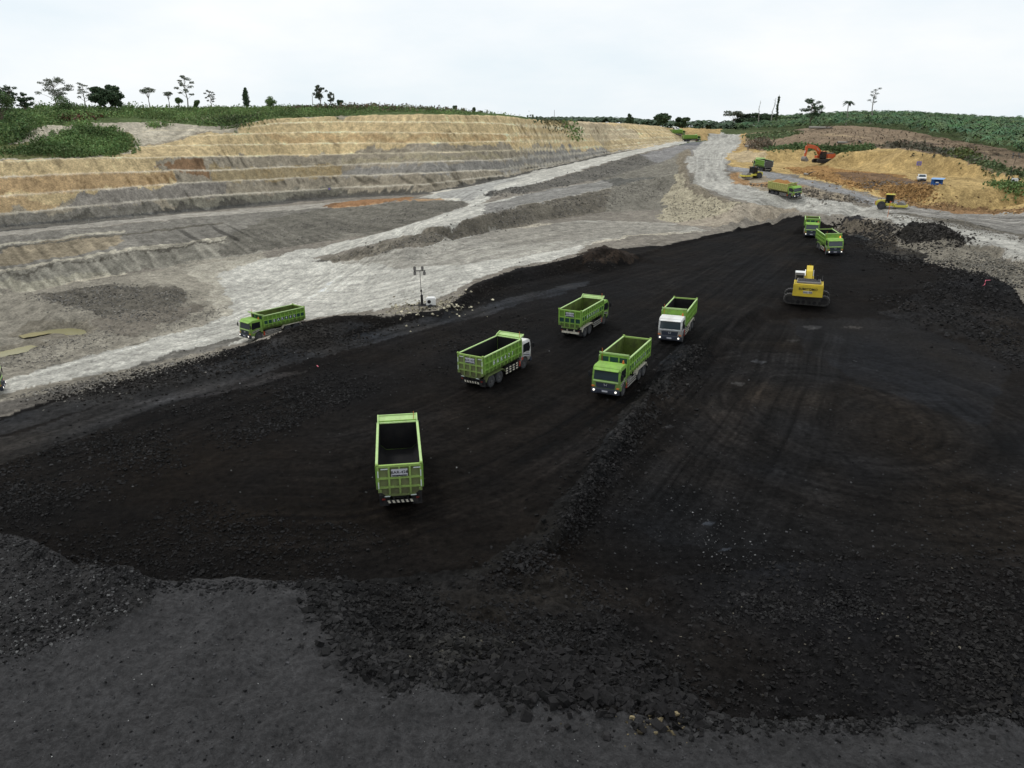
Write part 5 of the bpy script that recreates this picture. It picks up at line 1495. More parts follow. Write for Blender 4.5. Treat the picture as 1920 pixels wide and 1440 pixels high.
PALEGREEN = flat_mat('pale_green_paint', (0.54, 0.53, 0.20), 0.6, 0.3, dirt=(0.46, 0.42, 0.18), scale=1.5, dirt_amt=0.8, mud=0.75)
WHITE = flat_mat('white_paint', (0.74, 0.74, 0.72), 0.45, 0.4, dirt=(0.42, 0.40, 0.36), scale=1.4, dirt_amt=0.7, mud=0.75)
WHITE2 = flat_mat('clean_white_paint', (0.72, 0.72, 0.70), 0.45, 0.4, dirt=(0.5, 0.48, 0.44), scale=1.4, dirt_amt=0.6)
CREAM = flat_mat('cream_paint', (0.62, 0.58, 0.48), 0.6, 0.3, dirt=(0.34, 0.30, 0.24), scale=3.0, dirt_amt=0.8)
DKGREEN = flat_mat('dark_green_panel', (0.010, 0.055, 0.042), 0.45, 0.4, 0.4, 2.0)
LINER = flat_mat('coal_blackened_steel', (0.012, 0.012, 0.013), 0.7, 0.15, dirt=(0.028, 0.026, 0.024), scale=1.2, dirt_amt=0.8)
LINERG = flat_mat('dirty_green_steel', (0.10, 0.14, 0.03), 0.7, 0.2, dirt=(0.035, 0.032, 0.02), scale=0.9, dirt_amt=1.0)
RUBBER = flat_mat('tyre_rubber', (0.045, 0.047, 0.052), 0.85, 0.2, dirt=(0.09, 0.088, 0.085), scale=2.5, dirt_amt=0.8)
RIM = flat_mat('grey_rim', (0.075, 0.075, 0.08), 0.7, 0.3, dirt=(0.14, 0.13, 0.12), scale=5, dirt_amt=0.8)
CHAS = flat_mat('black_chassis', (0.018, 0.018, 0.02), 0.75, 0.2, dirt=(0.06, 0.055, 0.05), scale=2, dirt_amt=0.8)
NAVY = flat_mat('dark_bumper', (0.02, 0.026, 0.045), 0.5, 0.4, dirt=(0.05, 0.05, 0.055), scale=3, dirt_amt=0.7)
GLASS = flat_mat('cab_glass', (0.035, 0.05, 0.062), 0.12, 0.6)
GLASS2 = flat_mat('dark_side_glass', (0.012, 0.014, 0.018), 0.15, 0.5)
CHROME = flat_mat('dull_chrome', (0.55, 0.56, 0.58), 0.35, 0.5, metallic=0.6)
BLACK = flat_mat('black_ink', (0.012, 0.012, 0.014), 0.6, 0.3)
PLATE = flat_mat('plate_grey', (0.50, 0.50, 0.54), 0.5, 0.3, 0.25, 6.0)
LETTER = flat_mat('letter_white', (0.62, 0.68, 0.66), 0.6, 0.3)
RED = flat_mat('red_paint', (0.45, 0.05, 0.03), 0.5, 0.4)
ORANGE = flat_mat('orange_lens', (0.60, 0.16, 0.03), 0.35, 0.5)
LAMP = glow_mat('lit_headlamp', (1.0, 0.95, 0.85), 0.95)
LAMPO = glow_mat('lit_orange_lamp', (1.0, 0.28, 0.05), 1.4)
YELLOW = flat_mat('yellow_paint', (0.62, 0.46, 0.035), 0.5, 0.4, dirt=(0.36, 0.28, 0.05), scale=1.2, dirt_amt=0.7)
YELLOW2 = flat_mat('pale_yellow_paint', (0.62, 0.55, 0.08), 0.5, 0.4, dirt=(0.42, 0.36, 0.12), scale=1.2, dirt_amt=0.7)
ORG = flat_mat('orange_paint', (0.55, 0.10, 0.03), 0.5, 0.4, dirt=(0.34, 0.12, 0.06), scale=1.2, dirt_amt=0.7)
STEEL = flat_mat('worn_steel', (0.22, 0.21, 0.20), 0.55, 0.4, 0.5, 2.0, metallic=0.3)
TRACK = flat_mat('track_steel', (0.035, 0.033, 0.032), 0.65, 0.4, dirt=(0.075, 0.07, 0.065), scale=4.0, dirt_amt=0.9)

WHEELS = {}
def wheel(parent, x, y, r=0.53, wdt=0.30, side=1):
    key = (r, wdt, side)
    if key not in WHEELS:
        h = wdt / 2
        t = MB().lathe((0, 0, 0), [(0.55 * r, -h), (0.80 * r, -h * 1.02), (0.95 * r, -h * 0.9), (r, -h * 0.6), (r, -h * 0.15), (0.965 * r, 0), (r, h * 0.15), (r, h * 0.6), (0.95 * r, h * 0.9), (0.80 * r, h * 1.02), (0.55 * r, h)], 28)
        for k in range(28):
            a = 2 * math.pi * k / 28
            ca, sa = math.cos(a), math.sin(a)
            for s in (-1, 1):
                t.add([((r + e) * math.cos(a + b), s * yy, (r + e) * math.sin(a + b)) for e in (-0.02, 0.015) for b in (-0.05, 0.05) for yy in (h * 0.25, h * 0.8)],
                      [(4, 5, 7, 6), (0, 4, 6, 2), (1, 3, 7, 5), (0, 1, 5, 4), (2, 6, 7, 3)])
        R_ = MB()
        o = side * h
        R_.lathe((0, 0, 0), [(0.56 * r, o * 0.95), (0.52 * r, o * 1.02), (0.48 * r, o * 0.55), (0.26 * r, o * 0.45), (0.24 * r, o * 0.95), (0.0, o * 0.95)], 20)
        R_.lathe((0, 0, 0), [(0.56 * r, -o * 0.9), (0.0, -o * 0.7)], 20)
        for k in range(8):
            a = 2 * math.pi * k / 8
            R_.cyl((0.36 * r * math.cos(a), o * 0.55, 0.36 * r * math.sin(a)), 0.035 * r / 0.53, 0.06, 'y', 6)
        WHEELS[key] = (t.mesh('wheel', [RUBBER]), R_.mesh('rim', [RIM]))
    tm, rm = WHEELS[key]
    w_ = bpy.data.objects.new('wheel', tm); COL.objects.link(w_); w_.parent = parent; w_.location = (x, y, r)
    q = bpy.data.objects.new('rim', rm); COL.objects.link(q); q.parent = w_
    return w_

def place(root, anchor, px, py, az, flat=False, sink=0.03, tilt=1.0, zfix=None):
    """stand a thing so that its local point `anchor` (on the ground) shows at the pixel, heading towards azimuth az"""
    P_ = hit(px, py)[0]
    if zfix is not None:
        P_ = [float(q) for q in at(px, py, zfix)]
    yaw = math.pi / 2 - az
    c, s = math.cos(yaw), math.sin(yaw)
    cx = P_[0] - (anchor[0] * c - anchor[1] * s)
    cy = P_[1] - (anchor[0] * s + anchor[1] * c)
    pts = [(a, b) for a in (-2.6, 0.2, 3.0) for b in (-1.1, 1.1)]
    A, Z = [], []
    for a, b in pts:
        A.append((a, b, 1)); Z.append(float(ground(cx + a * c - b * s, cy + a * s + b * c)))
    sol = np.linalg.lstsq(np.array(A), np.array(Z), rcond=None)[0]
    if zfix is not None: sol = np.array([0, 0, zfix])
    if flat: sol[0] = sol[1] = 0
    sol[0] *= tilt; sol[1] *= tilt
    fx = Vector((c, s, sol[0])).normalized()
    fy = Vector((-s, c, sol[1])).normalized()
    fz = fx.cross(fy).normalized(); fy = fz.cross(fx)
    M = Matrix((fx, fy, fz)).transposed().to_4x4()
    M.translation = Vector((cx, cy, sol[2] - sink))
    root.matrix_world = M
    return root

def thing(name, label, cat, group=None):
    o = bpy.data.objects.new(name, None); COL.objects.link(o)
    return tag(o, label, cat, group)

def place_truck(t, anchor, px, py, az, **kw):
    place(t, anchor, px, py, az, **kw)
    P_ = t.matrix_world @ Vector((anchor[0], anchor[1], 0))
    M = t.matrix_world @ Matrix.Scale(0.94, 4)
    M.translation += P_ - M @ Vector((anchor[0], anchor[1], 0))
    t.matrix_world = M

def dump_truck(label, cab_col, bed, side_text=None, board=None, liner=LINER, fender=CREAM, guard='white', bumper=NAVY, tail_tiles=False, front_tiles=False, beacon_lit=False, lip=0.45, guard_stripe=False, tail_mat=None, door_mark=True, beacon_side=1):
    t = thing('dump_truck', label, 'dump truck', 'dump trucks working in the coal pit')
    paint = bed
    # ---- chassis and running gear
    ch = MB()
    for s in (-1, 1):
        ch.box(-4.0, 3.9, s * 0.42 - 0.06, s * 0.42 + 0.06, 0.72, 1.02)
    for x in (-3.9, -2.2, -0.4, 1.4, 3.2):
        ch.box(x - 0.07, x + 0.07, -0.36, 0.36, 0.74, 1.0)
    for x in (-1.55, -2.9):
        ch.box(x - 0.12, x + 0.12, -0.85, 0.85, 0.42, 0.64)
        ch.cyl((x, 0, 0.53), 0.27, 0.5, 'x', 12)
    ch.box(2.82, 2.98, -0.9, 0.9, 0.42, 0.58)
    ch.box(0.2, 1.6, -0.30, 0.30, 0.45, 0.9)
    ch.tube([(1.5, 0.0, 0.7), (-1.5, 0.0, 0.6)], 0.08, 8)
    ch.box(1.75, 2.25, -1.05, -0.5, 0.55, 1.15)
    for s in (-1, 1):
        ch.box(-4.02, -3.96, s * 0.95 - 0.28, s * 0.95 + 0.28, 0.32, 1.0)          # mud flaps
    ch.build('chassis', CHAS, t)
    tk = MB().box(0.35, 1.65, 0.55, 1.12, 0.48, 1.0, 0, 0.08); tk.build('fuel_tank', STEEL, t)
    MB().box(0.1, 0.9, -1.1, -0.6, 0.5, 0.95, 0, 0.05).build('battery_box', CHAS, t)
    for x, ys in ((2.9, (1.02,)), (-1.55, (1.06, 0.74)), (-2.9, (1.06, 0.74))):
        for s in (-1, 1):
            for y in ys:
                wheel(t, x, s * y, 0.53, 0.29, s)
    for s in (-1, 1):
        fd = MB()
        pr = [(-0.62, 0.80), (-0.92, 1.14), (-3.45, 1.14), (-3.85, 0.72), (-3.79, 0.70), (-3.42, 1.09), (-0.95, 1.09), (-0.67, 0.77)]
        fd.prism(pr, s * 0.86, s * 1.24)
        fd.build('fender', fender, t)
        gd = MB()
        for z in (0.50, 0.72, 0.94):
            if guard_stripe:
                for k in range(8):
                    gd.box(-0.45 + k * 0.30, -0.45 + (k + 1) * 0.30, s * 1.19 - 0.02, s * 1.19 + 0.02, z - 0.055, z + 0.055, k % 2)
            else:
                gd.box(-0.45, 1.95, s * 1.19 - 0.02, s * 1.19 + 0.02, z - 0.06, z + 0.06, 0)
        for x in (-0.3, 0.7, 1.75):
            gd.box(x - 0.04, x + 0.04, s * 1.15 - 0.02, s * 1.15 + 0.018, 0.46, 1.02, 1)
        gd.build('side_guard', [CREAM if guard == 'cream' else WHITE, CHAS], t)
        MB().box(2.02, 2.2, s * 1.05 - 0.14, s * 1.05 + 0.14, 0.45, 0.95, 0, 0.03).build('extinguisher_box', RED, t)
    # ---- cab
    cb = MB()
    arch = [(2.9 + 0.66 * math.cos(a), 0.60 + 0.62 * math.sin(a)) for a in np.linspace(math.pi * 0.98, 0.06, 9)]
    prof = [(2.28, 0.86)] + arch + [(4.12, 0.72), (4.16, 1.0), (4.15, 1.48), (3.98, 2.40), (3.86, 2.60), (3.70, 2.68), (2.55, 2.70), (2.34, 2.62), (2.28, 2.40)]
    cb.prism(prof, -1.16, 1.16)
    for s in (-1, 1):
        cb.prism([(2.28, 0.9), (2.28, 2.42), (2.36, 2.6), (3.80, 2.56), (3.96, 2.36), (4.12, 1.5), (4.13, 0.95)] + [(2.9 + 0.66 * math.cos(a), 0.60 + 0.62 * math.sin(a)) for a in np.linspace(0.06, math.pi * 0.98, 9)], s * 1.16, s * 1.20)
    cab = cb.build('cab', cab_col, t)
    MB().add([(4.115 + 0.02, -1.06, 1.58), (4.115 + 0.02, 1.06, 1.58), (3.975 + 0.02, 1.02, 2.42), (3.975 + 0.02, -1.02, 2.42), (4.09, -1.06, 1.58), (4.09, 1.06, 1.58), (3.95, 1.02, 2.42), (3.95, -1.02, 2.42)],
             [(0, 1, 2, 3), (4, 7, 6, 5), (0, 4, 5, 1), (1, 5, 6, 2), (2, 6, 7, 3), (3, 7, 4, 0)]).build('windshield', GLASS, cab)
    for y0 in (-0.75, 0.15):
        MB().tube([(4.15, y0, 1.58), (4.10, y0 + 0.55, 1.80)], 0.014, 5).build('wiper', BLACK, cab)
    tr = MB().box(4.14, 4.20, -1.08, 1.08, 1.42, 1.53, 0, 0.02)
    tr.build('front_trim', CHROME if cab_col is WHITE else GREENTOP, cab)
    MB().prism([(-0.86, 1.36), (0.86, 1.36), (0.78, 0.92), (-0.78, 0.92)], 4.15, 4.185, 0, 'x').build('grille', NAVY, cab)
    em = MB()                                   # the maker's winged oval as it shows on the grille
    em.prism([(-0.15, 1.30), (-0.12, 1.31), (-0.055, 1.20), (0.055, 1.20), (0.12, 1.31), (0.15, 1.30), (0.10, 1.10), (0.07, 1.10), (0.06, 1.155), (-0.06, 1.155), (-0.07, 1.10), (-0.10, 1.10)], 4.186, 4.205, 0, 'x')
    em.build('emblem', CHROME, cab)
    for s in (-1, 1):
        MB().prism([(2.62, 1.62), (2.62, 2.40), (3.78, 2.40), (3.94, 1.80), (3.80, 1.50), (3.3, 1.62)], s * 1.206, s * 1.217).build('side_window', GLASS2, cab)
        do = MB().prism([(2.58, 1.28), (2.58, 2.45), (3.80, 2.46), (4.0, 1.78), (3.98, 1.28)], s * 1.196, s * 1.208).build('door', cab_col, cab)
        MB().box(2.72, 2.88, s * 1.222 - 0.015, s * 1.222 + 0.015, 1.40, 1.45).build('handle', BLACK, do)
        if door_mark:
            dm = MB()
            dm.prism([(2.78, 1.50), (2.78, 1.28), (3.75, 1.02), (3.92, 1.22)], s * 1.206, s * 1.220, 0)
            dm.prism([(2.86, 1.415), (2.86, 1.345), (3.74, 1.105), (3.82, 1.18)], s * 1.219, s * 1.225, 1)
            dm.build('door_stripe', [WHITE if cab_col is not WHITE else PLATE, BLACK], cab)
        MB().box(2.35, 2.62, s * 1.205 - 0.02, s * 1.205 + 0.02, 1.0, 1.22).build('side_badge', RED if cab_col is WHITE else cab_col, cab)
        mr = MB()
        mr.tube([(3.98, s * 1.16, 2.38), (4.22, s * 1.34, 2.36), (4.22, s * 1.40, 1.70), (4.05, s * 1.18, 1.62)], 0.02, 5)
        mr.box(4.16, 4.24, s * 1.40 - 0.12, s * 1.40 + 0.12, 1.78, 2.22, 0, 0.03)
        mr.build('mirror', BLACK, cab)
        MB().box(4.02, 4.19, s * 1.06 - 0.13, s * 1.06 + 0.13, 0.93, 1.06, 0, 0.02).build('turn_signal', ORANGE, cab)
    vs = MB().prism([(3.93, 2.44), (4.22, 2.40), (4.23, 2.44), (3.92, 2.54)], -1.05, 1.05); vs.build('sun_visor', cab_col, cab)
    bc = MB().cyl((2.62, beacon_side * 0.95, 2.76), 0.09, 0.14, 'z', 12).cyl((2.62, beacon_side * 0.95, 2.9), 0.075, 0.16, 'z', 12, 0, 0.05)
    bc.build('beacon', LAMPO if beacon_lit else ORANGE, cab)
    fg = MB().tube([(2.2, -beacon_side * 1.05, 2.2), (2.2, -beacon_side * 1.05, 3.7)], 0.02, 5); fg.build('flag_pole', ORANGE, cab)
    bp_ = MB().box(3.98, 4.32, -1.2, 1.2, 0.42, 0.88, 0, 0.07)
    for k in range(7): bp_.box(4.31, 4.335, -0.66 + k * 0.2, -0.54 + k * 0.2, 0.50, 0.58, 1)
    bump = bp_.build('bumper', [bumper, CHAS], t)
    MB().box(4.31, 4.335, -0.24, 0.24, 0.62, 0.76).build('number_plate', PLATE, bump)
    for s in (-1, 1):
        MB().cyl((4.325, s * 0.94, 0.72), 0.095, 0.06, 'x', 14).build('headlight', LAMP, bump)
    # ---- dump bed
    X0b, X1b, Zb, Zt, Wb = -4.30, 2.10, 1.16, 3.02, 1.25
    bd = MB()
    hull = [(-Wb + 0.06, Zt), (-Wb + 0.06, Zb + 0.35), (-Wb + 0.42, Zb), (Wb - 0.42, Zb), (Wb - 0.06, Zb + 0.35), (Wb - 0.06, Zt)]
    for a, b in zip(hull[:-1], hull[1:]):                                 # inner skin
        bd.quad((X0b + 0.05, a[0], a[1]), (X1b - 0.06, a[0], a[1]), (X1b - 0.06, b[0], b[1]), (X0b + 0.05, b[0], b[1]), 1)
    low = [(-Wb, Zb + 0.33), (-Wb + 0.40, Zb - 0.05), (Wb - 0.40, Zb - 0.05), (Wb, Zb + 0.33)]
    for a, b in zip(low[:-1], low[1:]):
        bd.quad((X0b, a[0], a[1]), (X1b, a[0], a[1]), (X1b, b[0], b[1]), (X0b, b[0], b[1]), 0)
    for s in (-1, 1): bd.box(-4.0, 1.9, s * 0.38 - 0.07, s * 0.38 + 0.07, 1.0, 1.11, 2)
    bed_o = bd.build('dump_bed', [paint, liner, CHAS], t)
    # front wall with its lip
    fw = MB()
    fw.prism([(-Wb, Zt + 0.16), (-Wb, Zb + 0.33), (-Wb + 0.40, Zb - 0.05), (Wb - 0.40, Zb - 0.05), (Wb, Zb + 0.33), (Wb, Zt + 0.16)], X1b, X1b + 0.05, 0, 'x')
    fw.add([(X1b - 0.004, y, z) for y, z in hull], [(0, 1, 2, 3, 4, 5)], 1)
    for y in (-1.19, -0.42, 0.42, 1.19): fw.box(X1b + 0.05, X1b + 0.12, y - 0.05, y + 0.05, Zb + 0.2, Zt + 0.1)
    for z in (2.0, 2.52): fw.box(X1b + 0.05, X1b + 0.11, -1.14, 1.14, z - 0.045, z + 0.045)
    fw.build('front_wall', [paint, liner], bed_o)
    lp = MB()
    lp.add([(X1b - 0.1, -Wb, Zt + 0.06), (X1b - 0.1, Wb, Zt + 0.06), (X1b + lip, Wb, Zt + 0.30), (X1b + lip, -Wb, Zt + 0.30), (X1b - 0.1, -Wb, Zt + 0.0), (X1b - 0.1, Wb, Zt + 0.0), (X1b + lip, Wb, Zt + 0.24), (X1b + lip, -Wb, Zt + 0.24)],
           [(0, 1, 2, 3), (4, 7, 6, 5), (0, 4, 5, 1), (1, 5, 6, 2), (2, 6, 7, 3), (3, 7, 4, 0)])
    for s in (-1, 1):
        lp.prism([(X1b - 0.3, Zt + 0.02), (X1b + lip, Zt + 0.24), (X1b + lip, Zt + 0.40), (X1b - 0.05, Zt + 0.22)], s * Wb - 0.04, s * Wb + 0.04)
    lp.box(X1b + lip - 0.03, X1b + lip + 0.05, -Wb, Wb, Zt + 0.24, Zt + 0.36)
    lp.build('canopy_lip', GREENTOP if bed is not PALEGREEN else PALEGREEN, bed_o)
    if front_tiles:
        for a, b in ((-1.12, -0.49), (-0.35, 0.35), (0.49, 1.12)):
            MB().box(X1b + 0.051, X1b + 0.075, a, b, 2.58, 3.0).build('front_panel', DKGREEN, bed_o)
    # side panels
    nrib = 11
    for s in (-1, 1):
        sp = MB()
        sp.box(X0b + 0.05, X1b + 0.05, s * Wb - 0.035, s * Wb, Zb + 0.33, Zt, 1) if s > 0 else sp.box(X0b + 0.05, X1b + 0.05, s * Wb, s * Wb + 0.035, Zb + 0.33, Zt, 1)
        o1, o2 = sorted((s * Wb, s * (Wb + 0.11)))
        xs_ = np.linspace(X0b + 0.10, X1b, nrib)
        for x in xs_: sp.box(x - 0.045, x + 0.045, o1, o2, Zb + 0.36, Zt - 0.06)
        o3, o4 = sorted((s * Wb, s * (Wb + 0.095)))
        rails = (1.85, 2.42) if bed is not PALEGREEN else (1.55,)
        for z in rails: sp.box(X0b + 0.1, X1b, o3, o4, z - 0.05, z + 0.05)
        spo = sp.build('side_panel', [paint, GPANEL if bed is not PALEGREEN else flat_mat('recess_yellow_panel', (0.40, 0.40, 0.14), 0.7, 0.2, 0.3, 2.0)], bed_o)  # plate between the ribs is darker than the ribs
        rl = MB(); o5, o6 = sorted((s * (Wb - 0.06), s * (Wb + 0.09)))
        rl.box(X0b, X1b + 0.08, o5, o6, Zt - 0.05, Zt + 0.06, 0, 0.02)
        rl.build('top_rail', GREENTOP if bed is not PALEGREEN else PALEGREEN, bed_o)
        if side_text is not None:
            dark, txt, start = side_text
            for k in range(nrib - 1):
                a, b = (xs_[k], xs_[k + 1])
                kk = k if s < 0 else nrib - 2 - k                           # reading order from the viewer's left
                if dark:
                    y1, y2 = sorted((s * (Wb + 0.001), s * (Wb + 0.03)))
                    MB().box(a + 0.07, b - 0.07, y1, y2, 1.93, 2.35).build('dark_panel', DKGREEN, spo)
                if txt and 0 <= kk - start < len(txt):
                    text('letter', txt[kk - start], 0.52, LETTER, spo, ((a + b) / 2, s * (Wb + 0.036), 2.14), (1 if s < 0 else -1, 0, 0), (0, 0, 1))
    # tailgate
    tm_ = tail_mat or GREEN2
    tg = MB()
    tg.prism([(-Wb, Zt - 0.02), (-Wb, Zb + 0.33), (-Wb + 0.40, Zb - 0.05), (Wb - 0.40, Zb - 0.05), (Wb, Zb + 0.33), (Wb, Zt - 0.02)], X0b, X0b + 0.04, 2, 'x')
    tg.add([(X0b + 0.046, y, min(z, Zt - 0.02)) for y, z in hull], [(0, 1, 2, 3, 4, 5)], 1)
    for y in (-1.21, -0.60, 0.0, 0.60, 1.21): tg.box(X0b - 0.12, X0b, y - 0.055, y + 0.055, Zb + (0.02 if abs(y) < 1 else 0.34), Zt - 0.06)
    for z in (1.68, 2.26): tg.box(X0b - 0.115, X0b, -1.15, 1.15, z - 0.05, z + 0.05)
    tg.box(X0b - 0.09, X0b + 0.06, -Wb - 0.03, Wb + 0.03, Zt - 0.08, Zt + 0.05)
    tg.box(X0b - 0.085, X0b, -Wb + 0.38, Wb - 0.38, Zb - 0.06, Zb + 0.06)
    for s in (-1, 1):
        tg.cyl((X0b - 0.02, s * (Wb + 0.0), Zt + 0.08), 0.09, 0.16, 'y', 12)
        tg.box(X0b - 0.12, X0b + 0.02, s * 1.16 - 0.10, s * 1.16 + 0.10, Zb + 0.22, Zb + 0.42)
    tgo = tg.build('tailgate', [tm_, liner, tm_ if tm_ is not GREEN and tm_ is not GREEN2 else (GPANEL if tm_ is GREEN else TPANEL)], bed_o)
    if tail_tiles:
        for a, b in ((-1.14, -0.67), (-0.53, -0.07), (0.07, 0.53), (0.67, 1.14)):
            MB().box(X0b - 0.03, X0b - 0.001, a, b, 1.75, 2.19).build('tail_panel', DKGREEN, tgo)
    else:
        for (y, z, dy, dz) in ((-1.0, 2.86, .2, .03), (0.85, 2.86, .2, .03), (-1.21, 2.5, .03, .2), (1.21, 2.55, .03, .2), (-1.21, 1.85, .03, .2), (1.21, 1.85, .03, .2), (-0.75, 1.13, .16, .025), (0.75, 1.13, .16, .025)):
            MB().box(X0b - 0.14, X0b - 0.121, y - dy, y + dy, z - dz, z + dz).build('reflector', LETTER, tgo)
    if board:
        nb = MB().box(X0b - 0.15, X0b - 0.121, -0.46, 0.46, 2.38, 2.83, 0).box(X0b - 0.157, X0b - 0.151, -0.42, 0.42, 2.40, 2.47, 1)
        nbo = nb.build('number_board', [PLATE, BLACK], tgo)
        text('number', board, 0.245, BLACK, nbo, (X0b - 0.156, 0, 2.63), (0, -1, 0), (0, 0, 1))
    ub = MB()
    ub.box(-4.16, -4.08, -0.98, 0.98, 0.52, 0.74, 0)
    if not tail_tiles:
        for k in range(6):
            y = -0.72 + k * 0.26
            ub.add([(-4.165, y, 0.54), (-4.165, y + 0.13, 0.54), (-4.165, y + 0.20, 0.72), (-4.165, y + 0.07, 0.72)], [(0, 1, 2, 3)], 1)
    ub.box(-4.14, -3.9, -0.45, -0.35, 0.6, 0.95, 0); ub.box(-4.14, -3.9, 0.35, 0.45, 0.6, 0.95, 0)
    ubo = ub.build('rear_bumper', [CHAS if not tail_tiles else CREAM, CREAM], t)
    for s in (-1, 1):
        MB().box(-4.2, -4.14, s * 0.98 - 0.09, s * 0.98 + 0.09, 0.77, 0.85, 0).build('tail_lamp', flat_mat('dark_red_lens', (0.16, 0.02, 0.015), 0.4, 0.4), ubo)
    return t

def VPA(vpx): return math.atan((vpx - 960) / F * CP)
PI = math.pi
t = dump_truck('all-green dump truck on the pale road behind the black berm, dark side panels lettered BAR440', GREEN, GREEN, (True, 'BAR440', 2), 'BAR-440', liner=LINERG, fender=CREAM, tail_tiles=True, front_tiles=True, lip=0.5)
place_truck(t, (2.9, 1.15), 487, 637, math.radians(218), zfix=-4.72)
t = dump_truck('white-cabbed dump truck seen from behind, driving off right with an empty green bed', WHITE, GREEN, (False, 'BAR427', 2), 'BAR-427', fender=GREEN2, guard='cream', guard_stripe=True, tail_mat=GREEN2, lip=0.5)
place_truck(t, (-2.9, -1.2), 922, 725, VPA(1800))
t = dump_truck('dump truck nearest the camera, seen from behind with board BAR-428 on its tailgate', GREEN, GREEN, None, 'BAR-428', fender=CHAS, tail_mat=GREEN2, lip=0.55)
place_truck(t, (-4.2, 0), 753, 958, VPA(727))
t = dump_truck('green-cabbed dump truck seen from behind, with dark green panels across its tailgate and side', GREEN, GREEN, (True, 'BAR430', 2), 'BAR-430', liner=LINERG, fender=CREAM, tail_tiles=True, front_tiles=True, tail_mat=GREEN, lip=0.25)
place_truck(t, (-2.9, -1.2), 1097, 631, VPA(1707))
t = dump_truck('nearest oncoming all-green dump truck, dark panels above its cab, beside the coal windrow', GREEN, GREEN, (True, 'BAR434', 2), 'BAR-434', liner=LINERG, fender=CREAM, tail_tiles=True, front_tiles=True, lip=0.12)
place_truck(t, (4.2, 0), 1134, 747, VPA(1673) + PI)
t = dump_truck('oncoming dump truck with a white cab and a plain green bed lined with black', WHITE, GREEN, None, 'BAR-425', fender=CREAM, guard='cream', guard_stripe=True, lip=0.12, beacon_side=1)
place_truck(t, (4.2, 0), 1254, 646, VPA(1565) + PI)
t = dump_truck('far oncoming green dump truck with dark front panels, half hidden behind another green truck', GREEN, GREEN, (True, '', 0), 'BAR-433', liner=LINERG, fender=CREAM, tail_tiles=True, front_tiles=True, lip=0.12)
place_truck(t, (4.2, 0), 1520, 446, VPA(1499) + PI)
t = dump_truck('oncoming green dump truck with a lit orange beacon, coming down the coal ramp', GREEN, GREEN, None, 'BAR-426', fender=GREEN, guard='cream', guard_stripe=True, beacon_lit=True, lip=0.12, beacon_side=1)
place_truck(t, (4.2, 0), 1565, 480, VPA(1195) + PI)
t = dump_truck('green-cabbed dump truck with a pale yellow-green bed heaped with orange clay, on the pale road', GREEN, PALEGREEN, None, None, liner=LINERG, fender=CHAS, lip=0.5, tail_mat=PALEGREEN)
place_truck(t, (2.9, -1.15), 1479, 380, math.radians(157), tilt=0.3)
LOADED = t
t = dump_truck('green dump truck with a mud-grey tailgate, driving away below the clay bank', GREEN, GREEN, None, None, fender=CHAS, lip=0.5, tail_mat=flat_mat('mud_grey', (0.13, 0.125, 0.12), 0.9, 0.1, 0.4, 2.0))
place_truck(t, (-2.9, 1.2), 1428, 321, math.radians(-3.6))
t = dump_truck('small far green dump truck seen from its side at the top of the pale road', GREEN, GREEN, None, None, liner=LINERG, fender=GREEN2, lip=0.4)
place_truck(t, (-2.9, -1.2), 1287, 266, math.radians(82), flat=True)
t = dump_truck('farthest dump truck, only its green bed showing behind the clay mound', GREEN, GREEN, None, None, liner=LINERG, lip=0.4)
place_truck(t, (-4.2, 0), 1258, 246, math.radians(60), flat=True, sink=0.6)
t = dump_truck('green dump truck cut off by the left edge, only its front corner in the photo', GREEN, GREEN, None, None, liner=LINERG, front_tiles=True)
place_truck(t, (4.3, -1.2), 9, 742, math.radians(62))

# clay heaped in the loaded truck: a load resting in the bed
def heap(name, label, cat, parent_matrix, x0, x1, y0, y1, z0, h, col, n=26):
    V_, F_ = [], []
    for i in range(n + 1):
        for j in range(n + 1):
            u, v = i / n, j / n
            e = (min(u, 1 - u, 0.25) / 0.25) ** 0.7 * (min(v, 1 - v, 0.3) / 0.3) ** 0.7
            x, y = x0 + (x1 - x0) * u, y0 + (y1 - y0) * v
            z = z0 + h * e * (0.75 + 0.5 * float(vnoise(np.array([x * 1.1]), np.array([y * 1.1]), 3)[0])) + 0.22 * e * float(vnoise(np.array([x * 4]), np.array([y * 4]), 4)[0])
            V_.append((x, y, z))
    for i in range(n):
        for j in range(n):
            a = i * (n + 1) + j
            F_.append((a, a + n + 1, a + n + 2, a + 1))
    b = len(V_)
    V_ += [(x0, y0, z0 - 0.5), (x1, y0, z0 - 0.5), (x1, y1, z0 - 0.5), (x0, y1, z0 - 0.5)]
    F_.append((b, b + 1, b + 2, b + 3))
    o = py_mesh(name, V_, F_, flat_mat(name, col, 0.95, 0.1, 0.45, 3.0))
    o.matrix_world = parent_matrix
    return tag(o, label, cat)
bpy.context.view_layer.update()
heap('clay_load', 'heap of orange clay filling the bed of the loaded dump truck', 'load', LOADED.matrix_world.copy(), -4.2, 2.0, -1.17, 1.17, 2.6, 0.75, (0.36, 0.19, 0.07))

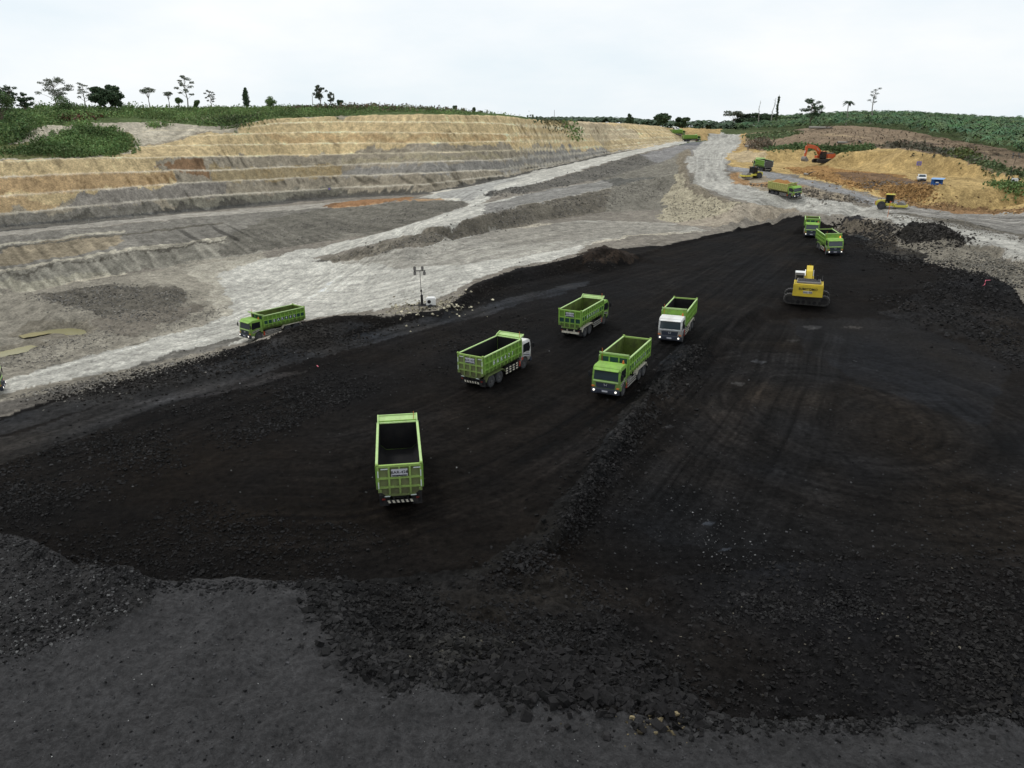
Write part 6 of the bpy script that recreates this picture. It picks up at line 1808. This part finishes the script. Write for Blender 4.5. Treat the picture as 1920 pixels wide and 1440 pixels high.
# ------------------------------------------------------------------ excavators
def excavator(label, paint, swing, boom_pts, arm_end, bucket, scale=1.0, mark=None, cabcol=None):
    t = thing('excavator', label, 'excavator')
    # undercarriage: x along the tracks
    for s in (-1, 1):
        prof = []
        L_, r_ = 1.8, 0.52
        for a in np.linspace(-PI / 2, PI / 2, 9): prof.append((L_ + r_ * math.cos(a), r_ + r_ * math.sin(a)))
        for a in np.linspace(PI / 2, 3 * PI / 2, 9): prof.append((-L_ + r_ * math.cos(a), r_ + r_ * math.sin(a)))
        tk = MB().prism(prof, s * 1.37 - 0.33, s * 1.37 + 0.33)
        per = 2 * (2 * L_) + 2 * PI * r_
        for k in range(44):
            d = per * k / 44
            if d < 2 * L_: p, n_ = (-L_ + d, 0.0), (0, -1)
            elif d < 2 * L_ + PI * r_:
                a = -PI / 2 + (d - 2 * L_) / r_; p, n_ = (L_ + r_ * math.cos(a), r_ + r_ * math.sin(a)), (math.cos(a), math.sin(a))
            elif d < 4 * L_ + PI * r_: p, n_ = (L_ - (d - 2 * L_ - PI * r_), 2 * r_), (0, 1)
            else:
                a = PI / 2 + (d - 4 * L_ - PI * r_) / r_; p, n_ = (-L_ + r_ * math.cos(a), r_ + r_ * math.sin(a)), (math.cos(a), math.sin(a))
            tx, tz = -n_[1], n_[0]
            pts = [(p[0] + tx * q + n_[0] * e, p[1] + tz * q + n_[1] * e) for q, e in ((-0.05, -0.02), (0.05, -0.02), (0.05, 0.05), (-0.05, 0.05))]
            tk.prism(pts, s * 1.37 - 0.35, s * 1.37 + 0.35)
        to = tk.build('track', TRACK, t)
        sf = MB().box(-1.5, 1.5, s * 1.37 - 0.2, s * 1.37 + 0.36, 0.40, 0.72)
        for x in np.linspace(-1.4, 1.4, 6): sf.cyl((x, s * 1.37, 0.26), 0.2, 0.74, 'y', 12)
        for x in (-1.8, 1.8): sf.cyl((x, s * 1.37, 0.52), 0.36, 0.74, 'y', 14)
        sf.build('track_rollers', CHAS, to)
    uc = MB().box(-1.2, 1.2, -1.1, 1.1, 0.45, 0.95).cyl((0, 0, 1.05), 0.75, 0.3, 'z', 20); uc.build('undercarriage', CHAS, t)
    # upper works turn by `swing`; local x points along the boom
    up = bpy.data.objects.new('upper_body', None)
    h = MB()
    h.prism([(-2.95, 1.35), (-3.08, 1.6), (-3.08, 2.15), (-2.95, 2.42), (-2.3, 2.46), (-0.4, 2.42), (-0.4, 1.25), (-2.3, 1.2)], -1.48, 1.48)
    h.box(-0.4, 1.75, -1.48, -0.35, 1.25, 1.95, 0, 0.06)
    h.box(-0.4, 1.2, -0.34, 0.34, 1.22, 1.75)
    upo = h.build('upper_body', paint, t)
    upo.rotation_euler = (0, 0, swing)
    cw = MB()
    pr = []
    for y in np.linspace(-1.50, 1.50, 13): pr.append((-3.12 - 0.16 * math.cos(y / 1.5 * PI / 2), y))
    pr += [(-2.6, 1.50), (-2.6, -1.50)]
    cw.prism(pr, 1.22, 2.36, 0, 'z')
    cw.prism([(a + 0.06 if a < -2.7 else a, b * 0.97) for a, b in pr], 2.36, 2.50, 0, 'z')
    cwo = cw.build('counterweight', paint, upo)
    if mark:
        text('maker_name', mark[0], 0.34, BLACK, cwo, (-3.30, 0, 2.02), (0, -1, 0), (0, 0, 1))
        pl = MB().box(-3.315, -3.27, -0.45, 0.45, 1.58, 1.82).build('number_board', WHITE, cwo)
        text('number', mark[1], 0.22, BLACK, pl, (-3.322, 0, 1.70), (0, -1, 0), (0, 0, 1))
    en = MB().box(-2.75, -0.75, -1.2, 1.2, 2.46, 2.72, 0, 0.06)
    for k in range(9): en.box(-2.6 + k * 0.2, -2.52 + k * 0.2, -1.1, 1.1, 2.715, 2.735, 1)
    en.cyl((-1.5, -0.8, 2.95), 0.09, 0.6, 'z', 10, 1)
    en.build('engine_cover', [STEEL, CHAS], upo)
    hr = MB()
    for s in (-1, 1): hr.tube([(-2.8, s * 1.3, 2.45), (-2.8, s * 1.3, 3.0), (-1.0, s * 1.3, 3.0), (-1.0, s * 1.3, 2.45)], 0.025, 6)
    hr.tube([(0.6, -1.4, 1.95), (0.6, -1.4, 2.7), (1.6, -1.4, 2.7), (1.6, -1.4, 1.95)], 0.025, 6)
    hr.build('handrail', CHAS, upo)
    cb = MB()
    cb.prism([(0.1, 1.25), (0.1, 2.95), (0.3, 3.08), (1.35, 3.08), (1.78, 2.3), (1.78, 1.4), (1.6, 1.25)], 0.48, 1.46)
    cbo = cb.build('cab', cabcol or CHAS, upo)
    gl = MB()
    for y in (0.472, 1.468): gl.prism([(0.22, 2.0), (0.22, 2.88), (1.28, 2.92), (1.66, 2.28), (1.66, 1.7), (1.0, 1.7)], y - 0.006, y + 0.006)
    gl.quad((0.094, 0.58, 2.0), (0.094, 1.36, 2.0), (0.094, 1.36, 2.88), (0.094, 0.58, 2.88))
    gl.quad((1.40, 0.56, 3.03), (1.40, 1.38, 3.03), (1.80, 1.38, 2.32), (1.80, 0.56, 2.32))
    gl.build('cab_window', GLASS2, cbo)
    MB().box(0.15, 1.36, 0.46, 1.48, 3.081, 3.14, 0, 0.02).build('cab_roof', WHITE2 if mark else paint, cbo)
    # boom, arm, bucket in the x-z plane at y = 0
    def beam(name, pts, hs, wd, mat, parent):
        b = MB(); top, bot = [], []
        for k, (x, z) in enumerate(pts):
            a = pts[max(k - 1, 0)]; c = pts[min(k + 1, len(pts) - 1)]
            tx, tz = c[0] - a[0], c[1] - a[1]; l = math.hypot(tx, tz)
            nx, nz_ = -tz / l, tx / l
            top.append((x + nx * hs[k], z + nz_ * hs[k])); bot.append((x - nx * hs[k], z - nz_ * hs[k]))
        for k in range(len(pts) - 1):
            b.prism([top[k], top[k + 1], bot[k + 1], bot[k]], -wd, wd)
        return b.build(name, mat, parent)
    bo = beam('boom', boom_pts, [0.28, 0.45, 0.50, 0.40, 0.28], 0.32, paint, upo)
    ao = beam('arm', [(boom_pts[-1][0] + 0.55 * (boom_pts[-1][0] - arm_end[0]) / 4, boom_pts[-1][1] + 0.28 * (boom_pts[-1][1] - arm_end[1]) / 2), boom_pts[-1], ((boom_pts[-1][0] + arm_end[0]) / 2, (boom_pts[-1][1] + arm_end[1]) / 2), arm_end], [0.15, 0.38, 0.28, 0.15], 0.22, paint, upo)
    cy = MB()
    m2 = boom_pts[2]
    for s in (-1, 1):
        cy.tube([(1.0, s * 0.42, 1.5), (m2[0] * 0.75, s * 0.42, m2[1] * 0.80)], 0.10, 8, 0)
        cy.tube([(m2[0] * 0.75, s * 0.42, m2[1] * 0.80), (m2[0], s * 0.42, m2[1])], 0.06, 8, 1)
    e = boom_pts[-1]
    cy.tube([(m2[0] + 0.2, 0, m2[1] + 0.55), (e[0] - 0.1, 0, e[1] + 0.75)], 0.10, 8, 0)
    cy.build('boom_cylinder', [paint, CHROME], bo)
    ac = MB().tube([(e[0] + 0.05, 0, e[1] + 0.45), (arm_end[0] * 0.7 + e[0] * 0.3 + 0.35, 0, arm_end[1] * 0.7 + e[1] * 0.3 + 0.2)], 0.08, 8)
    ac.build('bucket_cylinder', CHROME, ao)
    bk = MB()
    bx, bz = arm_end
    prf = [(0.1, 0.15), (0.55, -0.1), (0.75, -0.6), (0.5, -1.15), (-0.05, -1.3), (-0.7, -1.05), (-0.62, -0.98), (-0.05, -1.18), (0.42, -1.05), (0.63, -0.6), (0.45, -0.2), (-0.1, 0.0)]
    c, s_ = math.cos(bucket), math.sin(bucket)
    rp = [(bx + a * c - b * s_, bz + a * s_ + b * c) for a, b in prf]
    bk.prism(rp, -0.78, 0.78)
    side = [rp[i] for i in (0, 1, 2, 3, 4, 5)]
    for s in (-1, 1): bk.prism(side, s * 0.78 - 0.03, s * 0.78 + 0.03)
    for k in range(5):
        y = -0.66 + k * 0.33
        a, b = rp[5], rp[4]
        dx_, dz_ = a[0] - b[0], a[1] - b[1]
        bk.prism([(a[0], a[1] - 0.05), (a[0] + dx_ * 0.35, a[1] + dz_ * 0.35), (a[0], a[1] + 0.06)], y - 0.06, y + 0.06)
    bk.build('bucket', STEEL, upo)
    if scale != 1:
        t.scale = (scale,) * 3
    return t

def place_scaled(t, anchor, px, py, az, sc, flat=True, sink=0.03):
    place(t, anchor, px, py, az, flat, sink)
    t.matrix_world = t.matrix_world @ Matrix.Scale(sc, 4)

b1 = [(0.75, 1.9), (1.5, 2.75), (3.0, 3.0), (4.8, 2.7), (6.2, 1.9)]
ex = excavator('yellow crawler excavator standing on the coal, seen from behind its counterweight', YELLOW, PI / 2, b1, (6.9, 0.8), 0.3, mark=('SUMITOMO', 'BAR 423'), cabcol=STEEL)
place_scaled(ex, (0, 0), 1511, 566, VPA(1530) + PI / 2, 1.1)
b2 = [(0.75, 1.9), (1.6, 3.1), (3.0, 4.1), (4.8, 4.45), (6.3, 4.4)]
ex2 = excavator('orange crawler excavator digging on the clay terrace below the yellow bank', ORG, 0.25, b2, (6.5, 1.7), -0.1)
place_scaled(ex2, (0, 0), 1541, 308, azi(1541) - PI / 2 - 0.5, 1.0)

# ------------------------------------------------------------------ road rollers
def roller(label, paint, canopy):
    t = thing('road_roller', label, 'road roller')
    for s in (-1, 1): wheel(t, -1.45, s * 0.85, 0.76, 0.5, s)
    b = MB()
    b.prism([(-2.55, 0.75), (-2.6, 1.35), (-2.4, 1.62), (-0.95, 1.82), (-0.9, 0.62), (-2.0, 0.6)], -0.78, 0.78)
    b.build('engine_hood', paint, t)
    MB().box(-0.92, 0.55, -0.8, 0.8, 0.7, 1.15, 0, 0.05).build('platform', paint, t)
    cb = MB()
    for x in (-0.82, 0.42):
        for s in (-1, 1): cb.box(x - 0.05, x + 0.05, s * 0.72 - 0.05, s * 0.72 + 0.05, 1.15, 2.75)
    cbo = cb.build('cab_frame', CHAS, t)
    MB().box(-1.0, 0.62, -0.88, 0.88, 2.76, 2.9, 0, 0.04).build('cab_roof', canopy, cbo)
    g = MB()
    for s in (-1, 1): g.quad((-0.76, s * 0.72, 1.5), (0.36, s * 0.72, 1.5), (0.36, s * 0.72, 2.7), (-0.76, s * 0.72, 2.7))
    g.quad((0.42, -0.66, 1.4), (0.42, 0.66, 1.4), (0.42, 0.66, 2.7), (0.42, -0.66, 2.7))
    g.build('cab_window', GLASS2, cbo)
    st = MB().box(-0.55, -0.1, -0.25, 0.25, 1.15, 1.55, 0, 0.04).box(-0.62, -0.5, -0.25, 0.25, 1.5, 2.05, 0, 0.03); st.build('seat', BLACK, t)
    f = MB()
    for s in (-1, 1): f.box(0.75, 3.0, s * 1.08 - 0.08, s * 1.08 + 0.08, 0.55, 0.95, 0, 0.03)
    f.box(0.70, 0.95, -1.16, 1.16, 0.55, 1.05, 0, 0.03); f.box(2.86, 3.06, -1.16, 1.16, 0.55, 0.95, 0, 0.03)
    f.box(0.4, 0.8, -0.3, 0.3, 0.6, 0.95)
    f.build('drum_frame', paint, t)
    d = MB().cyl((1.9, 0, 0.75), 0.75, 1.96, 'y', 32); d.build('drum', STEEL, t)
    MB().box(-2.72, -2.6, -0.6, -0.3, 0.9, 1.5).build('warning_board', RED, t)
    bc = MB().cyl((-0.2, 0.6, 2.98), 0.07, 0.16, 'z', 10); bc.build('beacon', ORANGE, t)
    return t
t = roller('yellow road roller with a canopy and smooth drum, working on the gravel at the right', YELLOW2, YELLOW2)
place(t, (0, 0), 1668, 390.5, azi(1668) + math.radians(97), flat=True)
t = roller('small yellow roller with a dark cab roof on the island between the two pale roads', YELLOW2, NAVY)
place(t, (0, 0), 1410, 335, azi(1410) - math.radians(128), flat=True)

# ------------------------------------------------------------------ pickup, far car, hut
def pickup(name, label, cat):
    t = thing(name, label, cat)
    b = MB()
    pr = [(2.5, 0.55), (2.55, 0.95), (1.25, 1.12), (0.55, 1.72), (-0.75, 1.75), (-0.85, 1.15), (-2.5, 1.12), (-2.52, 0.55), (-2.0, 0.5)] + [(-1.5 + 0.45 * math.cos(a), 0.42 + 0.45 * math.sin(a)) for a in np.linspace(PI * 0.95, 0.05 * PI, 7)] + [(1.55 + 0.45 * math.cos(a), 0.42 + 0.45 * math.sin(a)) for a in np.linspace(PI * 0.95, 0.05 * PI, 7)]
    b.prism(pr, -0.9, 0.9)
    bo = b.build('body', WHITE2, t)
    MB().quad((1.24, -0.78, 1.17), (1.24, 0.78, 1.17), (0.62, 0.68, 1.70), (0.62, -0.68, 1.70)).build('windshield', GLASS, bo)
    for s in (-1, 1):
        MB().prism([(1.0, 1.2), (0.5, 1.62), (-0.68, 1.65), (-0.75, 1.2)], s * 0.902, s * 0.912).build('side_window', GLASS2, bo)
        for x in (-1.5, 1.55): wheel(t, x, s * 0.78, 0.40, 0.24, s)
        MB().box(2.44, 2.57, s * 0.72 - 0.14, s * 0.72 + 0.14, 0.76, 0.9).build('headlight', CHROME, bo)
    MB().box(2.5, 2.66, -0.9, 0.9, 0.38, 0.66, 0, 0.04).build('bumper', NAVY, t)
    MB().box(2.53, 2.575, -0.5, 0.5, 0.70, 0.88).build('grille', BLACK, bo)
    return t
for m_ in [o for o in ()]: pass
t = pickup('pickup_truck', 'white pickup truck parked below the yellow clay bank beside the blue hut', 'pickup truck')
place_scaled(t, (2.5, 0), 1729, 341.5, azi(1729) + PI - 0.08, 0.84)
t = pickup('white_car', 'tiny far white vehicle beside the green bed behind the clay mound', 'car')
place(t, (0, 0), 1268, 246, math.radians(150), sink=-0.2)

BLUE = flat_mat('blue_paint', (0.03, 0.11, 0.34), 0.6, 0.3, 0.3, 2.0)
BLUE2 = flat_mat('pale_blue_roof', (0.22, 0.38, 0.62), 0.5, 0.4, 0.3, 2.0)
t = thing('blue_hut', 'small bright blue hut with an open window and paler roof, beside the white pickup', 'hut')
b = MB()
b.box(-0.9, 0.9, -1.2, 1.2, 0.0, 0.14); b.box(-0.9, -0.84, -1.2, 1.2, 0.14, 1.05); b.box(0.84, 0.9, -1.2, 1.2, 0.14, 2.0)
for s in (-1, 1): b.box(-0.84, 0.84, s * 1.17 - 0.03, s * 1.17 + 0.03, 0.14, 2.0 if s > 0 else 1.05)
for y in (-1.17, 1.17): b.box(-0.9, -0.84, y - 0.03, y + 0.03, 1.05, 2.0)
b.box(-0.9, -0.84, 0.45, 1.14, 1.05, 2.0)
b.build('wall', BLUE, t)
r_ = MB(); r_.add([(-1.2, -1.6, 2.0), (-1.2, 1.35, 2.0), (1.1, 1.35, 2.28), (1.1, -1.6, 2.28), (-1.2, -1.6, 1.93), (-1.2, 1.35, 1.93), (1.1, 1.35, 2.21), (1.1, -1.6, 2.21)],
                  [(0, 1, 2, 3), (4, 7, 6, 5), (0, 4, 5, 1), (1, 5, 6, 2), (2, 6, 7, 3), (3, 7, 4, 0)]); r_.build('roof', BLUE2, t)
MB().box(-0.88, -0.5, -0.55, 0.15, 1.05, 1.35, 0, 0.03).build('notice', WHITE2, t)
place_scaled(t, (-0.9, 0), 1754, 347, azi(1752) + 0.2, 0.78)

# ------------------------------------------------------------------ mobile light towers
def light_tower(label, H, lean):
    t = thing('light_tower', label, 'light tower', 'mobile light towers at the pit edges')
    tr = MB().box(-1.1, 1.0, -0.55, 0.55, 0.42, 0.52); tr.tube([(-1.1, 0, 0.47), (-2.0, 0, 0.42)], 0.05, 6)
    for s in (-1, 1):
        tr.tube([(-0.9, s * 0.5, 0.5), (-1.0, s * 1.2, 0.1)], 0.035, 6); tr.tube([(0.9, s * 0.5, 0.5), (1.0, s * 1.2, 0.1)], 0.035, 6)
    tr.build('trailer', CHAS, t)
    for s in (-1, 1): wheel(t, 0.35, s * 0.66, 0.33, 0.2, s)
    hd = MB().prism([(-0.15, 0.52), (-0.15, 1.25), (0.0, 1.38), (0.85, 1.38), (1.0, 1.2), (1.0, 0.52)], -0.5, 0.5)
    ho = hd.build('generator', WHITE2, t)
    gr = MB().cyl((0.2, -0.505, 0.95), 0.22, 0.03, 'y', 14); gr.build('vent', BLACK, ho)
    m = MB(); m.box(-0.8, -0.5, -0.16, 0.16, 0.5, 1.7)
    top = (-0.65 + lean[0], lean[1], H)
    mid = (-0.65 + lean[0] * 0.45, lean[1] * 0.45, H * 0.48)
    m.tube([(-0.65, 0, 0.6), mid], 0.05, 8); m.tube([mid, top], 0.032, 8)
    m.box(mid[0] - 0.11, mid[0] + 0.11, mid[1] - 0.11, mid[1] + 0.11, mid[2] - 0.12, mid[2] + 0.12)
    mo = m.build('mast', CHAS, t)
    cbm = MB().box(top[0] - 0.72, top[0] + 0.66, top[1] - 0.04, top[1] + 0.04, H - 0.04, H + 0.05); cbm.build('crossbar', CHAS, mo)
    for x, z in ((-0.6, 0.30), (0.30, 0.30), (-0.6, -0.28), (0.52, -0.30)):
        l = MB()
        l.box(top[0] + x - 0.15, top[0] + x + 0.15, top[1] - 0.13, top[1] + 0.13, H + z - 0.2, H + z + 0.2, 0, 0.05)
        l.quad((top[0] + x - 0.12, top[1] - 0.134, H + z - 0.15), (top[0] + x + 0.12, top[1] - 0.134, H + z - 0.15), (top[0] + x + 0.12, top[1] - 0.134, H + z + 0.15), (top[0] + x - 0.12, top[1] - 0.134, H + z + 0.15), 1)
        l.tube([(top[0] + x, top[1], H), (top[0] + x, top[1], H + z)], 0.025, 5)
        l.build('lamp', [CHAS, STEEL], mo)
    return t
t = light_tower('mobile light tower with slim mast on pale stones between pale road and coal', 4.6, (-0.10, 0.0))
place(t, (0, 0), 802, 580, azi(802) + PI / 2, flat=True)
t = light_tower('distant mobile light tower with a white generator on the clay bank near the right edge', 5.6, (0.5, 0.0))
place(t, (0, 0), 1896, 347, azi(1896) + PI / 2, flat=True)

# ------------------------------------------------------------------ stakes, boards, ribbons, poles
def stake(name, px, py, h_px, label, cat, col, top=None, r=0.035):
    p = hit(px, py)[0]; d = float(np.hypot(*p)); H = h_px * d / F / math.cos(0.1)
    t = thing(name, label, cat); t.location = (p[0], p[1], float(gz(p[0], p[1])) - 0.05)
    MB().tube([(0, 0, 0), (0.03, 0, H)], r, 7).build('pole', col, t)
    if top is not None: MB().prism([(0.0, H), (0.42, H - 0.16), (0.0, H - 0.36)], -0.012, 0.012).build('flag', top, t)
    return t
PINK = flat_mat('pink_ribbon', (0.70, 0.16, 0.22), 0.6, 0.3)
stake('marker_pole', 1664, 408, 26, 'thin marker pole with a red flag in front of the yellow road roller', 'marker pole', ORANGE, RED, 0.04)
stake('survey_stake', 1808, 424, 17, 'thin pale stake standing by the road on the right', 'stake', WHITE)
stake('survey_stake', 167, 422, 9, 'short white stake on the bench road below the terraced wall', 'stake', WHITE, None, 0.05)
def board(px, py, wpx, label, cols):
    p = hit(px, py)[0]; d = float(np.hypot(*p)); s = wpx * d / F / 2
    t = thing('survey_board', label, 'sign'); t.location = (p[0], p[1], float(gz(p[0], p[1])))
    t.rotation_euler = (0, 0, -math.atan2(p[0], p[1]))
    MB().tube([(0, 0, -0.3), (0, 0, s * 2)], 0.03, 6).build('post', CHAS, t)
    b = MB().box(-s, s, -0.05, -0.03, s * 0.6, s * 2.4, 0); b.box(-s * 0.5, s * 0.5, -0.06, -0.051, s * 1.0, s * 1.9, 1)
    b.build('panel', cols, t)
PURP = flat_mat('violet_paint', (0.20, 0.16, 0.42), 0.6, 0.3)
board(1722, 314, 7, 'small violet square board on the yellow clay bank above the white pickup', [PURP, WHITE])
board(618, 361, 6, 'small blue and white board low on the grey terraced wall', [WHITE, PURP])
def ribbon(pix, label):
    W_ = hit([p[0] for p in pix], [p[1] for p in pix])
    pts = [(a[0], a[1], float(gz(a[0], a[1])) + 0.12) for a in W_]
    o = MB().tube(pts, 0.045, 5).build('ribbon', PINK)
    tag(o, label, 'ribbon')
ribbon([(1841, 543), (1845, 540), (1846, 534), (1856, 529)], 'pink marking ribbon lying on the black heap at the far right')
ribbon([(595, 690), (597, 691)], 'scrap of pink ribbon on the coal left of the white-cabbed truck')
for px, d, yt, lb in ((1039, 480, 206, 'thin far mast standing alone on the skyline left of the sandy hill'),):
    x, y = far_point(px, d); z = float(gz(x, y)); H = px_top(yt, d) - z
    t = thing('radio_mast', lb, 'mast'); t.location = (x, y, z)
    MB().tube([(0, 0, 0), (0, 0, H)], [0.22, 0.10], 6).build('pole', STEEL, t)
